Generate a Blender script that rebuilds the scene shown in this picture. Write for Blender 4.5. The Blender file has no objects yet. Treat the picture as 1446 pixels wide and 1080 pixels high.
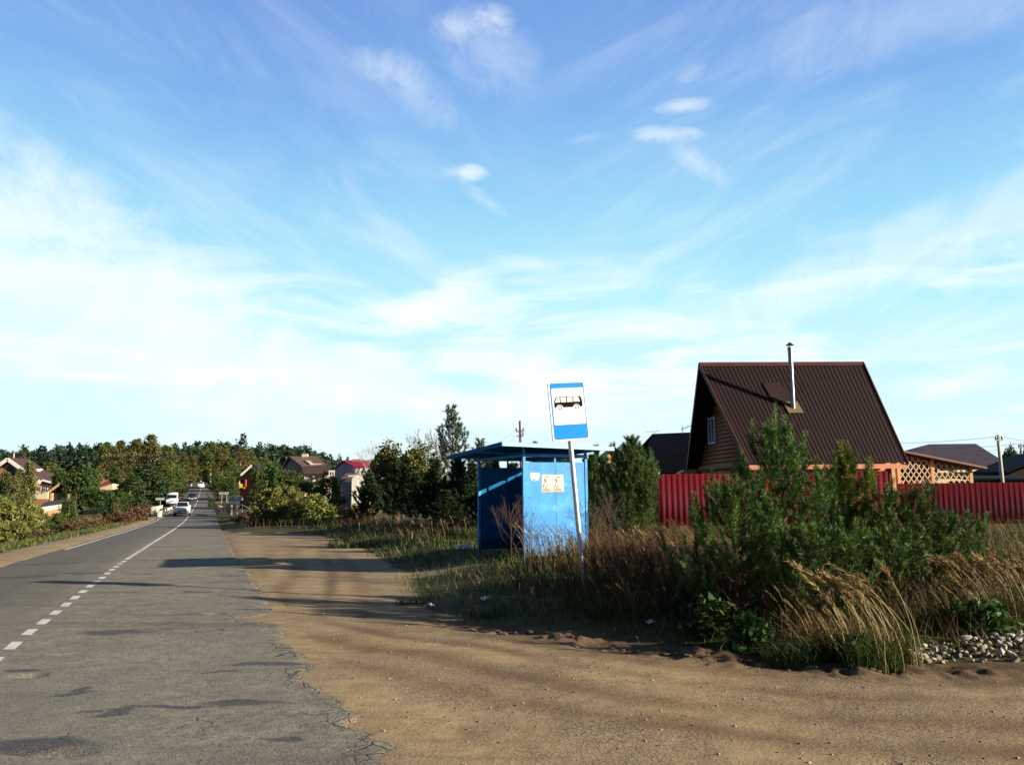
import bpy, math, random
import numpy as np
from mathutils import Vector, Matrix, Euler

R = math.radians
rng = np.random.default_rng(7)
random.seed(7)
scene = bpy.context.scene
COL = scene.collection

# ------------------------------------------------------------------ camera
FPX = 1180.0
CAMZ = 2.0
PITCH = math.atan(150 / FPX)
ROLL = R(-0.6)
cam = bpy.data.cameras.new("camera")
cam.sensor_width = 36.0
cam.lens = 36.0 * FPX / 1446.0
cam.clip_start = 0.05
cam.clip_end = 6000
camo = bpy.data.objects.new("camera", cam)
COL.objects.link(camo)
CR = Matrix.Rotation(R(90) + PITCH, 3, 'X') @ Matrix.Rotation(ROLL, 3, 'Z')
camo.matrix_world = Matrix.Translation((0, 0, CAMZ)) @ CR.to_4x4()
scene.camera = camo


def ray(px, py):
    return CR @ Vector(((px - 723) / FPX, (540 - py) / FPX, -1))


def U(px, py, Y):
    """point at world depth Y seen along the given sight line"""
    d = ray(px, py)
    t = Y / d.y
    return Vector((d.x * t, Y, CAMZ + d.z * t))


# ------------------------------------------------------------------ terrain
def smooth(a, b, x):
    t = np.clip((np.asarray(x, float) - a) / (b - a), 0, 1)
    return t * t * (3 - 2 * t)


PY = np.array([-400, -40, 0, 14, 25, 41, 60, 85, 106, 135, 159, 177, 205, 240, 280, 340, 420, 520, 700, 1000, 3000.])
PZ = np.array([0, 0, 0, 0, -.06, -.33, -.66, -.98, -.93, -.62, -.25, .35, 1.55, 3.2, 4.9, 7.2, 10.5, 14, 18, 20, 20.])


def zr(y):
    y = np.asarray(y, float)
    # smoothed piecewise profile
    o = 0
    for k in (-1.5, -.75, 0, .75, 1.5):
        w = np.clip(np.abs(y) * .05, 1, 14)
        o = o + np.interp(y + k * w, PY, PZ)
    return o / 5


def xc(y):
    y = np.asarray(y, float)
    bend = np.clip(y - 262, 0, None)
    return -2.5 - .36 * y - .004 * bend ** 2 * (bend < 90) - np.where(bend >= 90, .004 * 8100 + .72 * (bend - 90), 0)


COSR = math.cos(math.atan(.36))
# boundary between the dirt lay-by and the grass on the right
GL = np.array([(-120, 320), (-60, 170), (-38, 106), (-24.6, 69), (-17.4, 52), (-12.5, 49.5), (-9, 42), (-6, 33), (-3.9, 25), (-3.2, 22.4), (-2.2, 17.5),
               (-1.5, 14.1), (-.6, 13.1), (.34, 12.5), (1.0, 11.9), (1.6, 11.2), (2.6, 10.4), (3.66, 9.86), (4.6, 9.72), (5.8, 9.75), (9, 9.9), (16, 9.4), (60, 6.0)])


def gl_dist(x, y):
    x = np.asarray(x, float); y = np.asarray(y, float)
    best = np.full(np.broadcast(x, y).shape, 1e9)
    sgn = np.ones_like(best)
    for (ax, ay), (bx, by) in zip(GL[:-1], GL[1:]):
        dx, dy = bx - ax, by - ay
        L2 = dx * dx + dy * dy
        t = np.clip(((x - ax) * dx + (y - ay) * dy) / L2, 0, 1)
        ex, ey = x - (ax + t * dx), y - (ay + t * dy)
        d = np.sqrt(ex * ex + ey * ey)
        cr = dx * (y - ay) - dy * (x - ax)
        m = d < best
        best = np.where(m, d, best)
        sgn = np.where(m, np.where(cr >= 0, 1, -1), sgn)
    return best * sgn          # positive on the grass side


def _h(ix, iy):
    n = (ix * 374761393 + iy * 668265263) & 0xFFFFFFFF
    n = ((n ^ (n >> 13)) * 1274126177) & 0xFFFFFFFF
    return ((n ^ (n >> 16)) & 0xFFFF) / 65535.0


def vnoise(x, y):
    x = np.asarray(x, float); y = np.asarray(y, float)
    ix = np.floor(x).astype(np.int64); iy = np.floor(y).astype(np.int64)
    fx = x - ix; fy = y - iy
    fx = fx * fx * (3 - 2 * fx); fy = fy * fy * (3 - 2 * fy)
    a = _h(ix, iy); b = _h(ix + 1, iy); c = _h(ix, iy + 1); d = _h(ix + 1, iy + 1)
    return (a * (1 - fx) + b * fx) * (1 - fy) + (c * (1 - fx) + d * fx) * fy


def fbm(x, y, o=4):
    s = 0; a = .5
    for k in range(o):
        s = s + a * vnoise(x * 2 ** k + 17 * k, y * 2 ** k - 9 * k); a *= .5
    return s


def lat(x, y):
    return (x - xc(y)) * COSR


LEFTW, RIGHTW = 3.15, 3.2


def road_right(y):
    return RIGHTW / COSR + np.interp(y, [3, 6.4, 10.8, 13, 18, 28, 60], [.75, .62, .38, .3, .28, .05, 0])


def road_edge(y):
    """x of the broken right edge of the asphalt"""
    y = np.asarray(y, float)
    j = .42 * (fbm(y * 1.6, y * 0 + 3.3, 4) - .5) + .3 * (fbm(y * 5.5, y * 0 + 8.1, 3) - .5)
    j = j * np.interp(y, [3, 9, 13, 30, 60], [1.9, 1.4, .9, .4, .15])
    return xc(y) + road_right(y) + j - .55 * np.exp(-((y - 13.6) / .35) ** 2)


def H0(x, y):
    """large-scale terrain"""
    x = np.asarray(x, float); y = np.asarray(y, float)
    base = zr(y)
    t = lat(x, y)
    a = x / np.maximum(y, 60)
    hill = 1 - smooth(-.30, -.15, a)
    nr = np.exp(-(t / 22.0) ** 2)
    hill = np.maximum(hill, nr)
    base = np.where(y > 120, -.6 + (base + .6) * hill, base)
    sd = gl_dist(x, y)
    berm = .33 * smooth(0.1, 2.6, sd) + .27 * smooth(3, 16, sd)
    near = 1 - smooth(45, 90, y)
    h = base + berm * (.35 + .65 * near)
    # left valley
    left = -t
    va = smooth(5.0, 9.5, left) * .75 + smooth(10, 45, left) * 1.5
    h = h - va * (1 - smooth(170, 300, y))
    return h


def H(x, y):
    x = np.asarray(x, float); y = np.asarray(y, float)
    h = H0(x, y)
    sd = gl_dist(x, y)
    d = np.sqrt(x * x + y * y)
    fade = 1 - smooth(25, 60, d)
    t = lat(x, y)
    off = smooth(-.1, .8, x - (xc(y) + road_right(y))) + smooth(3.3, 4.4, -t)
    h = h + fade * off * (.05 * (fbm(x * .9, y * .9, 3) - .5) + .010 * (fbm(x * 3.3, y * 3.3, 2) - .5) + .020 * (fbm(x * 9, y * 9, 2) - .5) * smooth(.42, .62, fbm(x * .7 + 3, y * .7, 2)))
    # tyre ruts in the lay-by
    rut = np.sin((sd + .35 * (fbm(x * .25, y * .25, 2) - .5)) * 3.1 + .6) ** 6
    h = h - fade * .010 * rut * smooth(0, 1, -sd) * smooth(.3, 1.5, x - (xc(y) + road_right(y))) * (sd > -6)
    # eroded clods along the edge of the grass
    band = np.exp(-((sd + .28) / .42) ** 2) * smooth(-2.2, -.4, x) * (1 - smooth(4.0, 6.0, x))
    n = fbm(x * 3.2, y * 3.2, 4)
    h = h + band * (.26 * np.clip(n - .42, 0, 1) + .20 * np.clip(fbm(x * 8, y * 8, 2) - .42, 0, 1) - .05)
    return h


def Hs(x, y):
    return float(H(np.array([x]), np.array([y]))[0])


# ------------------------------------------------------------------ tagging and mesh helpers
def tag(o, label=None, cat=None, group=None, kind=None):
    if label: o['label'] = label
    if cat: o['category'] = cat
    if group: o['group'] = group
    if kind: o['kind'] = kind
    return o


def empty(name, loc=(0, 0, 0), rz=0.0):
    o = bpy.data.objects.new(name, None)
    COL.objects.link(o)
    o.location = loc
    o.rotation_euler = (0, 0, rz)
    o.empty_display_size = .2
    return o


def mesh_np(name, V, F, mat, parent=None, col=None, loc=(0, 0, 0), smooth_=False):
    V = np.asarray(V, np.float32).reshape(-1, 3)
    F = np.asarray(F, np.int32)
    k = F.shape[1]
    me = bpy.data.meshes.new(name)
    me.vertices.add(len(V)); me.vertices.foreach_set('co', V.ravel())
    me.loops.add(F.size); me.loops.foreach_set('vertex_index', F.ravel())
    me.polygons.add(len(F))
    me.polygons.foreach_set('loop_start', np.arange(0, F.size, k, dtype=np.int32))
    if smooth_:
        me.polygons.foreach_set('use_smooth', np.ones(len(F), bool))
    if col is not None:
        at = me.attributes.new('Col', 'FLOAT_COLOR', 'POINT')
        c4 = np.ones((len(V), 4), np.float32); c4[:, :3] = col
        at.data.foreach_set('color', c4.ravel())
    me.update(calc_edges=True)
    me.materials.append(mat)
    o = bpy.data.objects.new(name, me)
    COL.objects.link(o)
    o.parent = parent
    o.location = loc
    return o


class MB:
    """collects simple solids; origin is subtracted so world points can be used"""
    def __init__(s, origin=(0, 0, 0)):
        s.v = []; s.f = []; s.o = Vector(origin)

    def add(s, vs, fs):
        n = len(s.v)
        s.v += [Vector(p) - s.o for p in vs]
        s.f += [tuple(i + n for i in f) for f in fs]

    def box(s, a, b):
        (x0, y0, z0), (x1, y1, z1) = a, b
        s.hexa([(x0, y0, z0), (x1, y0, z0), (x1, y1, z0), (x0, y1, z0), (x0, y0, z1), (x1, y0, z1), (x1, y1, z1), (x0, y1, z1)])

    def hexa(s, p):
        s.add(p, [(0, 3, 2, 1), (4, 5, 6, 7), (0, 1, 5, 4), (1, 2, 6, 5), (2, 3, 7, 6), (3, 0, 4, 7)])

    def slab(s, quad, th, up=None):
        """quad of four points thickened by th along its normal (downwards)"""
        q = [Vector(p) for p in quad]
        n = (q[1] - q[0]).cross(q[3] - q[0]).normalized() if up is None else Vector(up)
        s.hexa([p - n * th for p in q] + q)

    def bar(s, a, b, w, h, up=(0, 0, 1)):
        a = Vector(a); b = Vector(b)
        d = (b - a).normalized()
        u = Vector(up)
        if abs(d.dot(u)) > .98: u = Vector((0, 1, 0))
        x = d.cross(u).normalized() * w / 2
        z = x.cross(d).normalized() * h / 2
        s.hexa([a - x - z, b - x - z, b + x - z, a + x - z, a - x + z, b - x + z, b + x + z, a + x + z])

    def tube(s, pts, rad, n=8, cap=True):
        pts = [Vector(p) for p in pts]
        if not hasattr(rad, '__len__'): rad = [rad] * len(pts)
        vs = []; fs = []
        prev = None
        for i, p in enumerate(pts):
            d = (pts[min(i + 1, len(pts) - 1)] - pts[max(i - 1, 0)]).normalized()
            if prev is None:
                u = Vector((1, 0, 0)) if abs(d.x) < .8 else Vector((0, 1, 0))
            else:
                u = prev
            u = (u - d * u.dot(d)).normalized(); prev = u
            w = d.cross(u)
            for k in range(n):
                a = 2 * math.pi * k / n
                vs.append(p + (u * math.cos(a) + w * math.sin(a)) * rad[i])
        for i in range(len(pts) - 1):
            for k in range(n):
                a = i * n + k; b = i * n + (k + 1) % n
                fs.append((a, b, b + n, a + n))
        if cap:
            fs.append(tuple(range(n - 1, -1, -1)))
            fs.append(tuple((len(pts) - 1) * n + k for k in range(n)))
        s.add(vs, fs)

    def prism(s, poly, d):
        """polygon (list of points) extruded by the vector d"""
        p = [Vector(q) for q in poly]; d = Vector(d)
        n = len(p)
        s.add(p + [q + d for q in p], [tuple(range(n - 1, -1, -1)), tuple(range(n, 2 * n))] + [(i, (i + 1) % n, n + (i + 1) % n, n + i) for i in range(n)])

    def build(s, name, mat, parent=None, bevel=0, smooth_=False, loc=None):
        me = bpy.data.meshes.new(name)
        me.from_pydata([tuple(p) for p in s.v], [], s.f)
        me.update()
        import bmesh
        bm = bmesh.new(); bm.from_mesh(me)
        bmesh.ops.recalc_face_normals(bm, faces=bm.faces)
        if bevel:
            bmesh.ops.bevel(bm, geom=[e for e in bm.edges if e.calc_face_angle(0) > .5], offset=bevel, segments=2, affect='EDGES', clamp_overlap=True)
        bm.to_mesh(me); bm.free()
        if smooth_:
            for p in me.polygons: p.use_smooth = True
        me.materials.append(mat)
        o = bpy.data.objects.new(name, me)
        COL.objects.link(o)
        o.parent = parent
        if loc is not None: o.location = loc
        return o


def copy_tree(o, parent=None):
    c = o.copy(); COL.objects.link(c); c.parent = parent
    for ch in list(o.children): copy_tree(ch, c)
    return c


# ------------------------------------------------------------------ materials
MATS = {}


class NT:
    def __init__(s, nt):
        s.t = nt; s.n = nt.nodes; s.l = nt.links

    def new(s, typ, **kw):
        n = s.n.new(typ)
        for k, v in kw.items():
            if k in n.inputs: s.put(n, k, v)
            else: setattr(n, k, v)
        return n

    def put(s, n, k, v):
        i = n.inputs[k]
        if hasattr(v, 'node'): s.l.new(v, i)
        else: i.default_value = v

    def m(s, op, a, b=0.0, c=0.0, clamp=False):
        n = s.n.new('ShaderNodeMath'); n.operation = op; n.use_clamp = clamp
        for i, v in enumerate((a, b, c)): s.put(n, i, v)
        return n.outputs[0]

    def vm(s, op, a, b=(0, 0, 0), out=0):
        n = s.n.new('ShaderNodeVectorMath'); n.operation = op
        s.put(n, 0, a); s.put(n, 1, b)
        return n.outputs[out]

    def noise(s, vec, scale, detail=4, rough=.55, dist=0.0):
        n = s.n.new('ShaderNodeTexNoise')
        if vec is not None: s.l.new(vec, n.inputs['Vector'])
        n.inputs['Scale'].default_value = scale; n.inputs['Detail'].default_value = detail
        n.inputs['Roughness'].default_value = rough; n.inputs['Distortion'].default_value = dist
        return n.outputs['Fac']

    def ramp(s, fac, stops, interp='LINEAR'):
        n = s.n.new('ShaderNodeValToRGB'); n.color_ramp.interpolation = interp
        e = n.color_ramp.elements
        while len(e) < len(stops): e.new(.5)
        for el, (p, c) in zip(e, stops):
            el.position = p
            el.color = (c, c, c, 1) if not hasattr(c, '__len__') else (*c, 1)
        s.put(n, 'Fac', fac)
        return n.outputs['Color']

    def mix(s, fac, a, b, blend='MIX'):
        n = s.n.new('ShaderNodeMix'); n.data_type = 'RGBA'; n.blend_type = blend
        s.put(n, 'Factor', fac)
        for k, v in ((6, a), (7, b)):
            if hasattr(v, 'node'): s.l.new(v, n.inputs[k])
            else: n.inputs[k].default_value = (*v, 1) if len(v) == 3 else v
        return n.outputs[2]

    def smooth(s, x, a, b):
        n = s.n.new('ShaderNodeMapRange'); n.interpolation_type = 'SMOOTHSTEP'
        s.put(n, 'Value', x); s.put(n, 'From Min', a); s.put(n, 'From Max', b)
        return n.outputs[0]

    def coord(s, what='Object', scale=None):
        o = s.n.new('ShaderNodeTexCoord').outputs[what]
        if scale is not None:
            mp = s.n.new('ShaderNodeMapping'); mp.inputs['Scale'].default_value = scale
            s.l.new(o, mp.inputs['Vector']); o = mp.outputs[0]
        return o

    def pos(s):
        return s.n.new('ShaderNodeNewGeometry').outputs['Position']

    def bump(s, h, strength=.4, dist=.02):
        n = s.n.new('ShaderNodeBump'); n.inputs['Strength'].default_value = strength; n.inputs['Distance'].default_value = dist
        s.l.new(h, n.inputs['Height'])
        return n.outputs[0]

    def attr(s, name, out='Color'):
        n = s.n.new('ShaderNodeAttribute'); n.attribute_name = name
        return n.outputs[out]


def newmat(name):
    m = bpy.data.materials.new(name); m.use_nodes = True
    k = NT(m.node_tree)
    b = k.n['Principled BSDF']
    return m, k, b


def plain(name, c, rough=.6, metal=0.0, var=.18, scale=6.0, bump=0.0, dirt=None, spec=.5):
    """painted or raw surface with a little uneven wear"""
    if name in MATS: return MATS[name]
    m, k, b = newmat(name)
    co = k.coord('Object')
    n = k.noise(co, scale, 5, .6)
    n2 = k.noise(co, scale * 7, 3, .6)
    f = k.m('ADD', k.m('MULTIPLY', n, .7), k.m('MULTIPLY', n2, .3))
    lo = tuple(x * (1 - var) for x in c); hi = tuple(min(1, x * (1 + var)) for x in c)
    colr = k.ramp(f, [(.3, lo), (.7, hi)])
    if dirt:
        colr = k.mix(k.smooth(k.noise(co, scale * 1.7, 6, .7), .52, .72), colr, dirt)
    k.put(b, 'Base Color', colr)
    k.put(b, 'Roughness', k.m('ADD', rough - .08, k.m('MULTIPLY', n, .16)))
    b.inputs['Metallic'].default_value = metal
    b.inputs['Specular IOR Level'].default_value = spec
    if bump: k.put(b, 'Normal', k.bump(n2, bump, .01))
    MATS[name] = m
    return m


def leafmat(name, tr=.25, rough=.55, spec=.25):
    """leaf and blade colour comes from the mesh; each plant shifts a little"""
    m, k, b = newmat(name)
    c = k.attr('Col')
    rnd = k.n.new('ShaderNodeObjectInfo').outputs['Random']
    hsv = k.n.new('ShaderNodeHueSaturation')
    k.put(hsv, 'Hue', k.m('ADD', .488, k.m('MULTIPLY', rnd, .024)))
    k.put(hsv, 'Value', k.m('ADD', .85, k.m('MULTIPLY', rnd, .3)))
    k.put(hsv, 'Color', c)
    k.put(b, 'Base Color', hsv.outputs[0])
    b.inputs['Roughness'].default_value = rough
    b.inputs['Specular IOR Level'].default_value = spec
    t = k.n.new('ShaderNodeBsdfTranslucent'); k.put(t, 'Color', hsv.outputs[0])
    mx = k.n.new('ShaderNodeMixShader'); mx.inputs[0].default_value = tr
    k.l.new(b.outputs[0], mx.inputs[1]); k.l.new(t.outputs[0], mx.inputs[2])
    k.l.new(mx.outputs[0], k.n['Material Output'].inputs['Surface'])
    return m


LEAF = leafmat('leaf')
NEEDLE = leafmat('needle', .12, .5, .3)
GRASS = leafmat('grass_blade', .22, .6, .2)
BARK = plain('bark', (.09, .06, .04), .9, 0, .4, 14, .5)
PBARK = plain('pine_bark', (.17, .08, .04), .9, 0, .4, 12, .5)
BIRCH = plain('birch_bark', (.55, .52, .46), .8, 0, .25, 9, .2, dirt=(.05, .04, .035))
TWIG = plain('dry_twig', (.06, .036, .022), .9, 0, .3, 20)


def ground_material():
    m, k, b = newmat('ground')
    p = k.pos()
    zone = k.m('MULTIPLY', k.attr('zone', 'Fac'), 1.0)
    damp = k.attr('damp', 'Fac')
    track = k.attr('track', 'Fac')
    n1 = k.noise(p, .6, 5, .6); n2 = k.noise(p, 4, 6, .65); n3 = k.noise(p, 28, 4, .7); n4 = k.noise(p, 90, 2, .6)
    st = k.n.new('ShaderNodeMapping'); st.inputs['Rotation'].default_value = (0, 0, R(32)); st.inputs['Scale'].default_value = (.5, 3.2, 1)
    k.l.new(p, st.inputs['Vector'])
    ns = k.noise(st.outputs[0], 1.1, 5, .6, .4)
    dirt = k.ramp(k.m('ADD', k.m('MULTIPLY', n1, .45), k.m('MULTIPLY', n2, .55)), [(.3, (.225, .158, .084)), (.5, (.355, .262, .145)), (.70, (.45, .345, .20))])
    dirt = k.mix(k.m('MULTIPLY', k.smooth(ns, .46, .72), .4), dirt, (.17, .1, .05))
    dirt = k.mix(k.m('MULTIPLY', k.smooth(n3, .56, .78), .5), dirt, (.13, .085, .05))
    dirt = k.mix(k.m('MULTIPLY', k.smooth(n4, .62, .75), .35), dirt, (.46, .38, .27))
    grv = k.smooth(k.noise(p, .4, 4, .6), .42, .56)
    n5 = k.noise(p, 45, 3, .7)
    dirt = k.mix(k.m('MULTIPLY', grv, k.smooth(n5, .5, .62)), dirt, (.36, .29, .2))
    dirt = k.mix(k.m('MULTIPLY', grv, k.m('MULTIPLY', k.smooth(n5, .5, .4), .8)), dirt, (.085, .06, .038))
    dirt = k.mix(k.m('MULTIPLY', grv, .10), dirt, (.2, .155, .1))
    dirt = k.mix(k.m('MULTIPLY', track, .8), dirt, (.14, .088, .048))
    dirt = k.mix(k.m('MULTIPLY', damp, .85), dirt, (.075, .045, .027))
    soil = k.ramp(k.m('ADD', k.m('MULTIPLY', n2, .5), k.m('MULTIPLY', n1, .5)), [(.3, (.035, .045, .014)), (.5, (.075, .07, .026)), (.72, (.15, .115, .05))])
    fz = k.smooth(k.m('ADD', zone, k.m('MULTIPLY', k.m('SUBTRACT', n2, .5), .9)), .35, .65)
    k.put(b, 'Base Color', k.mix(fz, dirt, soil))
    b.inputs['Roughness'].default_value = .95
    b.inputs['Specular IOR Level'].default_value = .15
    hh = k.m('ADD', k.m('MULTIPLY', n3, .6), k.m('ADD', k.m('MULTIPLY', n4, .25), n2))
    k.put(b, 'Normal', k.bump(hh, .55, .03))
    return m


def road_material():
    m, k, b = newmat('asphalt')
    p = k.pos()
    n1 = k.noise(p, .35, 5, .6); n2 = k.noise(p, 2.2, 6, .65); n3 = k.noise(p, 60, 3, .75); n4 = k.noise(p, 160, 2, .6)
    mp = k.n.new('ShaderNodeMapping'); mp.inputs['Rotation'].default_value = (0, 0, R(-70)); mp.inputs['Scale'].default_value = (.22, 1.5, 1)
    k.l.new(p, mp.inputs['Vector'])
    ns = k.noise(mp.outputs[0], 1.0, 5, .6, .6)
    patch = k.attr('patch', 'Fac')
    light = k.attr('light', 'Fac')
    edge = k.attr('edge', 'Fac')
    dark = k.attr('dark', 'Fac')
    n6 = k.noise(p, 9, 5, .7); n7 = k.noise(p, 34, 4, .75)
    c = k.ramp(k.m('ADD', k.m('MULTIPLY', n1, .4), k.m('MULTIPLY', n2, .6)), [(.32, (.17, .158, .122)), (.5, (.255, .232, .178)), (.68, (.35, .315, .235))])
    c = k.mix(k.m('MULTIPLY', k.smooth(n6, .44, .64), .6), c, (.11, .108, .092))
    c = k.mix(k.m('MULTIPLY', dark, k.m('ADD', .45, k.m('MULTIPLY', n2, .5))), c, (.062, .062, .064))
    c = k.mix(k.m('MULTIPLY', k.smooth(ns, .52, .68), .5), c, (.07, .07, .066))
    c = k.mix(k.m('MULTIPLY', light, .55), c, (.20, .20, .165))
    c = k.mix(k.m('MULTIPLY', k.smooth(k.m('ADD', patch, k.m('MULTIPLY', k.m('SUBTRACT', n2, .5), .8)), .2, .65), .92), c, (.042, .046, .056))
    c = k.mix(k.m('MULTIPLY', k.smooth(n7, .5, .62), .6), c, (.055, .052, .046))
    c = k.mix(k.m('MULTIPLY', k.smooth(n3, .52, .64), .55), c, (.34, .315, .25))
    c = k.mix(k.m('MULTIPLY', k.smooth(n4, .54, .66), .4), c, (.05, .048, .045))
    # cracks
    vo = k.n.new('ShaderNodeTexVoronoi'); vo.feature = 'DISTANCE_TO_EDGE'; vo.inputs['Scale'].default_value = 1.35
    dn = k.n.new('ShaderNodeTexNoise'); dn.inputs['Scale'].default_value = 2.5; dn.inputs['Detail'].default_value = 4
    k.l.new(p, dn.inputs['Vector'])
    off = k.vm('MULTIPLY', k.vm('SUBTRACT', dn.outputs['Color'], (.5, .5, .5)), (.55, .55, 0))
    k.l.new(k.vm('ADD', p, off), vo.inputs['Vector'])
    crk = k.m('MULTIPLY', k.m('SUBTRACT', 1.0, k.smooth(vo.outputs['Distance'], .003, .014)), k.smooth(k.m('ADD', k.noise(p, .5, 3, .6), k.m('MULTIPLY', edge, .35)), .54, .7))
    v2 = k.n.new('ShaderNodeTexVoronoi'); v2.feature = 'DISTANCE_TO_EDGE'; v2.inputs['Scale'].default_value = 5.5
    k.l.new(k.vm('ADD', p, k.vm('MULTIPLY', off, (.5, .5, 0))), v2.inputs['Vector'])
    crk = k.m('MAXIMUM', crk, k.m('MULTIPLY', k.m('SUBTRACT', 1.0, k.smooth(v2.outputs['Distance'], .01, .07)), k.smooth(k.m('ADD', edge, k.m('MULTIPLY', k.m('SUBTRACT', k.noise(p, 1.2, 3, .6), .5), 1.8)), .5, .85)))
    c = k.mix(k.m('MULTIPLY', crk, .75), c, (.03, .027, .024))
    # sand blown over the broken edge
    sand = k.smooth(k.m('ADD', edge, k.m('MULTIPLY', k.m('SUBTRACT', n2, .5), 1.1)), .72, 1.0)
    c = k.mix(k.m('MULTIPLY', sand, .6), c, (.3, .215, .125))
    k.put(b, 'Base Color', c)
    k.put(b, 'Roughness', k.m('SUBTRACT', .93, k.m('MULTIPLY', patch, .2)))
    b.inputs['Specular IOR Level'].default_value = .25
    h = k.m('SUBTRACT', k.m('ADD', k.m('MULTIPLY', n3, .6), k.m('ADD', k.m('MULTIPLY', n7, .8), k.m('MULTIPLY', n6, .8))), k.m('MULTIPLY', crk, 1.0))
    k.put(b, 'Normal', k.bump(h, .9, .02))
    return m


def paint_material():
    m, k, b = newmat('road_paint')
    p = k.pos()
    c = k.ramp(k.noise(p, 5, 6, .7), [(.3, (.5, .48, .44)), (.7, (.78, .77, .73))])
    c = k.mix(k.smooth(k.noise(p, 16, 5, .75), .56, .66), c, (.13, .12, .11))
    k.put(b, 'Base Color', c); b.inputs['Roughness'].default_value = .8
    return m


# ------------------------------------------------------------------ world and sun
SUN_AZ = R(21.5)      # behind the line to the right
SUN_EL = R(17)
sdir = Vector((math.cos(SUN_EL) * math.cos(SUN_AZ), -math.cos(SUN_EL) * math.sin(SUN_AZ), math.sin(SUN_EL)))
sl = bpy.data.lights.new("sun", 'SUN'); sl.energy = 5.0; sl.angle = R(.5); sl.color = (1.0, .88, .70)
so = bpy.data.objects.new("sun", sl); COL.objects.link(so)
so.rotation_euler = sdir.to_track_quat('Z', 'Y').to_euler()
so.location = (40, -15, 30)


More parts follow.
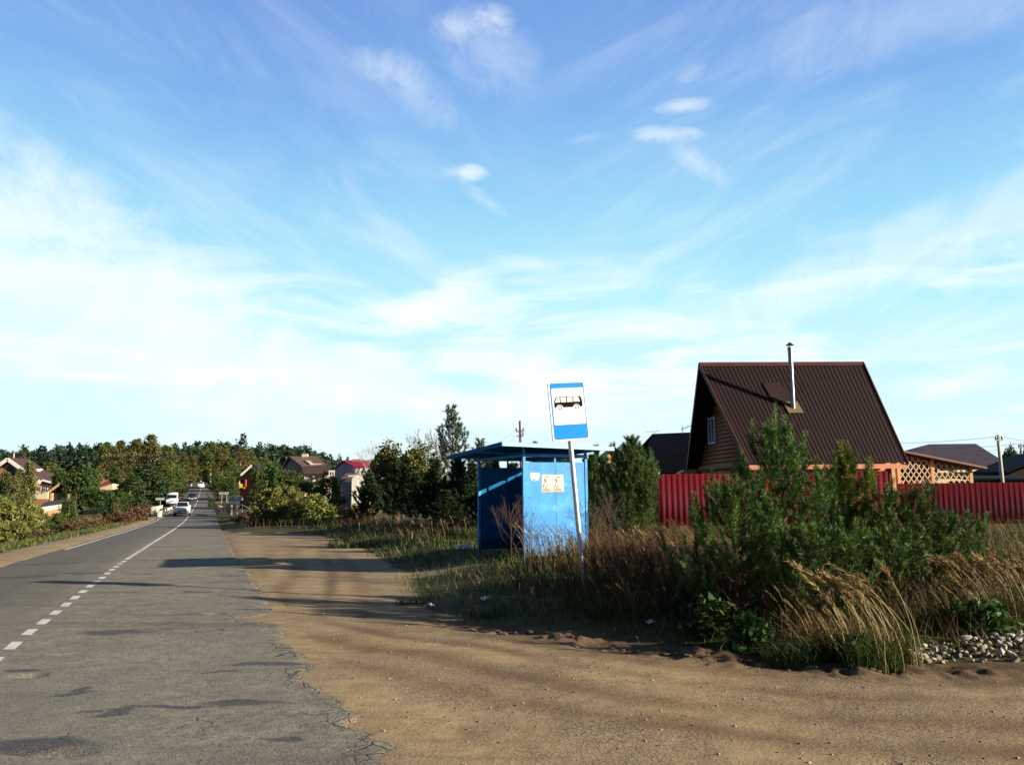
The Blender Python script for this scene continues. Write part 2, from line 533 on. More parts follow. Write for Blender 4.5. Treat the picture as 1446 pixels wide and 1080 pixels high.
def build_world():
    w = bpy.data.worlds.new("World"); scene.world = w; w.use_nodes = True
    k = NT(w.node_tree)
    bg = k.n['Background']
    sky = k.n.new('ShaderNodeTexSky'); sky.sky_type = 'NISHITA'; sky.sun_disc = False
    sky.sun_elevation = SUN_EL; sky.sun_rotation = math.atan2(sdir.x, sdir.y)
    sky.air_density = .4; sky.dust_density = .3; sky.ozone_density = 1.6
    d = k.coord('Generated')
    sep = k.n.new('ShaderNodeSeparateXYZ'); k.l.new(d, sep.inputs[0])
    X, Y, Z = sep.outputs
    # thin veil of high cloud that thickens towards the horizon
    elev = k.m('MULTIPLY', k.m('ARCSINE', Z), 180 / math.pi)
    wob = k.m('MULTIPLY', k.m('SUBTRACT', k.noise(d, 2.2, 3, .5), .5), 7)
    S = 11.2
    veil = k.ramp(k.m('DIVIDE', k.m('ADD', elev, wob), 60.0),
                  [(0.0, (.80, .96, .98)), (.10, (.68, .97, 1.0)), (.20, (.50, .90, 1.0)), (.31, (.33, .69, .95)), (.43, (.215, .45, .855)), (.55, (.175, .345, .76)), (1.0, (.06, .14, .42))])
    veil = k.mix(1.0, veil, (S, S, S), 'MULTIPLY')
    front = k.smooth(Y, .48, .72)
    c = k.mix(k.m('MULTIPLY', front, .88), sky.outputs[0], veil)
    # cirrus: noise on a flat layer, drawn out into streaks
    zz = k.m('MAXIMUM', k.m('ADD', Z, .06), .04)
    comb = k.n.new('ShaderNodeCombineXYZ')
    k.put(comb, 0, k.m('DIVIDE', X, zz)); k.put(comb, 1, k.m('DIVIDE', Y, zz))
    def layer(rot, sc, scale, lo, hi, amt, dist=1.4, det=9, rough=.62):
        mp = k.n.new('ShaderNodeMapping'); mp.inputs['Rotation'].default_value = (0, 0, R(rot)); mp.inputs['Scale'].default_value = (*sc, 1)
        k.l.new(comb.outputs[0], mp.inputs['Vector'])
        return k.m('MULTIPLY', k.smooth(k.noise(mp.outputs[0], scale, det, rough, dist), lo, hi), amt)
    def streak(ang, sx, sz, scale, lo, hi, amt, dist=.9):
        r1 = k.n.new('ShaderNodeMapping'); r1.inputs['Rotation'].default_value = (0, R(ang), 0); k.l.new(d, r1.inputs['Vector'])
        r2 = k.n.new('ShaderNodeMapping'); r2.inputs['Scale'].default_value = (sx, 1.0, sz); k.l.new(r1.outputs[0], r2.inputs['Vector'])
        return k.m('MULTIPLY', k.smooth(k.noise(r2.outputs[0], scale, 9, .62, dist), lo, hi), amt)
    lw = k.m('SUBTRACT', 1.0, k.smooth(X, -.18, .12)); rw = k.smooth(X, -.08, .2)
    cl_ = k.m('MULTIPLY', k.m('MAXIMUM', streak(-32, 1.0, 4.0, 2.2, .42, .86, .5), streak(-40, 1.0, 3.0, 5.0, .48, .9, .3)), lw)
    cr_ = k.m('MULTIPLY', k.m('MAXIMUM', streak(24, 1.0, 4.6, 2.2, .42, .84, .5), streak(14, 1.0, 3.2, 5.2, .48, .9, .3)), rw)
    cm_ = streak(-6, 1.0, 2.2, 3.4, .5, .9, .3, 1.6)
    cir = k.m('MAXIMUM', k.m('MAXIMUM', cl_, cr_), cm_)
    cir = k.m('MULTIPLY', cir, k.smooth(elev, 1.0, 9.0))
    cir = k.m('MULTIPLY', cir, k.m('SUBTRACT', 1.0, k.m('MULTIPLY', k.smooth(elev, 17, 30), .4)))
    masks = [cir]
    lown = k.n.new('ShaderNodeMapping'); lown.inputs['Scale'].default_value = (3.0, 3.0, 13.0); k.l.new(d, lown.inputs['Vector'])
    low = k.m('MULTIPLY', k.smooth(k.noise(lown.outputs[0], 1.5, 6, .55, .5), .46, .7), k.m('MULTIPLY', k.smooth(elev, 1, 5), k.m('SUBTRACT', 1.0, k.smooth(elev, 12, 18))))
    masks.append(k.m('MULTIPLY', low, .95))
    nz = k.m('ADD', k.m('MULTIPLY', k.noise(d, 15, 8, .66, 1.6), .8), k.m('MULTIPLY', k.noise(d, 60, 5, .6, .8), .2))
    nf = k.noise(d, 6, 8, .64, 1.6)

    def puff(px, py, rx, ry, ang, amt, fine=True):
        c0 = ray(px, py).normalized()
        u0 = (ray(px + 1, py) - ray(px, py)).normalized(); v0 = (ray(px, py - 1) - ray(px, py)).normalized()
        ca, sa = math.cos(R(ang)), math.sin(R(ang))
        u = u0 * ca + v0 * sa; v = v0 * ca - u0 * sa
        L = ray(px, py).length
        df = k.vm('SUBTRACT', d, tuple(c0))
        a = k.m('MULTIPLY', k.vm('DOT_PRODUCT', df, tuple(u), out=1), FPX / L ** .0 / rx * L ** 1 / 1.0)
        bb = k.m('MULTIPLY', k.vm('DOT_PRODUCT', df, tuple(v), out=1), FPX / ry * L)
        r2 = k.m('ADD', k.m('MULTIPLY', a, a), k.m('MULTIPLY', bb, bb))
        base = k.m('SUBTRACT', 1.0, k.m('SQRT', r2))
        nn = nz if fine else nf
        v_ = k.m('ADD', base, k.m('MULTIPLY', k.m('SUBTRACT', nn, .5), 2.3 if fine else 2.1))
        masks.append(k.m('MULTIPLY', k.m('MULTIPLY', k.smooth(v_, -.1, 1.2), k.smooth(base, 0.0, .35)), amt * (.72 if fine else .92)))

    puff(655, 244, 42, 16, 0, 1.0); puff(680, 280, 55, 14, -35, .4)
    puff(700, 28, 40, 24, -10, .75); puff(640, 38, 44, 26, 0, .5); puff(690, 75, 100, 70, -30, .4)
    puff(545, 95, 80, 30, -8, .42); puff(590, 130, 90, 46, -40, .36)
    puff(965, 150, 50, 14, 4, .8); puff(940, 190, 62, 16, -3, .8); puff(985, 230, 70, 20, -35, .5); puff(975, 105, 30, 14, 20, .35)
    puff(830, 195, 40, 10, 10, .3)
    puff(745, 372, 70, 16, -6, .6); puff(880, 390, 90, 28, -10, .4)
    puff(845, 535, 28, 20, 40, .6); puff(1390, 525, 30, 22, 0, .6); puff(1140, 500, 40, 18, -15, .75)
    puff(120, 420, 520, 190, -30, .85, False); puff(60, 300, 420, 120, -36, .5, False)
    puff(430, 520, 330, 60, -14, .75, False); puff(650, 575, 300, 40, -5, .75, False); puff(180, 500, 260, 26, -8, .8, False)
    puff(1340, 330, 380, 70, 22, .5, False); puff(1280, 25, 300, 70, 8, .25, False); puff(1100, 420, 380, 50, 12, .35, False)
    puff(1380, 610, 130, 22, 0, .2)
    mk = masks[0]
    for q in masks[1:]:
        # screen
        mk = k.m('SUBTRACT', 1.0, k.m('MULTIPLY', k.m('SUBTRACT', 1.0, mk), k.m('SUBTRACT', 1.0, q)))
    c = k.mix(k.m('MULTIPLY', mk, k.m('MULTIPLY', front, .9)), c, (10.6, 11.2, 11.2))
    # greyish undersides low on the right
    k.l.new(c, bg.inputs['Color'])
    bg.inputs['Strength'].default_value = .05


build_world()
scene.view_settings.view_transform = 'Standard'
scene.view_settings.look = 'None'
scene.view_settings.exposure = 1.0
scene.view_settings.gamma = 1.0


# ------------------------------------------------------------------ ground sheet
def axis(dense_lo, dense_hi, step, lo, hi, growth=1.07):
    a = list(np.arange(dense_lo, dense_hi, step))
    s = step; v = a[-1]
    while v < hi:
        s *= growth; v += s; a.append(v)
    s = step; v = a[0]; b = []
    while v > lo:
        s *= growth; v -= s; b.append(v)
    return np.array(b[::-1] + a)


def grid_faces(nx, ny):
    i = np.arange(nx - 1)[None, :]; j = np.arange(ny - 1)[:, None]
    a = (j * nx + i).ravel()
    return np.stack([a, a + 1, a + nx + 1, a + nx], 1)


def fattr(me, name, v):
    at = me.attributes.new(name, 'FLOAT', 'POINT'); at.data.foreach_set('value', np.asarray(v, np.float32).ravel())


def build_ground():
    xs = axis(-4.2, 8.4, .047, -1800, 1800, 1.055)
    ys = axis(4.6, 15, .047, -150, 2600, 1.033)
    X, Y = np.meshgrid(xs, ys)
    x = X.ravel(); y = Y.ravel()
    z = H(x, y)
    t = lat(x, y)
    xr = x - (xc(y) + road_right(y))
    xe = x - road_edge(y)
    under = (xe < -.1) & (t > -LEFTW)
    depth = np.clip(np.minimum(-xe - .1, t + LEFTW) / .3, 0, 1)
    # the bed under the asphalt lies a little lower
    z = np.where(under, zr(y) - (.004 + .05 * depth) * np.clip(np.hypot(x, y) / 12, 1, 8), z)
    o = mesh_np('ground', np.stack([x, y, z], 1), grid_faces(len(xs), len(ys)), ground_material(), smooth_=True)
    sd = gl_dist(x, y)
    zone = smooth(-.25, .45, sd + .5 * (fbm(x * 1.3, y * 1.3, 3) - .5))
    # bare pad in front of the shelter
    pad = np.exp(-(((x + 2.0) / 2.2) ** 2 + ((y - 20.6) / 1.4) ** 2) * 1.3)
    zone = np.clip(zone - .75 * pad, 0, 1)
    zl = smooth(4.3, 5.6, -t + 1.0 * (fbm(x * .8, y * .8, 3) - .5))
    zone = np.maximum(zone, zl)
    zone = np.where(y > 150, np.maximum(zone, smooth(3.4, 5, np.abs(t))), zone)
    fattr(o.data, 'zone', zone)
    damp = np.exp(-((sd + .2) / .6) ** 2) * smooth(-2.5, 0, x) * (y < 20)
    fattr(o.data, 'damp', damp)
    tr = 0
    for off, wd in ((-.95, .22), (-1.6, .16), (-2.5, .25), (-3.3, .2)):
        w = .4 * (fbm(x * .22 + off, y * .22, 2) - .5)
        tr = tr + np.exp(-((sd - off + w) / wd) ** 2) * fbm(x * .8 + off, y * .8, 3)
    fattr(o.data, 'track', np.clip(tr * 1.45, 0, 1) * (y < 45) * (xr > .2))
    tag(o, kind='structure')
    return o


build_ground()


def in_ell(x, y, px, py, wx, wy, ang=0):
    """soft ellipse on the road around the place seen at px,py; wx,wy half sizes in metres along and across the view"""
    d = ray(px, py); s = -CAMZ / d.z
    cx, cy = d.x * s, d.y * s
    ca, sa = math.cos(R(ang)), math.sin(R(ang))
    u = (x - cx) * ca + (y - cy) * sa; v = -(x - cx) * sa + (y - cy) * ca
    return np.clip(1.15 - .75 * np.sqrt((u / wx) ** 2 + (v / wy) ** 2), 0, 1)


def build_road():
    ys = axis(4.6, 22, .06, -60, 420, 1.03)
    ts = np.concatenate([np.linspace(0, 1, 150)])
    Yg, Tg = np.meshgrid(ys, ts, indexing='ij')
    xl = xc(Yg) - LEFTW / COSR
    # broken right edge
    xr = road_edge(Yg)
    jl = .25 * (fbm(Yg * 1.2, Yg * 0 + 5.3, 4) - .5)
    xl = xl + jl * np.interp(Yg, [0, 40, 80], [1, .6, .2])
    X = xl + (xr - xl) * Tg
    x = X.ravel(); y = Yg.ravel()
    t = lat(x, y)
    crown = .05 * (1 - (t / 3.4) ** 2)
    dd = np.hypot(x, y)
    near = 1 - smooth(25, 60, dd)
    z = zr(y) + .018 + crown * .8 * (.3 + .7 * near) + near * (.03 * (fbm(x * .5, y * .5, 3) - .5) + .012 * (fbm(x * 2.2, y * 2.2, 3) - .5))
    e = np.minimum(np.abs(x - xr.ravel()), np.abs(x - xl.ravel()))
    lift = smooth(0, .16, e)
    z = z + (lift - 1) * .022 * near
    er = np.exp(-np.abs(x - xr.ravel()) / .45)
    # rough surface where the edge crumbles
    z = z + near * er * .05 * (fbm(x * 6, y * 6, 3) - .45)
    hole = in_ell(x, y, 298, 869, .16, .12) + in_ell(x, y, 40, 960, .14, .1) + in_ell(x, y, 335, 805, .2, .1) * .6 + in_ell(x, y, 75, 1072, .25, .06)
    z = z - .09 * np.clip(hole, 0, 1)
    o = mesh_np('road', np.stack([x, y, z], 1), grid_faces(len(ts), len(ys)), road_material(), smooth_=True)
    # dark blotches and repair patches
    P = [(165, 898, .55, .12, 5), (235, 893, .5, .04, 4), (370, 942, .42, .1, 8), (300, 955, .25, .05, 5), (395, 880, .0, 0, 0), (20, 955, .25, .08, 0),
         (75, 990, .28, .05, 25), (100, 983, .15, .07, 40), (340, 1000, .45, .09, 2), (200, 1008, .6, .04, 8), (40, 1062, .5, .16, 5), (145, 1015, .2, .08, 30),
         (350, 862, .35, .06, 0), (270, 868, .3, .05, 0), (355, 883, .25, .05, 4), (20, 815, 1.0, .25, 0), (110, 810, .8, .12, 0), (60, 795, 1.2, .15, 0),
         (390, 1047, .2, .04, 5), (180, 870, .2, .03, 0), (320, 812, .5, .12, 0), (280, 837, .3, .08, 0), (200, 811, .5, .1, 0)]
    patch = np.zeros_like(x)
    wx_ = x + .5 * (fbm(x * 2.6, y * 2.6 + 9, 4) - .5); wy_ = y + .42 * (fbm(x * 2.2 + 5, y * 2.2, 4) - .5)
    for px, py, a, b2, an in P:
        if a: patch = np.maximum(patch, in_ell(wx_, wy_, px, py, a, b2 * 1.25, an))
    fattr(o.data, 'patch', patch)
    # a wider, smoother repair in the right lane
    lightp = np.maximum(in_ell(wx_, wy_, 375, 866, .85, .5), 0) + ((t > .4) & (t < 2.0) & (y > 6.2) & (y < 9.6)) * .7 + ((t > 1.9) & (y > 9.2) & (y < 12.4)) * .5
    fattr(o.data, 'light', np.clip(lightp, 0, 1))
    fattr(o.data, 'edge', np.clip(er * (y < 90), 0, 1))
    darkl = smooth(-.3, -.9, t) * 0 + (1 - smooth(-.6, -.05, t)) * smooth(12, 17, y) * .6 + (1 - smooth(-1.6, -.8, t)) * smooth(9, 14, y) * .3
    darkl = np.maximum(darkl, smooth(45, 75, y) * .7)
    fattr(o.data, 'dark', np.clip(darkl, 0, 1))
    tag(o, kind='structure')
    return ys


build_road()


def road_z(x, y):
    t = lat(x, y); dd = np.hypot(x, y); near = 1 - smooth(25, 60, dd)
    return zr(y) + .018 + .05 * (1 - (t / 3.4) ** 2) * .8 * (.3 + .7 * near) + near * (.03 * (fbm(x * .5, y * .5, 3) - .5) + .012 * (fbm(x * 2.2, y * 2.2, 3) - .5))


def build_markings():
    pm = paint_material()
    V = []; F = []

    def strip(y0, y1, off, w, n):
        yy = np.linspace(y0, y1, n)
        rows = []
        for q in (-.5, -.17, .17, .5):
            xx = xc(yy) + (off + q * w) / COSR
            rows.append(np.stack([xx, yy, road_z(xx, yy) + .006 + .00006 * yy], 1))
        b = len(V)
        arr = np.stack(rows, 1).reshape(-1, 3)
        V.extend(arr.tolist())
        for i in range(n - 1):
            for q in range(3):
                a = b + i * 4 + q
                F.append((a, a + 1, a + 5, a + 4))

    L = []
    s = 5.9
    while s < 26:
        L.append((s, s + .52)); s += 1.0
    for a, b in L: strip(a, b, .02, .14, 6)
    s = 26.2
    while s < 40:
        strip(s, s + 1.0, .02, .14, 6); s += 1.25
    strip(40, 255, .02, .14, 260)
    o = mesh_np('centre_line', V, F, pm); tag(o, kind='structure')
    V.clear(); F.clear()
    strip(33, 135, -LEFTW + .28, .13, 120)
    o = mesh_np('edge_line', V, F, pm); tag(o, kind='structure')


build_markings()


# ------------------------------------------------------------------ plants
def unit(a):
    return a / np.maximum(np.linalg.norm(a, axis=-1, keepdims=True), 1e-9)


def perp(d, r):
    """random unit vectors square to d"""
    q = r.normal(size=d.shape)
    q = q - d * (q * d).sum(-1, keepdims=True)
    return unit(q)


def leaves_mesh(C, size, r, base, var=.25, aspect=1.5, up=.3):
    """one pointed leaf quad at each centre; returns verts, faces, colours"""
    n = len(C)
    nrm = unit(r.normal(size=(n, 3)) + np.array([0, 0, up]))
    u = perp(nrm, r); v = np.cross(nrm, u)
    s = size * (.6 + .8 * r.random((n, 1)))
    a = C - u * s * .5 * aspect; b = C + u * s * .5 * aspect
    l = C + v * s * .5; q = C - v * s * .5
    V = np.stack([a, q, b, l], 1).reshape(-1, 3)
    F = np.arange(4 * n).reshape(n, 4)
    f = 1 + var * r.normal(size=(n, 1))
    c = np.clip(base * np.clip(f, .35, 2.0), .002, .9)
    return V, F, np.repeat(c, 4, 0)


def crown_clusters(r, n, shape, w, h0, h1, lobes=9):
    """cluster centres of an uneven crown between h0 and h1, half-width w"""
    out = []
    hc = h1 - h0
    if shape == 'round':
        lob = []
        for i in range(lobes):
            a = r.random() * 6.28; f = r.random()
            zz = h0 + hc * (.18 + .64 * f)
            rad = w * (.62 - .45 * abs(f - .35)) * (.7 + .5 * r.random())
            lob.append((rad * math.cos(a), rad * math.sin(a), zz, w * (.34 + .26 * r.random()) * (1.15 - .5 * f)))
        lob.append((0, 0, h1 - .2 * hc, w * .38)); lob.append((0, 0, h0 + .45 * hc, w * .6))
        for i in range(n):
            cx, cy, cz, rr = lob[r.integers(len(lob))]
            d = unit(r.normal(size=3)); k = rr * (.55 + .5 * r.random())
            out.append((cx + d[0] * k, cy + d[1] * k, np.clip(cz + d[2] * k * min(1.4, hc / (2 * w) + .35), h0 * .8, h1)))
    elif shape == 'tall':          # birch: narrow, drooping tips, ragged
        for i in range(n):
            f = r.random() ** .85
            a = r.random() * 6.28
            wr = w * (1.05 * math.sin(math.pi * min(1, .12 + .86 * f)) ** .8) * (.35 + .75 * r.random())
            wr *= .75 + .4 * math.sin(3 * a + 9 * f)
            out.append((wr * math.cos(a), wr * math.sin(a), h0 + hc * f))
    elif shape == 'bush':
        for i in range(n):
            a = r.random() * 6.28; f = r.random()
            wr = w * math.sqrt(max(0, 1 - f * f * .92)) * (.45 + .55 * r.random()) * (.85 + .25 * math.sin(4 * a + 2))
            out.append((wr * math.cos(a), wr * math.sin(a), h0 + hc * f * (.85 + .2 * r.random())))
    elif shape == 'cone':
        for i in range(n):
            f = r.random() ** 1.25; a = r.random() * 6.28
            wr = w * (1 - f) ** .8 * (.4 + .6 * r.random()) * (.8 + .3 * math.sin(5 * a + 11 * f))
            out.append((wr * math.cos(a), wr * math.sin(a), h0 + hc * f))
    elif shape == 'pine':          # older pine: flat plates of needles around the upper stem
        nl = 9
        for i in range(n):
            L = r.integers(nl); f = (L + .5 * r.random()) / nl
            a0 = L * 2.4; a = a0 + r.normal() * .8 + 3.14 * (r.random() < .4)
            wr = w * (1 - f ** 2.2) * (.25 + .8 * r.random())
            out.append((wr * math.cos(a), wr * math.sin(a), h0 + hc * f - .08 * hc * wr / w))
    return np.array(out)


def make_tree(name, r, h, w, shape, trunk_h, n_cl, per, cl_r, leaf, cols, mat=None, bark=None, trunk_r=None, var=.28, aspect=1.5, root=None):
    """a tree with trunk and crown parts; base at the origin. cols: list of linear colours picked per cluster"""
    mat = mat or LEAF; bark = bark or BARK
    root = root or empty(name)
    C = crown_clusters(r, n_cl, shape, w, trunk_h, h)
    cols = np.array(cols)
    ci = r.integers(len(cols), size=n_cl)
    # clusters next to one another share a hue
    seeds = C[r.integers(n_cl, size=7)]
    near = ((C[:, None] - seeds[None]) ** 2).sum(-1).argmin(1)
    sc = r.integers(len(cols), size=7)
    ci = np.where(r.random(n_cl) < .7, sc[near], ci)
    cb = cols[ci] * (1 + .18 * r.normal(size=(n_cl, 1)))
    rad = cl_r * (.6 + .8 * r.random((n_cl, 1, 1)))
    off = r.normal(size=(n_cl, per, 3)) * rad * np.array([.55, .55, .42])
    P = (C[:, None] + off).reshape(-1, 3)
    P[:, 2] = np.maximum(P[:, 2], .05)
    V, F, c = leaves_mesh(P, leaf * 1.12, r, np.repeat(cb, per, 0), var * .75, aspect)
    mesh_np('crown', V, F, mat, root, c)
    mb = MB()
    tr = trunk_r or h * .018
    top = h * (.93 if shape in ('tall', 'cone', 'pine') else .7)
    pts = [Vector((0, 0, -.4))]
    dx = dy = 0
    for i in range(1, 7):
        dx += r.normal() * h * .006; dy += r.normal() * h * .006
        pts.append(Vector((dx, dy, top * i / 6)))
    mb.tube(pts, [tr * (1.2 - 1.0 * i / 6) for i in range(7)], 7)
    # limbs reach into the clusters
    order = r.permutation(n_cl)[:min(n_cl, 16)]
    for i in order:
        e = Vector(C[i]); zz = max(.15 * h, e.z - (.25 + .2 * r.random()) * math.hypot(e.x, e.y) - .05 * h)
        f = min(max(zz / top, 0), .98) * 6; a = int(f)
        s = pts[a + 0].lerp(pts[min(a + 1, 6)], f - a)
        mid = s.lerp(e, .5) + Vector((0, 0, .03 * h))
        mb.tube([s, mid, e], [tr * .42 * (1 - zz / h * .6), tr * .25, tr * .08], 5)
    mb.build('trunk', bark, root, smooth_=True)
    return root


def grow_pine(r, h, w, whorls, leader, low=.1, inc=.3, density=1.0, spread=1.0, prof=.95, el0=20, el1=50):
    """stem, boughs and shoots of a young pine.  Returns wood polylines and needle-bearing segments"""
    wood = []; seg = []
    lean = r.normal(size=2) * .02
    def stem(z): return np.array([lean[0] * z + .015 * math.sin(3 * z), lean[1] * z + .015 * math.cos(2.3 * z), z])
    wood.append(([stem(z) for z in np.linspace(-.1, h, 9)], .011 * h + .008, .006))
    seg.append((stem(h - leader), stem(h)))
    seg.append((stem(h - leader * 2.1), stem(h - leader)))
    zs = low * h + (h - leader - low * h) * (np.linspace(0, 1, whorls) ** .92)
    for iz, z in enumerate(zs):
        f = (z - low * h) / (h - low * h)
        nb = int(r.integers(5, 8)) if f < .85 else int(r.integers(4, 6))
        a0 = r.random() * 6.28
        L0 = (w * (1.0 - f) ** prof * (1.0 if f > .1 else .9) + leader * .22) * (.72 if f > .58 else 1.0)
        for b in range(nb):
            az = a0 + b * 6.283 / nb + r.normal() * .2
            L = L0 * (.72 + .42 * r.random()) * spread
            el = R(el0 + el1 * f + r.normal() * 6)
            d = np.array([math.cos(az) * math.cos(el), math.sin(az) * math.cos(el), math.sin(el)])
            p = stem(z); pts = [p]
            n = max(2, int(round(L / inc)))
            step = L / n
            nodes = []
            for i in range(n):
                d = unit(d + np.array([0, 0, .24 + .09 * i]) * (.9 if f < .9 else .5) + r.normal(size=3) * .05)
                q = p + d * step
                pts.append(q)
                if i >= n * .25 or n < 3: seg.append((p, q))
                nodes.append((q, d.copy(), i))
                p = q
            wood.append((pts, .004 + .006 * L, .003))
            side0 = unit(np.cross(d, [0, 0, 1]))
            for (q, dd, i) in nodes[:-1]:
                left = L - (i + 1) * step
                side = unit(np.cross(dd, [0, 0, 1]) + 1e-6)
                for s in (-1, 1):
                    if r.random() > .92 * density: continue
                    l2 = (.35 + .5 * left) * (.55 + .5 * r.random()) * .8
                    d2 = unit(dd * .75 + side * s * (.75 + .3 * r.random()) + np.array([0, 0, .3]))
                    n2 = max(1, int(round(l2 / inc))); p2 = q; pp = [q]
                    for j in range(n2):
                        d2 = unit(d2 + np.array([0, 0, .42]) + r.normal(size=3) * .06)
                        q2 = p2 + d2 * l2 / n2
                        seg.append((p2, q2)); pp.append(q2)
                        if j < n2 and r.random() < .8 * density:
                            s2 = unit(np.cross(d2, [0, 0, 1]) + 1e-6) * (1 if r.random() < .5 else -1)
                            d3 = unit(d2 + s2 * .7 + np.array([0, 0, .35]))
                            seg.append((p2 + (q2 - p2) * .6, p2 + (q2 - p2) * .6 + d3 * inc * (.45 + .35 * r.random())))
                        p2 = q2
                    wood.append((pp, .006, .003))
            # upright candles at the tip
            d3 = unit(d * .5 + r.normal(size=3) * .12 + np.array([0, 0, 1.1]))
            seg.append((p, p + d3 * (.8 + .6 * r.random()) * min(leader * .5, inc * 1.1) * (.75 if f > .6 else 1.0)))
            for c_ in range(2):
                d3 = unit(d + r.normal(size=3) * .45 + np.array([0, 0, .6]))
                seg.append((p, p + d3 * inc * (.4 + .4 * r.random())))
    return wood, seg


def needles(seg, r, per_m, length, width, cols, tipcol=None):
    P0 = np.array([s[0] for s in seg]); P1 = np.array([s[1] for s in seg])
    L = np.linalg.norm(P1 - P0, axis=1)
    n = np.maximum(3, (L * per_m)).astype(int)
    idx = np.repeat(np.arange(len(seg)), n)
    N = len(idx)
    f = r.random((N, 1))
    t = unit(P1 - P0)[idx]
    base = P0[idx] * (1 - f) + P1[idx] * f
    pp = perp(t, r)
    al = (.62 + .42 * r.random((N, 1))) - .35 * (f > .9) * r.random((N, 1))
    d = unit(t * np.cos(al) + pp * np.sin(al) + np.array([0, 0, .06]))
    ll = length * (.7 + .5 * r.random((N, 1)))
    side = perp(d, r) * width * .5
    V = np.stack([base - side, base + side, base + d * ll], 1).reshape(-1, 3)
    F = np.arange(3 * N).reshape(N, 3)
    cols = np.array(cols)
    sc = cols[r.integers(len(cols), size=len(seg))] * (1 + .16 * r.normal(size=(len(seg), 1)))
    c = sc[idx] * (1 + .2 * r.normal(size=(N, 1)))
    if tipcol is not None:
        c = np.where(r.random((N, 1)) < .12, np.array(tipcol), c)
    return V, F, np.repeat(np.clip(c, .003, .8), 3, 0)


def make_young_pine(name, r, h, w, whorls, leader, per_m, nlen, nwid, cols, low=.1, inc=.3, density=1.0, tip=None, spread=1.0, **shape):
    root = empty(name)
    wood, seg = grow_pine(r, h, w, whorls, leader, low, inc, density, spread, **shape)
    V, F, c = needles(seg, r, per_m, nlen, nwid, cols, tip)
    mesh_np('needle_crown', V, F, NEEDLE, root, c)
    mb = MB()
    pts, r0, r1 = wood[0]
    mb.tube(pts, list(np.linspace(r0, r1, len(pts))), 8)
    mb.build('trunk', PBARK, root, smooth_=True)
    mb = MB()
    for pts, r0, r1 in wood[1:]:
        mb.tube(pts, list(np.linspace(r0, r1, len(pts))), 4, cap=False)
    mb.build('branches', PBARK, root)
    return root


def make_bare_tree(name, r, h, w, col, n0=9, depth=4, thick=1.0):
    root = empty(name)
    mb = MB()
    mb.tube([(0, 0, -.3), (0, 0, h * .5), (r.normal() * .03 * h, 0, h * .95)], [h * .016 * thick, h * .011 * thick, h * .003 * thick], 6)
    tw = MB()
    def br(p, d, L, rad, lv):
        q = p + d * L * .5 + Vector(r.normal(size=3)) * L * .05
        e = p + d * L + Vector(r.normal(size=3)) * L * .08 + Vector((0, 0, L * .08))
        tw.tube([p, q, e], [rad, rad * .75, rad * .5], 3, cap=False)
        if lv == 0: return
        for i in range(3 if lv > 1 else 4):
            f = .4 + .6 * r.random()
            s = p.lerp(e, f)
            dd = (d + Vector(r.normal(size=3)) * .45 + Vector((0, 0, .25))).normalized()
            br(s, dd, L * (.45 + .2 * r.random()), rad * .6, lv - 1)
    for i in range(n0):
        z = h * (.25 + .6 * i / n0); a = i * 2.4
        d = Vector((math.cos(a), math.sin(a), .9 + .6 * r.random())).normalized()
        br(Vector((0, 0, z)), d, w * (1.1 - .6 * i / n0), h * .006 * thick, depth - 1)
    mb.build('trunk', col, root, smooth_=True)
    tw.build('branches', col, root)
    return root


def blades(B, hgt, wid, lean, r, cols, seg=3, curve=.5, topcol=None, wind=(-.35, .1)):
    """curved grass blades on the base points B; returns verts, tris, colours"""
    n = len(B)
    hgt = np.broadcast_to(hgt, (n,))[:, None] * (.65 + .6 * r.random((n, 1)))
    az = r.random(n) * 6.283
    ld = np.stack([np.cos(az), np.sin(az), 0 * az], 1) * lean * (.3 + r.random((n, 1))) + np.array([wind[0], wind[1], 0]) * lean
    sd = np.stack([-np.sin(az + r.normal(size=n)), np.cos(az), 0 * az], 1)
    wid = wid * (.6 + .8 * r.random((n, 1)))
    cols = np.array(cols)
    c0 = cols[r.integers(len(cols), size=n)] * (1 + .2 * r.normal(size=(n, 1)))
    c1 = c0 if topcol is None else np.array(topcol) * (1 + .22 * r.normal(size=(n, 1)))
    V = []; C = []
    for i in range(seg + 1):
        f = i / seg
        p = B + np.array([0, 0, 1]) * hgt * (f - .12 * curve * f * f) + ld * hgt * (f ** (1 + curve * 1.6))
        cc = c0 * (1 - f) + c1 * f
        if i < seg:
            ww = wid * (1 - .55 * f) * .5
            V += [p - sd * ww, p + sd * ww]; C += [cc, cc]
        else:
            V.append(p); C.append(cc)
    k = 2 * seg + 1
    V = np.stack(V, 1).reshape(-1, 3); C = np.stack(C, 1).reshape(-1, 3)
    o = np.arange(n)[:, None] * k
    T = []
    for i in range(seg - 1):
        T += [o + np.array([2 * i, 2 * i + 1, 2 * i + 3]), o + np.array([2 * i, 2 * i + 3, 2 * i + 2])]
    T.append(o + np.array([2 * seg - 2, 2 * seg - 1, 2 * seg]))
    return V, np.concatenate(T), np.clip(C, .003, .9)


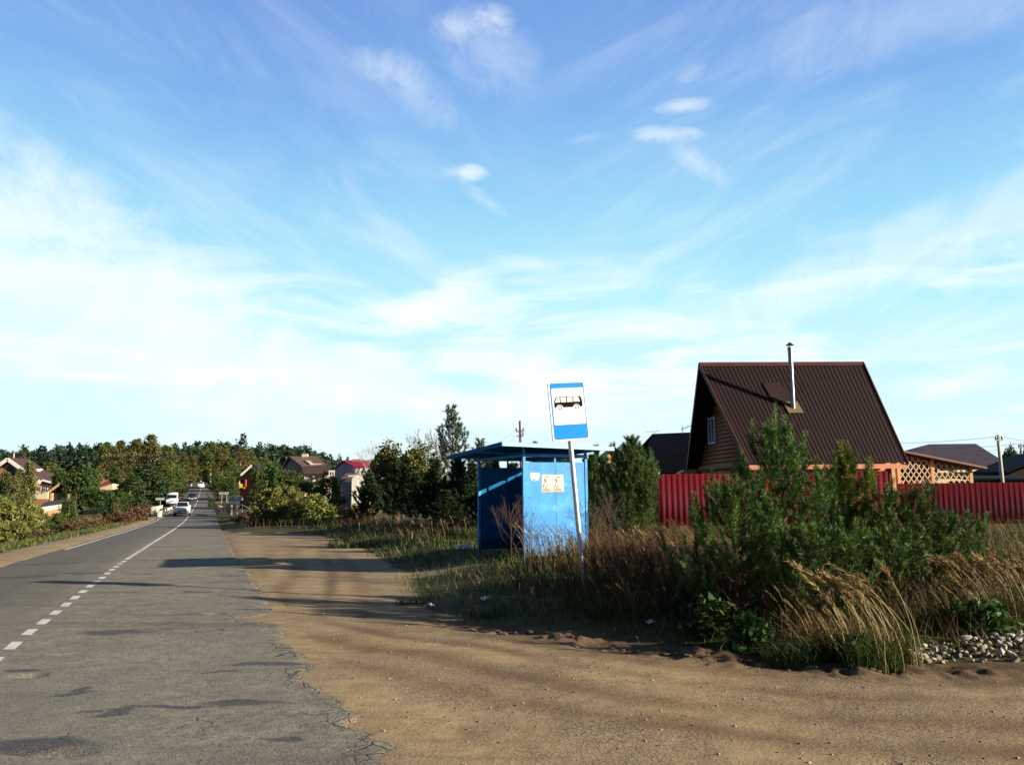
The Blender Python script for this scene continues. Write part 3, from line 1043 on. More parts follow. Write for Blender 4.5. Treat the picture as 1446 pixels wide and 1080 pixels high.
def panicles(B, hgt, r, lean, cols, stemc, n_sp=26, plume=.3, wind=(-.55, .12), hw=.02, sw=.0035):
    """stems topped by feathery nodding seed heads"""
    n = len(B)
    hgt = np.broadcast_to(hgt, (n,)) * (.8 + .35 * r.random(n))
    az = r.random(n) * 6.283
    ld = np.stack([np.cos(az), np.sin(az), 0 * az], 1) * lean * .4 * r.random((n, 1)) + np.array([wind[0], wind[1], 0]) * lean * (.6 + .8 * r.random((n, 1)))
    cols = np.array(cols)
    hc = cols[r.integers(len(cols), size=n)] * (1 + .18 * r.normal(size=(n, 1)))

    def at(f):
        return B + np.array([0, 0, 1]) * (hgt[:, None] * (f - .10 * f ** 3)) + ld * (hgt[:, None] * f ** 2.2)
    fs = np.linspace(0, 1, 6)
    side = np.array([1, .3, 0]) / 1.05
    V = []; C = []
    for f in fs:
        p = at(f); w = sw * (1.2 - .8 * f)
        V += [p - side * w, p + side * w]
        cc = np.array(stemc) * (1 - f) + hc * f
        C += [cc, cc]
    k = 12
    V1 = np.stack(V, 1).reshape(-1, 3); C1 = np.stack(C, 1).reshape(-1, 3)
    o = np.arange(n)[:, None] * k
    T = []
    for i in range(5):
        T += [o + np.array([2 * i, 2 * i + 1, 2 * i + 3]), o + np.array([2 * i, 2 * i + 3, 2 * i + 2])]
    T1 = np.concatenate(T)
    # spikelets
    f = 1 - plume * r.random((n, n_sp))
    i = np.repeat(np.arange(n), n_sp); ff = f.ravel()[:, None]
    p = B[i] + np.array([0, 0, 1]) * (hgt[i][:, None] * (ff - .10 * ff ** 3)) + ld[i] * (hgt[i][:, None] * ff ** 2.2)
    t = unit(np.array([0, 0, 1]) * (1 - .3 * ff ** 2) + ld[i] * 2.2 * ff ** 1.2)
    q = perp(t, r)
    ln = hw * 2.4 * (.6 + .8 * r.random((len(i), 1))) * (1.15 - .6 * np.abs((1 - ff) / plume - .5) * 2 * .8)
    d = unit(t * .85 + q * .5)
    s = perp(d, r) * hw * .22
    V2 = np.stack([p - s, p + s, p + d * ln], 1).reshape(-1, 3)
    C2 = np.repeat(hc[i] * (1 + .15 * r.normal(size=(len(i), 1))), 3, 0)
    T2 = np.arange(3 * len(i)).reshape(-1, 3) + len(V1)
    return np.concatenate([V1, V2]), np.concatenate([T1, T2]), np.clip(np.concatenate([C1, C2]), .003, .9)


def join(parts):
    V = []; F = []; C = []; n = 0
    for v, f, c in parts:
        V.append(v); F.append(f + n); C.append(c); n += len(v)
    return np.concatenate(V), np.concatenate(F), np.concatenate(C)


def scatter(r, n, x0, x1, y0, y1, keep):
    """n points of the rectangle that pass keep(x, y) -> probability; z from the terrain"""
    out = []
    tot = 0
    for _ in range(60):
        x = x0 + (x1 - x0) * r.random(n); y = y0 + (y1 - y0) * r.random(n)
        m = r.random(n) < keep(x, y)
        out.append(np.stack([x[m], y[m]], 1)); tot += m.sum()
        if tot >= n: break
    P = np.concatenate(out)[:n]
    return np.concatenate([P, (H(P[:, 0], P[:, 1]) - .02)[:, None]], 1)


def place(o, px, Y, top=None, width=None, nat_h=None, nat_w=None, rz=None, base=None, dz=0):
    """stand a plant at depth Y on the sight line px, as tall as the row `top` asks"""
    p = U(px, 690, Y)
    g = Hs(p.x, Y) if base is None else base
    sz = sx = 1.0
    if top is not None:
        sz = (U(px, top, Y).z - g) / nat_h
        sx = sz if width is None else (width / FPX * Y / 2) / nat_w
    o.location = (p.x, Y, g + dz)
    o.scale = (sx, sx, sz)
    o.rotation_euler = (0, 0, rng.random() * 6.28 if rz is None else rz)
    return o


# ---- foreground pines on the right
PG = [(.055, .115, .021), (.078, .148, .027), (.036, .08, .017), (.10, .17, .033)]
PY_ = [(.13, .18, .02), (.10, .155, .02), (.06, .115, .018), (.155, .20, .024)]


def fore_pine(px, Y, top, h_w, seed, cols, label, whorls=7, leader=.5, tip=None, low=.06, spread=1.0, dens=1.0, **shape):
    r = np.random.default_rng(seed)
    p = U(px, 690, Y); g = Hs(p.x, Y)
    h = U(px, top, Y).z - g
    o = make_young_pine('pine_tree', r, h, h_w, whorls, leader, 430, .082, .0090, cols, low=low, inc=.27, tip=tip, spread=spread, density=dens, **shape)
    o.location = (p.x, Y, g); o.rotation_euler = (0, 0, 0)
    tag(o, label, 'pine tree', 'young pines beside the dirt track')
    return o


fore_pine(1101, 12.6, 570, 1.3, 11, PG, 'tallest young pine beside the dirt track with a long upright leader', 8, .75, low=.03, prof=1.25, dens=.62, el0=10, el1=58)
fore_pine(1194, 13.3, 622, 1.15, 12, PY_, 'yellowish green young pine just right of the tallest one', 7, .55, tip=(.15, .17, .022), low=.04, prof=1.15, dens=.62, el0=10, el1=58)
fore_pine(1266, 12.7, 690, 1.15, 13, PG, 'low spreading young pine right of the yellowish one', 5, .5, spread=1.1, low=.04, prof=1.1, dens=.62, el0=8, el1=60)
fore_pine(1318, 12.8, 722, .85, 14, PG, 'small low pine rightmost in the clump among dry grass', 4, .45, spread=1.15, low=.04, prof=1.1, dens=.62, el0=8, el1=60)
fore_pine(1034, 12.0, 672, 1.1, 15, PG, 'low pine with raised shoots left of the tallest one', 5, .6, spread=1.1, low=.04, prof=1.15, dens=.62, el0=8, el1=60)
fore_pine(1150, 11.3, 752, 1.1, 16, PG, 'shortest pine crouching in front of the tallest one', 4, .34, spread=1.1, low=.04, dens=.7, el0=8)
fore_pine(1240, 11.9, 760, 1.0, 19, PG, 'low dark pine crouching behind the arching grass clump', 4, .36, spread=1.1, low=.04, dens=.7, el0=8)
fore_pine(890, 22.5, 617, 1.75, 17, PG, 'bushy green pine between the blue shelter and the red fence', 8, .42, low=.05, spread=1.1)
fore_pine(852, 27.0, 646, 1.5, 18, PG, 'darker pine half hidden behind the right post of the shelter', 7, .4, low=.05, spread=1.1)

# ------------------------------------------------------------------ bus stop sign
WHITE = plain('white_paint', (.80, .80, .78), .45, 0, .05, 9)
SIGNWHITE = plain('sign_white', (.60, .60, .59), .45, 0, .04, 9)
SIGNBLUE = plain('sign_blue', (.002, .20, .80), .5, 0, .08, 7, spec=.12)
SIGNBLACK = plain('sign_black', (.006, .006, .007), .7, 0, .1, 7, spec=.05)
STEEL = plain('galvanised_steel', (.55, .54, .52), .42, .75, .15, 12, .1)


def bus_sign():
    base = U(826, 832, 14.9)
    g = Hs(base.x, base.y)
    root = empty('bus_stop_sign', (base.x, base.y, g), 0)
    tilt = Euler((0, R(-4.6), R(20)), 'XYZ').to_matrix()
    tilt = Matrix.Rotation(R(-4.4), 3, 'Y') @ Matrix.Rotation(R(20), 3, 'Z')
    axisz = tilt @ Vector((0, 0, 1))
    root.rotation_mode = 'QUATERNION'; root.rotation_quaternion = tilt.to_quaternion()
    topz = (U(803, 545, 14.9) - Vector((base.x, base.y, g))).z / axisz.z
    Hp = 1.07; Wp = .725
    z1 = (U(803, 538.5, 14.9) - Vector((base.x, base.y, g))).z / axisz.z; z0 = z1 - Hp
    mb = MB(); mb.tube([(0, .03, -.4), (0, .03, topz - .1)], .0445, 16)
    mb.build('pole', STEEL, root, smooth_=False)

    def rr(x0, x1, za, zb, rad, y, d, n=6):
        pts = []
        for cx, cz, a0 in ((x1 - rad, za + rad, -90), (x1 - rad, zb - rad, 0), (x0 + rad, zb - rad, 90), (x0 + rad, za + rad, 180)):
            for i in range(n + 1):
                a = R(a0 + 90 * i / n); pts.append((cx + rad * math.cos(a), y, cz + rad * math.sin(a)))
        m = MB(); m.prism(pts, (0, d, 0)); return m
    rr(-Wp / 2, Wp / 2, z0, z1, .05, -.045, .03).build('panel', SIGNWHITE, root)
    rr(-Wp / 2 + .032, Wp / 2 - .032, z0 + .032, z1 - .032, .03, -.048, .0025).build('blue_field', SIGNBLUE, root)
    w0, w1 = z0 + .29, z1 - .125
    rr(-Wp / 2 + .052, Wp / 2 - .052, w0, w1, .025, -.051, .0025).build('white_field', SIGNWHITE, root)
    for z in (z0 + .2, z1 - .2):
        mb = MB(); mb.box((-.2, -.014, z - .02), (.2, -.004, z + .02)); mb.box((-.055, -.0045, z - .019), (.055, .08, z + .019)); mb.build('bracket', STEEL, root)
    # pictogram, front of the bus to the left; x in metres from the centre, z from the roof
    zb = w1 - .155 - .0
    y = -.054
    BX = .275; BH = .19
    m = MB()
    def poly(pts): m.prism([(a, y, zb - c) for a, c in pts], (0, .0025, 0))
    def wheelhole(cx, n=9, rad=.066):
        return [(cx + rad * math.cos(math.pi - math.pi * i / n), BH - .0 - rad * .78 * math.sin(math.pi * i / n) + .0) for i in range(n + 1)]
    # lower body with wheel arches cut out
    low = [(-BX, .098)] + [(-BX + .0, BH - .012), (-BX + .012, BH)] 
    bot = low + wheelhole(-.175) + wheelhole(.155) + [(BX - .02, BH), (BX - .004, BH - .02), (BX - .002, .098)]
    # split so each face is simple
    top_edge = .098
    xs = [p[0] for p in bot]
    pts = bot
    for (a, b) in zip(pts[1:-1], pts[2:]):
        if b[0] - a[0] > 1e-4:
            poly([(a[0], top_edge), (b[0], top_edge), (b[0], b[1]), (a[0], a[1])])
    poly([(-BX, top_edge), (-BX + .0121, top_edge), (-BX + .0121, BH), (-BX + .012, BH), (-BX, BH - .012)])
    # roof line, pillars
    poly([(-BX + .045, 0), (BX - .035, 0), (BX - .03, .010), (-BX + .04, .010)])
    poly([(-BX + .045, 0), (-BX + .058, .0101), (-BX + .012, .0979), (-BX, .0979), (-BX + .002, .07)])
    for xp in (-.155, -.03, .095):
        poly([(xp - .007, .0102), (xp + .007, .0102), (xp + .007, .0978), (xp - .007, .0978)])
    poly([(BX - .075, .0102), (BX - .03, .0102), (BX - .012, .05), (BX - .003, .0978), (BX - .045, .0978), (BX - .058, .04)])
    for cx in (-.175, .155):
        n = 20
        for i in range(n):
            a, b = 2 * math.pi * i / n, 2 * math.pi * (i + 1) / n
            f = lambda t, q: (cx + q * math.cos(t), BH - .002 + q * math.sin(t) * 1.0)
            poly([f(a, .030), f(b, .030), f(b, .040), f(a, .040)])
    m.build('bus_pictogram', SIGNBLACK, root)
    tag(root, 'tilted blue and white sign with a black bus symbol on a steel pole', 'road sign')


bus_sign()

# ------------------------------------------------------------------ bus shelter
BLUE = None


def shelter_material(shade_tint=False):
    m, k, b = newmat('blue_shelter_paint')
    co = k.coord('Object')
    n = k.noise(co, 2.2, 6, .65); n2 = k.noise(co, 9, 6, .7)
    st = k.coord('Object', (7, 7, .7)); ns = k.noise(st, 1.6, 5, .65)
    c = k.ramp(n, [(.3, (.006, .17, .50)), (.55, (.012, .27, .66)), (.75, (.05, .40, .74))])
    c = k.mix(k.m('MULTIPLY', k.smooth(ns, .52, .7), .4), c, (.012, .14, .42))
    c = k.mix(k.m('MULTIPLY', k.smooth(n2, .60, .66), .8), c, (.012, .06, .16))
    c = k.mix(k.m('MULTIPLY', k.smooth(k.noise(co, 5, 7, .72, .6), .58, .64), .55), c, (.16, .48, .72))
    c = k.mix(k.m('MULTIPLY', k.smooth(k.noise(co, 11, 6, .7, .4), .67, .70), .85), c, (.13, .06, .03))
    c = k.mix(k.m('MULTIPLY', k.smooth(k.noise(co, 14, 5, .7), .66, .69), .7), c, (.5, .62, .68))
    # soil splashed up the foot of the sheet
    z = k.n.new('ShaderNodeSeparateXYZ'); k.l.new(co, z.inputs[0])
    c = k.mix(k.m('MULTIPLY', k.m('SUBTRACT', 1.0, k.smooth(k.m('ADD', z.outputs[2], k.m('MULTIPLY', k.m('SUBTRACT', n2, .5), .5)), .05, .5)), .6), c, (.05, .045, .04))
    if shade_tint: c = k.mix(1.0, c, (.55, .5, .5), 'MULTIPLY')  # interior shade painted in: same blue, dimmed
    k.put(b, 'Base Color', c); b.inputs['Roughness'].default_value = .55 if not shade_tint else .8
    if shade_tint: b.inputs['Specular IOR Level'].default_value = .1
    k.put(b, 'Normal', k.bump(n2, .15, .004))
    return m


def shelter():
    A = R(24)
    C0 = U(740, 788, 20.0)
    g = Hs(C0.x, C0.y)
    root = empty('bus_shelter', (C0.x, C0.y, C0.z), A)
    m = shelter_material(); mi = shelter_material(True)  # second copy carries painted shade for the inside faces
    W, L, HT = 1.75, 2.95, 2.44
    pd = .07
    # posts
    for (x, y, h) in ((0, 0, HT), (W - pd, 0, HT), (0, L - pd, HT), (W - pd, L - pd, HT)):
        mb = MB(); mb.box((x, y, -.3), (x + pd, y + pd, h)); mb.build('post', m, root, .004)
    # top rails
    mb = MB(); mb.box((pd, .004, HT - .07), (W - pd, pd - .004, HT - .003)); mb.build('rail', m, root, .004)
    mb = MB(); mb.box((pd, L - pd + .004, HT - .07), (W - pd, L - .004, HT - .003)); mb.build('rail', m, root, .004)
    mb = MB(); mb.box((W - pd + .004, pd, HT - .07), (W - .004, L - pd, HT - .003)); mb.build('rail', m, root, .004)
    mb = MB(); mb.box((.004, pd, HT - .07), (pd - .004, L - pd, HT - .003)); mb.build('rail', m, root, .004)
    # sheets: near end, far end, back
    zs = 2.245
    mb = MB(); mb.box((pd + .003, .018, .02), (W / 2 - .004, .03, zs)); mb.box((W / 2 + .004, .018, .02), (W - pd - .003, .03, zs)); mb.build('end_wall', m, root)
    mb = MB(); mb.box((W / 2 - .02, .031, .0), (W / 2 + .02, .06, HT - .072)); mb.build('mullion', m, root)
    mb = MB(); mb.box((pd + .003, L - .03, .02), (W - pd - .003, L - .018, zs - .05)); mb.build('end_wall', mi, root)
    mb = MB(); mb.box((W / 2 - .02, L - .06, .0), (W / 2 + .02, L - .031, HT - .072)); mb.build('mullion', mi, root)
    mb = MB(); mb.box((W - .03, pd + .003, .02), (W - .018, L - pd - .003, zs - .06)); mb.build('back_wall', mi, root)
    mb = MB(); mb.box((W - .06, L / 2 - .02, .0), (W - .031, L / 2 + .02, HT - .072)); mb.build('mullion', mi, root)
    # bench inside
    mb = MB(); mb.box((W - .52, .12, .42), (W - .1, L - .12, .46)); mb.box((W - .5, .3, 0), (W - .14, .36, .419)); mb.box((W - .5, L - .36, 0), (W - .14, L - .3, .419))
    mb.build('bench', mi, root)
    # roof with its rim: a little higher along the roadside
    ox0, ox1, oy0, oy1 = -.72, W + .52, -.42, L + .35
    def rz_(x, y):
        u = (x - ox0) / (ox1 - ox0); v = (y - oy0) / (oy1 - oy0)
        return (2.655 * (1 - u) + 2.565 * u) * (1 - v) + (2.475 * (1 - u) + 2.46 * u) * v
    c4 = [(ox0, oy0), (ox1, oy0), (ox1, oy1), (ox0, oy1)]
    mb = MB()
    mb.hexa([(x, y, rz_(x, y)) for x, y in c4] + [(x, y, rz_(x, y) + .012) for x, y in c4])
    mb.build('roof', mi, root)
    rim = plain('roof_rim', (.26, .52, .62), .5, 0, .2, 8, dirt=(.06, .2, .35))
    mb = MB()
    e4 = [(ox0 + .003, oy0 - .02), (ox1, oy0 - .02), (ox1, oy0 - .002), (ox0 + .003, oy0 - .002)]
    mb.hexa([(x, y, rz_(x, oy0) - .05) for x, y in e4] + [(x, y, rz_(x, oy0) + .045) for x, y in e4])
    mb.build('near_rim', rim, root)
    mb = MB()
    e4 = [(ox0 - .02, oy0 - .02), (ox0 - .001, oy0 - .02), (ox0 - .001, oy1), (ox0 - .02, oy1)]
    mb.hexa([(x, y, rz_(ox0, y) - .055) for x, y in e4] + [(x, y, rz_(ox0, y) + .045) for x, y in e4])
    mb.build('road_rim', mi, root)  # dimmed blue imitates shade on the roadside edge
    for x, y, t in [(x, y, rz_(x, y) - .003) for x in (pd / 2, W - pd / 2) for y in (pd / 2, L - pd / 2)]:
        mb = MB(); mb.box((x - .03, y - .03, HT + .002), (x + .03, y + .03, t)); mb.build('roof_strut', m, root)
    for y in (oy0 + .12, L * .5, oy1 - .12):
        mb = MB(); mb.bar((ox0 + .03, y, rz_(ox0, y) - .022), (ox1 - .03, y, rz_(ox1, y) - .022), .05, .035); mb.build('rafter', m, root)
    tag(root, 'open fronted blue sheet metal shelter with a flat overhanging roof', 'bus shelter')
    # notices pasted on the sunny end
    M = root.matrix_basis
    paper = plain('notice_paper', (.66, .62, .55), .8, 0, .12, 9, dirt=(.52, .34, .22))
    org = plain('orange_print', (.60, .27, .13), .8, 0, .3, 25)
    inkd = plain('dark_print', (.17, .12, .08), .8, 0, .4, 30)
    grn = plain('green_print', (.25, .32, .13), .8, 0, .3, 30)
    def sheet(name, x0, x1, z0, z1, label, cat, torn=False, group=None):
        r_ = empty(name, (C0.x, C0.y, C0.z), A)
        mb = MB(); y = .0145
        if torn:
            pts = [(x0, y, z1), (x0, y, z0 + .05)]
            q = 9
            for i in range(q):
                pts.append((x0 + (x1 - x0) * (i + .5) / q, y, z0 + (.0 if i % 2 else .07) + .02 * math.sin(5 * i)))
            pts += [(x1 - .01, y, z0 + .06), (x1 + .015, y, (z0 + z1) / 2 + .02), (x1, y, z1)]
            mb.prism(pts[::-1], (0, .0025, 0))
        else:
            mb.box((x0, y, z0), (x1, y + .0025, z1))
        mb.build('sheet', paper, r_)
        tag(r_, label, cat, group)
        return r_
    sheet('torn_notice', .20, .44, 1.80, 2.0, 'torn white paper notice pasted left of the two posters', 'notice', True)
    for i, (x0, lab) in enumerate(((.50, 'left one of two orange and white posters on the blue shelter'), (.80, 'right one of two orange and white posters on the blue shelter'))):
        x1 = x0 + .285; z0, z1 = 1.54, 1.95
        r_ = sheet('poster', x0, x1, z0, z1, lab, 'poster', group='posters on the shelter end wall')
        mb = MB(); y = .0115
        mb.prism([(x0 + .02, y, z0 + .01), (x1 - .05, y, z0 + .015), (x1 - .03, y, z0 + .06), (x0 + .1, y, z0 + .085), (x0 + .02, y, z0 + .07)][::-1], (0, .0025, 0))
        mb.build('orange_band', org, r_)
        mb = MB()
        nb = 6
        for q in range(nb):
            a = x0 + (.075 if i == 0 else .085) + q * .022
            mb.box((a, y, z1 - .075), (a + (.014 if q % 2 else .018), y + .0025, z1 - .04 + .006 * (q % 2)))
        mb.build('heading', org, r_)
        mb = MB()
        mb.bar((x0 + .06, y + .0012, z1 - .1), (x0 + .13, y + .0012, z1 - .2), .0025, .022, up=(0, 0, 1))
        mb.prism([(x0 + .03, y, z0 + .1), (x0 + .06, y, z0 + .1), (x0 + .075, y, z0 + .2), (x0 + .055, y, z0 + .22)][::-1], (0, .0025, 0))
        mb.prism([(x0 + .09, y, z1 - .20), (x0 + .12, y, z1 - .10), (x0 + .105, y, z1 - .09), (x0 + .07, y, z1 - .15)], (0, .0025, 0))
        mb.build('figure', inkd, r_)
        mb = MB(); mb.prism([(x0 + .09, y, z0 + .09), (x0 + .15, y, z0 + .095), (x0 + .15, y, z0 + .15), (x0 + .12, y, z0 + .17), (x0 + .1, y, z0 + .14)][::-1], (0, .0025, 0)); mb.build('green_patch', grn, r_)
        mb = MB()
        mb.box((x1 - .06, y, z0 + .17), (x1 - .02, y + .0025, z0 + .18))
        mb.build('small_print', inkd, r_)


shelter()


# ------------------------------------------------------------------ house materials
def roof_metal(name, c, spec=.3):
    if name in MATS: return MATS[name]
    m, k, b = newmat(name); MATS[name] = m
    co = k.coord('Object')
    n = k.noise(co, 1.1, 5, .6); n2 = k.noise(co, 14, 4, .65)
    cc = k.ramp(k.m('ADD', k.m('MULTIPLY', n, .6), k.m('MULTIPLY', n2, .4)), [(.3, tuple(x * .7 for x in c)), (.7, tuple(x * 1.3 for x in c))])
    k.put(b, 'Base Color', cc); b.inputs['Roughness'].default_value = .6
    b.inputs['Specular IOR Level'].default_value = spec
    return m


def brick_mat(name, c):
    m, k, b = newmat(name)
    co = k.coord('Object')
    n = k.noise(co, 1.3, 5, .6); n2 = k.noise(co, 9, 4, .7)
    cc = k.ramp(k.m('ADD', k.m('MULTIPLY', n, .5), k.m('MULTIPLY', n2, .5)), [(.3, tuple(x * .75 for x in c)), (.7, tuple(min(1, x * 1.2) for x in c))])
    z = k.n.new('ShaderNodeSeparateXYZ'); k.l.new(co, z.inputs[0])
    fr = k.m('FRACT', k.m('MULTIPLY', z.outputs[2], 12.5))
    cc = k.mix(k.m('MULTIPLY', k.m('LESS_THAN', fr, .14), .35), cc, (.5, .46, .4))
    k.put(b, 'Base Color', cc); b.inputs['Roughness'].default_value = .9
    return m


LOG = plain('log_wood', (.30, .088, .020), .6, 0, .3, 5, .15)
PLANK = plain('planed_wood', (.62, .35, .16), .65, 0, .2, 7, .1)
FASCIA = plain('orange_fascia', (.58, .22, .12), .6, 0, .12, 7)
DARKROOF = roof_metal('brown_metal_roof', (.0185, .0080, .0073))
RIDGE = roof_metal('ridge_metal', (.085, .028, .025))
FRAME = plain('window_frame', (.55, .62, .72), .4, 0, .06, 8)
CHROME = plain('flue_steel', (.22, .215, .21), .34, .9, .3, 10, .05)
RUST = plain('flashing', (.20, .155, .07), .6, .3, .3, 8)
BLACKROOF = roof_metal('black_roof', (.004, .0035, .004), .04)
PLATEROOF = roof_metal('roof_patch', (.028, .0125, .0115))


def glassmat(name, c=(.02, .025, .03)):
    m, k, b = newmat(name)
    b.inputs['Base Color'].default_value = (*c, 1)
    b.inputs['Roughness'].default_value = .06
    b.inputs['Specular IOR Level'].default_value = .8
    return m


GLASS = glassmat('window_glass')


def corrugated(ridge_a, ridge_b, eave_a, eave_b, pitch, depth, th=.012):
    """ribbed sheet between a ridge line and an eave line (world points); returns an MB filled with it"""
    ra, rb, ea, eb = map(Vector, (ridge_a, ridge_b, eave_a, eave_b))
    n = (rb - ra).cross(ea - ra).normalized()
    if n.z < 0: n = -n
    N = max(2, int((rb - ra).length / pitch))
    us = []; hs = []
    for i in range(N):
        for f, h in ((0, 0), (.30, 0), (.42, 1), (.78, 1), (.9, 0)):
            us.append((i + f) / N); hs.append(h * depth)
    us.append(1.0); hs.append(0)
    V = []; F = []
    for u, h in zip(us, hs):
        r_ = ra.lerp(rb, u); e_ = ea.lerp(eb, u)
        V += [r_ + n * h, e_ + n * h, e_ + n * (h - th), r_ + n * (h - th)]
    for i in range(len(us) - 1):
        a = i * 4; b = a + 4
        F += [(a, a + 1, b + 1, b), (a + 3, b + 3, b + 2, a + 2), (a + 1, a + 2, b + 2, b + 1), (a, b, b + 3, a + 3)]
    F += [(0, 3, 2, 1), (len(V) - 4, len(V) - 3, len(V) - 2, len(V) - 1)]
    return V, F, n


def window_part(root, mid, wdir, w, h, nrm, frame_m, loc, fw=.07, mull=True):
    """window frame with its pane (sub-part) on a wall; mid is the centre in world coordinates"""
    mid = Vector(mid); x = Vector(wdir).normalized(); z = Vector((0, 0, 1)); nrm = Vector(nrm).normalized()
    mb = MB(loc)
    a, b = w / 2, h / 2
    def blk(x0, x1, z0, z1, d0, d1):
        p = []
        for zz in (z0, z1):
            for xx, dd in ((x0, d0), (x1, d0), (x1, d1), (x0, d1)):
                p.append(mid + x * xx + z * zz + nrm * dd)
        mb.hexa(p)
    blk(-a, a, -b, -b + fw, -.02, .06); blk(-a, a, b - fw, b, -.02, .06)
    blk(-a, -a + fw, -b + fw, b - fw, -.02, .06); blk(a - fw, a, -b + fw, b - fw, -.02, .06)
    if mull: blk(-fw * .45, fw * .45, -b + fw, b - fw, -.02, .055)
    f = mb.build('window', frame_m, root)
    mb = MB(loc); blk(-a + fw, a - fw, -b + fw, b - fw, -.01, .02)
    mb.build('pane', GLASS, f)
    return f


# ------------------------------------------------------------------ the A-frame log house
def log_house():
    R1 = U(988, 513.5, 39.0); R2 = U(1218, 511, 39.3)
    R2.z = R1.z
    E1 = U(1058, 655, 34.6); E2 = U(1281, 652, 34.9); E2.z = E1.z
    F1 = U(970, 655, 43.4); F1.z = E1.z
    F2 = E2 + (F1 - E1)
    loc = Vector((E1.x, E1.y, Hs(E1.x, E1.y)))
    g = loc.z
    root = empty('log_house', loc)
    V, F, n = corrugated(R1, R2, E1, E2, .2, .015)
    mb = MB(loc); mb.add(V, F)
    V, F, n2 = corrugated(R1, R2, F1, F2, .2, .015); mb.add(V, F)
    roof = mb.build('roof', DARKROOF, root)
    # ridge cap
    mb = MB(loc)
    ax = (R2 - R1).normalized()
    a = R1 - ax * .04; b = R2 + ax * .04
    s1 = (E1 - R1).normalized(); s2 = (F1 - R1).normalized()
    up = Vector((0, 0, .065))
    for s in (s1, s2):
        mb.slab([a + up, b + up, b + up * .9 + s * .27, a + up * .9 + s * .27], .012, up=(n if s is s1 else n2))
    mb.build('ridge_cap', RIDGE, roof)
    # barge boards along both gables, near and far slopes
    for (ra, e, f) in ((R1, E1, F1), (R2, E2, F2)):
        off = ax * (-.03 if ra is R1 else .03)
        mb = MB(loc)
        for q in (e, f):
            d = Vector((0, 0, -.11))
            mb.bar(ra + off + d * .4, q + off + d * .6, .045, .2)
        mb.build('barge_board', RIDGE, root)
    mb = MB(loc); mb.bar(E1 + Vector((0, .06, -.14)), E2 + Vector((0, .06, -.14)), .04, .19); mb.build('fascia', FASCIA, root)
    # gable of rounded logs, set in from the roof edge
    inn = .62
    P1 = E1 + ax * inn; Q1 = F1 + ax * inn
    top = Vector(((P1.x + Q1.x) / 2, (P1.y + Q1.y) / 2, R1.z))
    gd = (Q1 - P1).normalized()
    mb = MB(loc); z = g - .3; r_ = .105
    half = (Q1 - P1).length / 2
    mid = (P1 + Q1) / 2
    i = 0
    while z < R1.z - .5:
        fr = max(0, (z - E1.z + .15) / (R1.z - E1.z))
        hw = half * (1 - fr) - .28
        if z < E1.z: hw = half - .75
        mb.tube([Vector((mid.x, mid.y, z)) - gd * hw, Vector((mid.x, mid.y, z)) + gd * hw], r_, 8)
        z += .185; i += 1
    mb.build('gable_wall', LOG, root, smooth_=True)
    # long side under the eave and the far gable
    mb = MB(loc); z = g - .3
    A = P1 + gd * .75; B = E2 - ax * .35 + gd * .75
    while z < E1.z + .2:
        mb.tube([Vector((A.x, A.y, z)), Vector((B.x, B.y, z))], .105, 8)
        z += .185
    mb.build('side_wall', LOG, root, smooth_=True)
    mb = MB(loc)
    A2 = E2 - ax * .45 + gd * .8; B2 = F2 - ax * .45 - gd * .8
    t2 = Vector(((A2.x + B2.x) / 2, (A2.y + B2.y) / 2, R1.z - .25))
    mb.prism([Vector((A2.x, A2.y, g - .3)), Vector((B2.x, B2.y, g - .3)), Vector((B2.x, B2.y, E1.z + .5)), t2, Vector((A2.x, A2.y, E1.z + .5))], -ax * .15)
    mb.build('far_gable_wall', LOG, root)
    mb = MB(loc); mb.box((B.x - .02, B.y - .2, g), (B.x + .14, B.y - .02, E1.z - .05)); mb.build('corner_post', PLANK, root)
    # belt beam at eave height
    mb = MB(loc); mb.bar(Vector((P1.x - .12, P1.y + .75, E1.z + .02)), Vector((Q1.x - .12, Q1.y - .75, E1.z + .02)), .12, .18); mb.build('belt_beam', LOG, root)
    wz = (U(1010, 583, 38).z + U(1010, 622, 38).z) / 2; wh = 1.3
    # window in the gable, on the sight line seen in the picture
    best = min(np.linspace(0, 1, 200), key=lambda f: abs((lambda p: (CR.transposed() @ (p - Vector((0, 0, CAMZ)))))(P1.lerp(Q1, f)).x / -(CR.transposed() @ (P1.lerp(Q1, f) + Vector((0, 0, wz)) - Vector((0, 0, CAMZ + P1.z)))).z - (1010 - 723) / FPX))
    wm = P1.lerp(Q1, best); wm.z = wz
    window_part(root, wm, gd, .95, wh, -ax, FRAME, loc - Vector((-.13, 0, 0)), .09)
    # flue pipe with flashing and cowl
    px = 1120; fr = (577 - 513) / (655 - 513)
    for Yq in np.linspace(35, 39, 400):
        p = U(px, 577, Yq)
        if n.dot(p - R1) < 0: break
    mb = MB(loc); s = s1; c = p + n * .065
    mb.slab([c + ax * -.34 - s * .42, c + ax * .34 - s * .42, c + ax * .34 + s * .34, c - ax * .34 + s * .34][::-1], .02, up=n); mb.build('flashing', RUST, roof)
    mb = MB(loc); c = p + n * .055
    mb.slab([c + ax * -.75 - s * 1.75, c + ax * .12 - s * 1.75, c + ax * .12 - s * .42, c - ax * .75 - s * .42][::-1], .008, up=n); mb.build('roof_plate', PLATEROOF, roof)
    tz = U(1116, 490, p.y).z
    mb = MB(loc)
    q = Vector((p.x, p.y, p.z - .2)); t = Vector((p.x, p.y, tz))
    mb.tube([q, t], .105, 14)
    for f in (.33, .62, .97): 
        c = q.lerp(t, f); mb.tube([c - Vector((0, 0, .035)), c + Vector((0, 0, .035))], .116, 14)
    fl = mb.build('flue', CHROME, root, smooth_=False)
    mb = MB(loc)
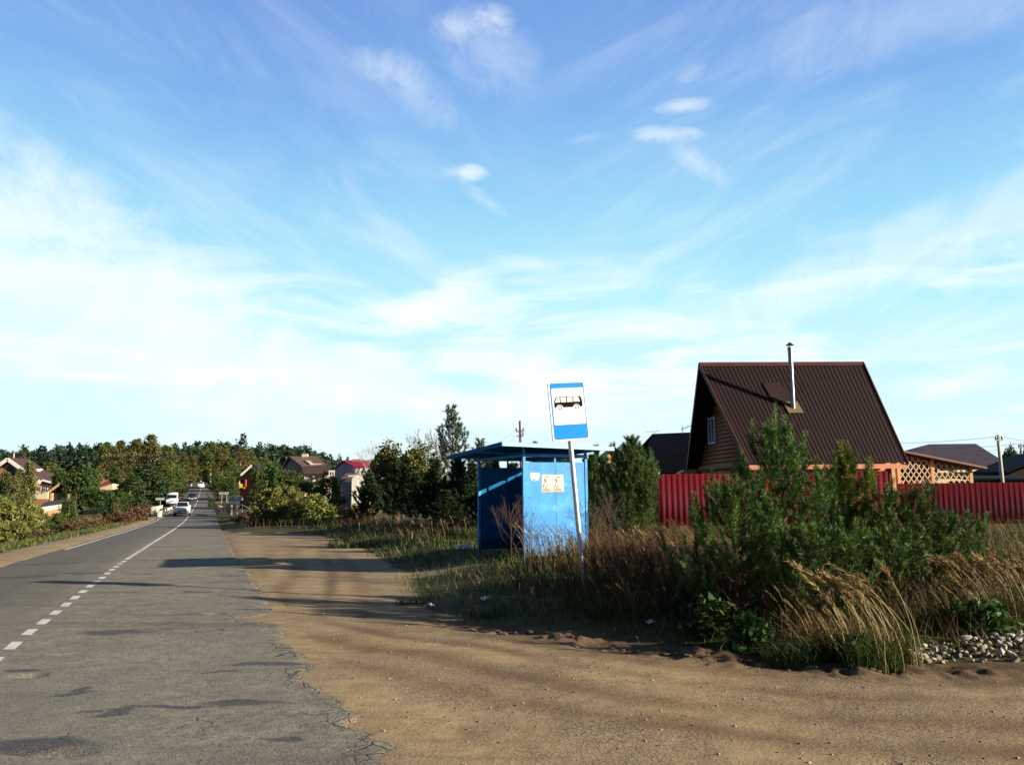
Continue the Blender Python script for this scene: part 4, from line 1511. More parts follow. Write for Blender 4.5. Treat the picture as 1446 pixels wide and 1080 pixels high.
    mb.tube([t + Vector((0, 0, .08)), t + Vector((0, 0, .22))], [.19, .02], 14)
    for a in (0, 2.1, 4.2):
        c = t + Vector((.09 * math.cos(a), .09 * math.sin(a), 0)); mb.tube([c - Vector((0, 0, .05)), c + Vector((0, 0, .1))], .008, 4)
    mb.build('cowl', CHROME, fl)
    tag(root, 'log house under a steep dark brown metal roof with a steel flue', 'house')
    return E2, F2, ax, g


_E2, _F2, _AX, _HG = log_house()


# ------------------------------------------------------------------ lattice pergola beside it
def pergola():
    Y = 37.6
    A = U(1270, 690, Y); B = U(1318, 690, Y + .5); C = U(1372, 690, Y + 1.0)
    g = Hs(A.x, A.y)
    loc = Vector((A.x, A.y, g))
    root = empty('lattice_pergola', loc)
    za = U(1270, 636, Y).z; zc = U(1372, 658, Y + 1).z
    ps = [A, B, C]
    def ztop(p): return za + (zc - za) * (p.x - A.x) / (C.x - A.x)
    for p in ps:
        mb = MB(loc); mb.box((p.x - .07, p.y - .07, g - .3), (p.x + .07, p.y + .07, ztop(p) - .06)); mb.build('post', PLANK, root)
    for p, q in ((A, B), (B, C)):
        mb = MB(loc)
        d = (q - p); ln = math.hypot(d.x, d.y); dh = Vector((d.x / ln, d.y / ln, 0))
        z0 = g + .35
        for layer, sgn in ((0, 1), (1, -1)):
            s = -4.0
            while s < ln + 4:
                # line  u = s + sgn * (z - z0)
                us = []
                lo, hi = .09, ln - .09
                pts = []
                for z in np.linspace(z0, max(ztop(p), ztop(q)), 120):
                    u = s + sgn * (z - z0) * .85
                    if lo <= u <= hi and z < ztop(p + dh * u) - .14: pts.append((u, z))
                if len(pts) > 3:
                    (u0, z_0), (u1, z_1) = pts[0], pts[-1]
                    off = Vector((0, -.02 - .018 * layer, 0))
                    a = Vector((p.x, p.y, 0)) + dh * u0 + off; b = Vector((p.x, p.y, 0)) + dh * u1 + off
                    a.z = z_0; b.z = z_1
                    mb.bar(a, b, .042, .014, up=(0, 1, 0))
                s += .30
        mb.build('lattice_panel', plain('lattice_wood', (.56, .38, .22), .7, 0, .2, 7, .1), root)
    rb = Vector((.0, 4.2, 0))
    l0 = Vector((A.x - .25, A.y - .45, za + .06)); l1 = Vector((C.x + .55, C.y - .45, zc - .06 + .0))
    mb = MB(loc); mb.slab([l0, l1, l1 + rb, l0 + rb], .08)
    mb.build('roof', roof_metal('pergola_roof', (.14, .062, .042)), root)
    mb = MB(loc); mb.bar(Vector((A.x, A.y + .05, za - .10)), Vector((C.x, C.y + .05, zc - .16)), .1, .12); mb.build('beam', plain('dark_beam', (.06, .03, .02)), root)
    mb = MB(loc); mb.box((A.x, A.y + 4.0, g), (C.x, A.y + 4.1, zc)); mb.build('back_wall', plain('dark_beam', (.06, .03, .02)), root)
    tag(root, 'wooden lattice pergola with a sloping brown roof beside the log house', 'pergola')


pergola()


# ------------------------------------------------------------------ red ribbed fence
def fence_red():
    m, k, b = newmat('red_fence_metal')
    co = k.coord('Object')
    st = k.coord('Object', (3, 3, .25)); n = k.noise(st, 1.5, 5, .6)
    c = k.ramp(n, [(.3, (.145, .009, .014)), (.7, (.19, .014, .019))])
    z = k.n.new('ShaderNodeSeparateXYZ'); k.l.new(co, z.inputs[0])
    c = k.mix(k.m('MULTIPLY', k.m('SUBTRACT', 1.0, k.smooth(k.m('ADD', z.outputs[2], k.m('MULTIPLY', k.noise(co, 3, 5, .7), .4)), .2, .7)), .5), c, (.12, .05, .035))
    k.put(b, 'Base Color', c); b.inputs['Roughness'].default_value = .42
    post_m = plain('fence_post_red', (.2, .03, .03), .6)
    cap = plain('white_cap', (.8, .78, .74), .5)

    def run(a, bq, ztop, height, label, npost, flip=False):
        a = Vector(a); bq = Vector(bq)
        loc = Vector((a.x, a.y, ztop - height))
        root = empty('metal_fence', loc)
        d = Vector((bq.x - a.x, bq.y - a.y, 0)); ln = d.length; d.normalize(); nn = Vector((d.y, -d.x, 0))
        N = int(ln / .2); V = []; F = []
        for i in range(N + 1):
            for f, h in ((0, 0), (.42, 0), (.56, .010), (.9, .010)):
                u = min(ln, (i + f) * .2)
                p = a + d * u + nn * h - loc
                V += [(p.x, p.y, -.25), (p.x, p.y, height), (p.x - nn.x * .004, p.y - nn.y * .004, height), (p.x - nn.x * .004, p.y - nn.y * .004, -.25)]
        n = len(V) // 4
        for i in range(n - 1):
            p = i * 4; q = p + 4
            F += [(p, q, q + 1, p + 1), (p + 3, p + 2, q + 2, q + 3), (p + 1, q + 1, q + 2, p + 2), (p, p + 3, q + 3, q)]
        mesh_np('sheet', V, F, m, root)
        for i in range(npost):
            p = a + d * ln * i / max(1, npost - 1) - nn * .05
            mb = MB(loc); mb.box((p.x - .03, p.y - .03, loc.z - .3), (p.x + .03, p.y + .03, ztop + (.02 if i == 0 else -.08))); po = mb.build('post', post_m, root)
            if i == 0:
                mb = MB(loc); mb.tube([(p.x, p.y, ztop + .02), (p.x, p.y, ztop + .09), (p.x, p.y, ztop + .14)], [.06, .06, .02], 10); mb.build('post_cap', cap, po)
        tag(root, label, 'fence')
    A = U(929, 669.5, 30.5); B = U(1256, 667.5, 29.0)
    run(A, B, A.z, 2.2, 'dark red ribbed metal fence running in front of the log house', 4)
    # short return, then the paler run on the right
    C = U(1232, 684, 36.2); D = U(1560, 678.5, 33.2)
    run(C, D, (C.z + D.z) / 2, 2.15, 'sunlit red ribbed metal fence below the lattice pergola, running to the right', 5)


fence_red()


# ------------------------------------------------------------------ other houses on the right
def hip_house_right():
    Y = 72.0
    r1 = U(1312, 627, Y + 5); r2 = U(1378, 626.5, Y + 5); e2 = U(1433, 663, Y); e1 = U(1225, 663, Y)
    r2.z = r1.z; e2.z = e1.z
    loc = Vector((e1.x, Y, Hs(e1.x, Y))); root = empty('hip_roofed_house', loc)
    dy = Vector((0, 10, 0))
    rm = roof_metal('grey_roof', (.055, .045, .052))
    mb = MB(loc); mb.slab([e1, e2, r2, r1], .18); mb.slab([e2, e2 + dy, r2], .18) if False else None
    mb.add([e2, e2 + dy, r2, e2 - Vector((0, 0, .18)), e2 + dy - Vector((0, 0, .18))], [(0, 1, 2), (0, 3, 4, 1)])
    mb.add([e2 + dy, e1 + dy, r1, r2], [(0, 1, 2, 3)]); mb.add([e1 + dy, e1, r1], [(0, 1, 2)])
    mb.build('roof', rm, root)
    cream = plain('cream_wall', (.72, .60, .34), .8, 0, .08, 3)
    mb = MB(loc); mb.box((e1.x + .6, Y + .6, loc.z - 1), (e2.x - .7, Y + 9.4, e1.z - .05)); mb.build('wall', cream, root)
    mb = MB(loc); mb.bar(e1 + Vector((0, -.02, -.2)), e2 + Vector((0, -.02, -.2)), .05, .2); mb.build('gutter', plain('cream_trim', (.75, .66, .45)), root)
    wx = U(1384, 674, Y + .6)
    window_part(root, (wx.x, Y + .58, wx.z), (1, 0, 0), .75, 1.5, (0, -1, 0), plain('dark_frame', (.10, .09, .08)), loc, .08, False)
    p = U(1412, 660, Y + .6)
    mb = MB(loc); mb.box((p.x - .5, Y + .55, loc.z), (p.x + .5, Y + .61, e1.z - .3)); mb.build('door', plain('pink_panel', (.55, .36, .25)), root)
    tag(root, 'cream walled house under a dark grey hipped roof behind the pergola', 'house')
    # dark low shed roofs beyond the fence
    Y2 = 55.0
    a = U(1368, 675.5, Y2); b = U(1560, 675.5, Y2)
    loc = Vector((a.x, Y2, Hs(a.x, Y2))); root = empty('low_shed', loc)
    mb = MB(loc); mb.slab([a, b, b + Vector((0, 3, .25)), a + Vector((0, 3, .25))], .12); mb.build('roof', BLACKROOF, root)
    mb = MB(loc); mb.box((a.x + .1, Y2 + .15, loc.z - .5), (b.x - .2, Y2 + 2.8, a.z - .13)); mb.build('wall', plain('dark_planks', (.016, .008, .006), spec=.1), root)
    tag(root, 'low dark shed along the far side of the red fence', 'shed')
    Y3 = 64.0
    p = U(1446, 662, Y3)
    a = U(1422, 668, Y3); b = U(1540, 668, Y3); t = U(1490, 640, Y3)
    loc = Vector((a.x, Y3, Hs(a.x, Y3))); root = empty('brown_shed', loc)
    mb = MB(loc); mb.slab([a, t, t + Vector((0, 5, 0)), a + Vector((0, 5, 0))][::-1], .15); mb.slab([t, b, b + Vector((0, 5, 0)), t + Vector((0, 5, 0))][::-1], .15); mb.build('roof', BLACKROOF, root)
    mb = MB(loc); mb.prism([(a.x + .3, Y3 + .3, loc.z - 1), (b.x - .3, Y3 + .3, loc.z - 1), (b.x - .3, Y3 + .3, b.z - .1), (t.x, Y3 + .3, t.z - .25), (a.x + .3, Y3 + .3, a.z - .1)], (0, 4.4, 0)); mb.build('wall', plain('dark_planks', (.016, .008, .006), spec=.1), root)
    tag(root, 'dark brown gabled shed at the right edge beyond the fence', 'shed')


hip_house_right()


def dark_house():
    Y = 52.0
    loc0 = U(930, 690, Y)
    g = Hs(loc0.x, Y); loc = Vector((loc0.x, Y, g)); root = empty('dark_gabled_house', loc)
    r1 = U(921, 612.5, Y + 4); r2 = U(1010, 602, Y + 2); r2.z = r1.z
    e1 = U(903, 640, Y - .5); e2 = U(1010, 640, Y - 1.5); e2.z = e1.z
    l1 = U(900, 640, Y); 
    mb = MB(loc)
    lo = U(898, 668, Y - 2); lo2 = U(1010, 668, Y - 3); lo2.z = lo.z
    mb.slab([lo, lo2, r2, r1], .15)
    back = Vector((0, 11, 0)); bl = lo + back; br = lo2 + back
    mb.slab([r1, r2, br, bl], .15)
    mb.build('roof', BLACKROOF, root)
    mb = MB(loc); mb.box((lo.x + 1.0, lo.y + .8, g - 1), (lo2.x - .3, lo.y + 10, lo.z + .2))
    mb.prism([(lo.x + 1.0, lo.y + .8, lo.z + .2), (lo.x + 1.0, bl.y - .8, lo.z + .2), (r1.x + .45, r1.y, r1.z - .4)], (.3, 0, 0))
    mb.build('wall', plain('dark_planks', (.016, .008, .006), spec=.1), root)
    tag(root, 'almost black roofed house left of the log house behind the fence', 'house')
    # aerial on the ridge
    p = U(964, 607, Y + 3)
    loc = Vector((p.x, p.y, r1.z - .1)); a = empty('roof_aerial', loc)
    mb = MB(); mb.tube([(0, 0, -.2), (0, 0, .55)], .025, 6); mb.build('mast', STEEL, a)
    mb = MB(); mb.bar((-.1, 0, .3), (.75, 0, .62), .04, .04)
    for f in np.linspace(0.05, 1, 7):
        c = Vector((-.1, 0, .3)).lerp(Vector((.75, 0, .62)), f); mb.bar(c + Vector((0, -.25, .0)), c + Vector((0, .25, 0)), .02, .02); mb.bar(c - Vector((0, 0, .16)), c + Vector((0, 0, .16)), .02, .02)
    mb.build('boom', STEEL, a)
    tag(a, 'comb shaped aerial on the ridge of the almost black roof', 'aerial')
    p = U(924, 612, Y + 4); loc = Vector((p.x, p.y, r1.z - .1)); a = empty('roof_aerial', loc)
    mb = MB(); mb.tube([(0, 0, -.2), (0, 0, .3)], .022, 6); mb.build('mast', STEEL, a)
    mb = MB(); mb.bar((-.6, 0, .2), (.35, 0, .3), .03, .03); mb.bar((-.1, -.2, .28), (.25, .2, .3), .02, .02); mb.build('boom', STEEL, a)
    tag(a, 'thin bar aerial at the left end of the almost black roof', 'aerial')
    # little sunlit timber porch roof just over the fence
    Y = 44.0
    a0 = U(955, 672, Y); b0 = U(986, 672, Y); c0 = U(982, 663.5, Y); d0 = U(967, 663.5, Y)
    loc = Vector((a0.x, Y, Hs(a0.x, Y))); root = empty('timber_stack', loc)
    mb = MB(loc); mb.prism([a0, b0, c0, d0], (0, 1.2, 0)); mb.build('boards', PLANK, root)
    mb = MB(loc); mb.box((a0.x + .2, Y + .1, loc.z), (a0.x + .3, Y + .2, a0.z - .003)); mb.box((b0.x - .3, Y + .1, loc.z), (b0.x - .2, Y + .2, a0.z - .003)); mb.build('trestle', PLANK, root)
    tag(root, 'sunlit pale timber boards showing over the left part of the fence', 'timber')
    # unfinished timber gable behind the bushy pine
    Y = 36.5
    ax_, apex, bx = U(825, 672, Y), U(868, 633, Y), U(912, 672, Y)
    loc = Vector((ax_.x, Y, Hs(ax_.x, Y))); root = empty('timber_shed', loc)
    yel = plain('fresh_timber', (.66, .33, .12), .65, 0, .18, 6)
    th = Vector((0, .06, 0))
    mb = MB(loc)
    for i in range(9):
        f0, f1 = i / 9 + .006, (i + 1) / 9 - .006
        pl = [ax_.lerp(apex, f0), ax_.lerp(apex, f1)]
        x0 = ax_.x + (apex.x - ax_.x) * f0; x1 = ax_.x + (apex.x - ax_.x) * f1
        mb.prism([(x0, Y, ax_.z), (x1, Y, ax_.z), (x1, Y, pl[1].z), (x0, Y, pl[0].z)], th)
        x0 = bx.x + (apex.x - bx.x) * f0; x1 = bx.x + (apex.x - bx.x) * f1
        mb.prism([(x0, Y, ax_.z), (x1, Y, ax_.z), (x1, Y, pl[1].z), (x0, Y, pl[0].z)], th)
    mb.build('gable', yel, root)
    mb = MB(loc); mb.box((ax_.x + .1, Y + .1, loc.z - .3), (bx.x - .1, Y + 3.5, ax_.z - .02)); mb.build('wall', plain('dark_planks', (.016, .008, .006), spec=.1), root)
    mb = MB(loc)
    for e in (ax_, bx):
        mb.slab([e + Vector((0, -.15, 0)), apex + Vector((0, -.15, .0)), apex + Vector((0, 3.8, .0)), e + Vector((0, 3.8, 0))], -.05, up=(0, 0, 1))
    mb.build('roof', DARKROOF, root)
    tag(root, 'small timber shed with an orange plank gable behind the bushy pine', 'shed')


dark_house()


# ------------------------------------------------------------------ poles and wires
CONC = plain('pole_concrete', (.42, .40, .36), .85, 0, .15, 6, .2)
POLEW = plain('pole_wood', (.12, .09, .07), .9, 0, .25, 6, .3)
INSUL = plain('insulator', (.16, .20, .20), .3)
WIRE = plain('wire', (.05, .05, .05), .6)


def pole(px, top, bottom_px, Y, rad, mat, label, arms, name='utility_pole', lean=0):
    p = U(px, top, Y); g = Hs(p.x, Y); h = p.z - g
    root = empty(name, (p.x, Y, g))
    mb = MB(); mb.tube([(lean * h, 0, -.6), (lean * .5 * h, 0, h * .5), (0, 0, h)], [rad * 1.25, rad * 1.1, rad * .85], 10); mb.build('post', mat, root, smooth_=True)
    for (z, w, ins) in arms:
        mb = MB(); mb.bar((-w / 2, -.09, h - z), (w / 2, -.09, h - z), .06, .08); c = mb.build('crossarm', mat, root)
        for x in ins:
            mb = MB(); mb.tube([(x, -.09, h - z + .041), (x, -.09, h - z + .16), (x, -.09, h - z + .26)], [.035, .07, .055], 8); mb.build('insulator', INSUL, c)
    tag(root, label, 'utility pole')
    return p


def wire(pts, rad, label, sag=.4):
    mb = MB()
    P = []
    for a, b in zip(pts[:-1], pts[1:]):
        a = Vector(a); b = Vector(b)
        for i in range(13):
            f = i / 12; q = a.lerp(b, f); q.z -= sag * 4 * f * (1 - f)
            if not P or (q - P[-1]).length > .01: P.append(q)
    o = P[0].copy()
    mb.o = o
    mb.tube(P, rad, 5)
    w = mb.build('power_line', WIRE, None, loc=o)
    tag(w, label, 'wire')


_pA = pole(1409, 614, 0, 55, .11, CONC, 'pale concrete pole standing in front of the grey hipped roof', [(.35, .5, (-.2, .2))], lean=.012)
_pB = pole(1441, 627, 0, 70, .10, CONC, 'thinner pole at the far right edge beside the dark tree', [(.3, .5, (-.2, .2))], lean=.02)
_pC = pole(734, 594, 0, 62, .095, POLEW, 'dark wooden pole with insulators rising behind the shelter roof', [(.8, .6, (-.26, .26)), (1.15, .5, (.22,))], lean=.015)
_pD = pole(20, 636, 0, 170, .16, CONC, 'concrete pole standing behind the gabled brick house', [(.4, 2.0, (-.9, .9))])
wire([U(1180, 623.5, 60), _pA + Vector((0, -.09, -.1))], .011, 'thin wire running left from the concrete pole past the log house roof', .25)
wire([_pA + Vector((0, -.09, -.1)), U(1560, 621, 62)], .011, 'thin wire leaving the concrete pole towards the right edge', .35)
wire([U(1320, 633, 75), U(1446, 626, 55), U(1500, 621, 50)], .012, 'slack wire crossing in front of the grey hipped roof', .1)
wire([_pA + Vector((0, -.09, -.9)), U(1373, 634, 71)], .008, 'service wire slanting down from the concrete pole to the house', .2)
wire([_pC + Vector((-.26, -.1, -.6)), U(640, 662, 58)], .008, 'thin wire slanting down from the wooden pole behind the shelter', .3)
wire([_pC + Vector((.26, -.1, -.6)), U(655, 668, 57)], .008, 'second thin wire below the first from the wooden pole behind the shelter', .3)
wire([_pD + Vector((-.9, -.1, -.1)), U(230, 641, 165), U(432, 631, 165), U(478, 652, 168)], .035, 'long wire crossing in front of the forest on the left', .9)
wire([U(-30, 646, 165), U(235, 645, 160), U(410, 636, 160), U(455, 652, 170)], .03, 'lower of the two long wires in front of the forest', .8)


# ------------------------------------------------------------------ grass and weeds
STRAW = [(.19, .125, .05), (.14, .085, .036), (.24, .165, .07), (.10, .06, .027)]
BROWN = [(.06, .036, .018), (.085, .05, .023), (.045, .03, .014), (.11, .07, .03)]
GREEN = [(.035, .075, .014), (.055, .10, .018), (.03, .055, .012), (.08, .11, .025)]
MIXED = STRAW[:2] + BROWN + GREEN[:3]


def build_grass():
    r = np.random.default_rng(31)
    # dense tall growth on the raised verge to the right
    def tall_ok(x, y):
        sd = gl_dist(x, y)
        k = smooth(.25, .9, sd + .5 * (fbm(x * 1.2, y * 1.2, 3) - .5))
        k = k * (.35 + .65 * smooth(.38, .6, fbm(x * .7 + 4, y * .7, 3)))
        k = k * smooth(-.6, 1.3, x - .0 + (13.5 - y) * .12)            # thins out in front of the shelter
        k = k * (1 - .8 * np.exp(-(((x + 1.5) / 1.8) ** 2 + ((y - 20.5) / 1.6) ** 2)))
        d = np.hypot(x, y)
        return k * np.clip(13.0 / d, 0, 1) ** 2
    B = scatter(r, 22000, -1, 22, 8.5, 30, tall_ok)
    hh = .42 + .45 * smooth(.8, 3.5, B[:, 0] + .25 * (B[:, 1] - 12)) + .3 * (fbm(B[:, 0] * .6, B[:, 1] * .6, 2) - .5)
    edge = smooth(.2, 1.4, gl_dist(B[:, 0], B[:, 1]))
    hh = np.clip(hh * (.35 + .65 * edge), .12, .85) * (.85 - .25 * smooth(4.5, 6.5, B[:, 0]))
    grn = (r.random(len(B)) < .22 + .45 * (1 - edge))
    V1 = blades(B[~grn], hh[~grn], .0095, .45, r, MIXED, 3, .6, topcol=(.125, .076, .033))
    V2 = blades(B[grn], hh[grn] * .7, .011, .5, r, GREEN, 3, .7)
    v, f, c = join([V1, V2])
    o = mesh_np('dry_grass', v, f, GRASS, None, c)
    tag(o, 'tall brown and green grass covering the raised verge on the right', 'grass', kind='stuff')
    # feathery heads standing above it
    def head_ok(x, y):
        return tall_ok(x, y) * smooth(.4, 1.2, gl_dist(x, y)) * (.25 + .75 * smooth(.5, .62, fbm(x * .9 + 7, y * .9, 3)))
    P = scatter(r, 620, .2, 20, 9.3, 29, head_ok)
    v, f, c = panicles(P, .76 - .2 * smooth(4.5, 6.5, P[:, 0]) , r, .5, [(.32, .215, .10), (.26, .165, .075), (.38, .27, .13)], (.13, .10, .04), 22, .25, hw=.02, sw=.0045)
    o = mesh_np('seed_head_grass', v, f, GRASS, None, c)
    tag(o, 'feathery straw coloured seed heads above the tall grass', 'grass', kind='stuff')
    # rusty brown dead stems thick between the sign and the pines
    def brown_ok(x, y):
        k = np.exp(-(((x - 2.6) / 1.9) ** 2 + ((y - 14.3) / 2.2) ** 2)) + .8 * np.exp(-(((x - 3.2) / 1.6) ** 2 + ((y - 19) / 3.5) ** 2)) + .6 * np.exp(-(((x - 5.0) / 2.5) ** 2 + ((y - 11.6) / 1.0) ** 2))
        return np.clip(k, 0, 1) * smooth(.5, 1.2, gl_dist(x, y))
    P = scatter(r, 1250, 0, 9, 10, 24, brown_ok)
    v, f, c = panicles(P, .72, r, .38, [(.075, .04, .02), (.10, .055, .026), (.055, .034, .017)], (.055, .036, .02), 30, .62, hw=.026, sw=.005, wind=(-.25, .05))
    o = mesh_np('dead_weeds', v, f, GRASS, None, c)
    tag(o, 'rusty brown dead weed stems between the sign and the pines', 'weeds', kind='stuff')
    # low turf: edge of the lay-by, patch in front of the shelter, behind it
    def turf_ok(x, y):
        sd = gl_dist(x, y)
        k = smooth(-.25, .5, sd + .7 * (fbm(x * 1.1, y * 1.1, 3) - .5))
        k = k * (1 - .9 * np.exp(-(((x + 2.0) / 2.0) ** 2 + ((y - 20.6) / 1.2) ** 2) * 1.3))
        return k * np.clip(15.0 / np.hypot(x, y), 0, 1) ** 1.3 * (.3 + .7 * smooth(.35, .6, fbm(x * .9, y * .9 + 5, 3)))
    B = scatter(r, 26000, -14, 14, 9, 52, turf_ok)
    d = np.hypot(B[:, 0], B[:, 1])
    hh = (.07 + .16 * fbm(B[:, 0] * .8, B[:, 1] * .8, 3) + .1 * smooth(.3, 2.2, gl_dist(B[:, 0], B[:, 1]))) * (1 + d / 60)
    v, f, c = blades(B, hh, .010 + .0005 * d[:, None], .7, r, GREEN + GREEN[:2] + STRAW[1:2] + [(.12, .10, .035), (.16, .14, .045)], 2, .6)
    o = mesh_np('turf', v, f, GRASS, None, c)
    tag(o, 'short green and yellowish turf between the dirt lay-by and the shelter', 'grass', kind='stuff')
    # far verge on the right with plumes in the shade of the pines
    def pl_ok(x, y):
        return smooth(.8, 2.5, gl_dist(x, y)) * (1 - smooth(7, 10, gl_dist(x, y)))
    P = scatter(r, 90, -13, 0, 23, 50, pl_ok)
    P = P[(P[:, 0] / P[:, 1] > -.235) & (P[:, 0] / P[:, 1] < -.045)]
    v, f, c = panicles(P, .8, r, .3, [(.32, .23, .12), (.26, .19, .10)], (.12, .09, .04), 18, .22, hw=.045, sw=.009)
    o = mesh_np('plume_grass', v, f, GRASS, None, c)
    tag(o, 'pale plumed grasses at the foot of the shaded pines left of the shelter', 'grass', kind='stuff')
    P = scatter(r, 900, -19, -2, 28, 62, lambda x, y: smooth(1.2, 2.6, gl_dist(x, y)) * (1 - smooth(5, 7, gl_dist(x, y))))
    v, f, c = blades(P, .6, .03, .4, r, STRAW[:1] + BROWN + [(.05, .065, .02), (.04, .055, .016)], 2, .4)
    o = mesh_np('rough_grass', v, f, GRASS, None, c)
    tag(o, 'rough waist high brown grass in front of the bushes right of the road', 'grass', kind='stuff')
    # left verge: low grass by the shoulder, rough growth beyond
    def lv(x, y):
        t = -lat(x, y)
        return smooth(4.5, 5.8, t) * (1 - smooth(9, 13, t)) * np.clip(30 / np.hypot(x, y), 0, 1) ** 1.2
    B = scatter(r, 16000, -45, -9, 12, 100, lv)
    d = np.hypot(B[:, 0], B[:, 1])
    v, f, c = blades(B, .22 + .25 * smooth(5.5, 8, -lat(B[:, 0], B[:, 1])), .018 + .0006 * d[:, None], .6, r, GREEN + [(.10, .10, .03), (.15, .13, .045), (.14, .09, .04)], 2, .5)
    o = mesh_np('verge_grass', v, f, GRASS, None, c)
    tag(o, 'low green and tan grass along the left shoulder of the road', 'grass', kind='stuff')
    def lr(x, y):
        t = -lat(x, y)
        return smooth(8, 11, t) * (1 - smooth(30, 45, t)) * np.clip(45 / np.hypot(x, y), 0, 1)
    B = scatter(r, 16000, -75, -14, 22, 120, lr)
    d = np.hypot(B[:, 0], B[:, 1])
    v, f, c = blades(B, .75, .04 + .0008 * d[:, None], .5, r, [(.12, .07, .035), (.16, .10, .05), (.10, .055, .03), (.13, .12, .04), (.07, .075, .022)], 2, .5)
    o = mesh_np('rough_meadow', v, f, GRASS, None, c)
    tag(o, 'rough reddish brown meadow growth in the hollow left of the road', 'grass', kind='stuff')


build_grass()


def clump(name, px, row, Y, label, cat, nb, np_, hb, hp, rad, bcols, pcols, wind, lean=.5, group=None, w=.010, hw=.02, seed=0, curve=.7, nsp=34, plume=.26):
    r = np.random.default_rng(100 + seed)
    p = U(px, row, Y); g = Hs(p.x, Y)
    root = empty(name, (p.x, Y, g))
    def base(n):
        a = r.random(n) * 6.283; q = rad * np.sqrt(r.random(n))
        return np.stack([q * np.cos(a), q * np.sin(a) * .7, 0 * a - .02], 1)
    v, f, c = blades(base(nb), hb, w, lean, r, bcols, 3, curve, wind=(wind[0] * .8, wind[1]))
    mesh_np('blades', v, f, GRASS, root, c)
    if np_:
        v, f, c = panicles(base(np_), hp, r, lean, pcols, (.17, .13, .05), nsp, plume, wind=wind, hw=hw, sw=.005)
        mesh_np('seed_heads', v, f, GRASS, root, c)
    tag(root, label, cat, group)
    return root


SH = [(.27, .185, .08), (.21, .14, .058), (.32, .225, .105)]
GG = 'grass clumps beside the stones'
clump('grass_clump', 1248, 915, 9.9, 'tall arching straw coloured grass clump left of the stones', 'grass clump', 340, 26, .5, 1.12, .42, STRAW + GREEN, SH, (-.8, .05), .62, GG, seed=1, hw=.034, nsp=60, plume=.21)
clump('grass_clump', 1425, 880, 11.4, 'golden plumed grass clump at the right edge above the stones', 'grass clump', 380, 40, .48, .84, .6, STRAW + GREEN, SH, (-.75, .05), .55, GG, seed=2, hw=.034, nsp=60, plume=.21)
clump('grass_clump', 1400, 850, 13.6, 'second golden grass clump behind at the right edge', 'grass clump', 380, 40, .42, .62, .75, STRAW + GREEN[:2], SH, (-.75, .05), .55, GG, seed=3, hw=.032, nsp=54, plume=.22)
clump('grass_clump', 1180, 900, 10.2, 'brown grass clump in front of the crouching pine', 'grass clump', 300, 18, .5, .75, .5, STRAW + BROWN, SH, (-.6, .05), .55, GG, seed=4)
clump('grass_clump', 1010, 800, 15.5, 'sunlit grass clump under the red fence beside the pines', 'grass clump', 280, 34, .45, .82, .8, STRAW, SH, (-.7, .05), .55, GG, seed=5)
clump('grass_clump', 800, 790, 17.5, 'pale feathery grass in front of the blue end wall', 'grass clump', 260, 38, .5, 1.0, .8, STRAW + GREEN[:1], SH, (-.6, .05), .5, GG, seed=6)
clump('grass_clump', 940, 770, 17.6, 'tawny grass clump in front of the fence corner', 'grass clump', 260, 30, .45, .85, .9, STRAW + BROWN, SH, (-.6, .05), .5, GG, seed=7)
clump('grass_clump', 1232, 928, 9.6, 'short bright green grass clump left of the stones at the track edge', 'grass clump', 420, 6, .42, .6, .35, GREEN, SH, (-.2, .05), .55, GG, seed=8)
clump('grass_clump', 1125, 925, 9.95, 'low green grass clump at the edge of the dirt track', 'grass clump', 380, 0, .26, .5, .4, GREEN, SH, (-.2, .05), .6, GG, seed=9)
clump('grass_clump', 900, 868, 12.6, 'pale bent grass clump on the eroded bank', 'grass clump', 150, 6, .34, .5, .3, STRAW + GREEN, SH, (-.2, .05), .9, GG, seed=10)
clump('grass_clump', 690, 868, 13.6, 'bright green tuft at the lay-by edge', 'grass clump', 220, 0, .16, .3, .3, GREEN[:2], SH, (-.1, .0), .6, GG, seed=11)
clump('grass_clump', 850, 862, 12.9, 'green tuft near the foot of the sign', 'grass clump', 200, 0, .22, .3, .25, GREEN[:2], SH, (-.1, .0), .6, GG, seed=12)
clump('grass_clump', 585, 848, 15.2, 'small green tuft nearest the two white papers', 'grass clump', 200, 0, .15, .3, .35, GREEN, SH, (-.1, .0), .6, GG, seed=13)
clump('grass_clump', 505, 770, 33, 'green tuft on the far side of the lay-by', 'grass clump', 300, 0, .4, .3, 1.2, GREEN[:2], SH, (-.1, .0), .6, GG, seed=14, w=.03)
E_ = 0


def leafy(px, row, Y, h, w, cols, label, cat='weed', name='leafy_weed', n=60, per=14, leaf=.05, seed=0, group='green weeds along the verge'):
    r = np.random.default_rng(300 + seed)
    p = U(px, row, Y); g = Hs(p.x, Y)
    o = make_tree(name, r, h, w, 'bush', .02, n, per, .09, leaf, cols, trunk_r=.008, aspect=2.0)
    o.location = (p.x, Y, g)
    for ch in o.children:
        ch.name = 'leaves' if ch.name.startswith('crown') else 'stem'
    tag(o, label, cat, group)


GW = [(.035, .085, .018), (.05, .105, .022), (.06, .11, .03)]
leafy(1005, 880, 11.3, .5, .34, GW, 'leafy green weed left of the grass clumps at the track edge', seed=1)
leafy(1058, 905, 10.6, .38, .3, GW, 'low leafy green weed below the left pine', seed=2)
leafy(1205, 918, 9.9, .3, .3, GW, 'leafy green weed at the foot of the arching grass', seed=3)
leafy(975, 862, 12.2, .42, .25, [(.05, .075, .03), (.06, .09, .035)], 'greyish green weed above the eroded bank', seed=4)
leafy(1390, 905, 10.9, .4, .4, GW, 'dark leafy weed behind the stones', seed=5)


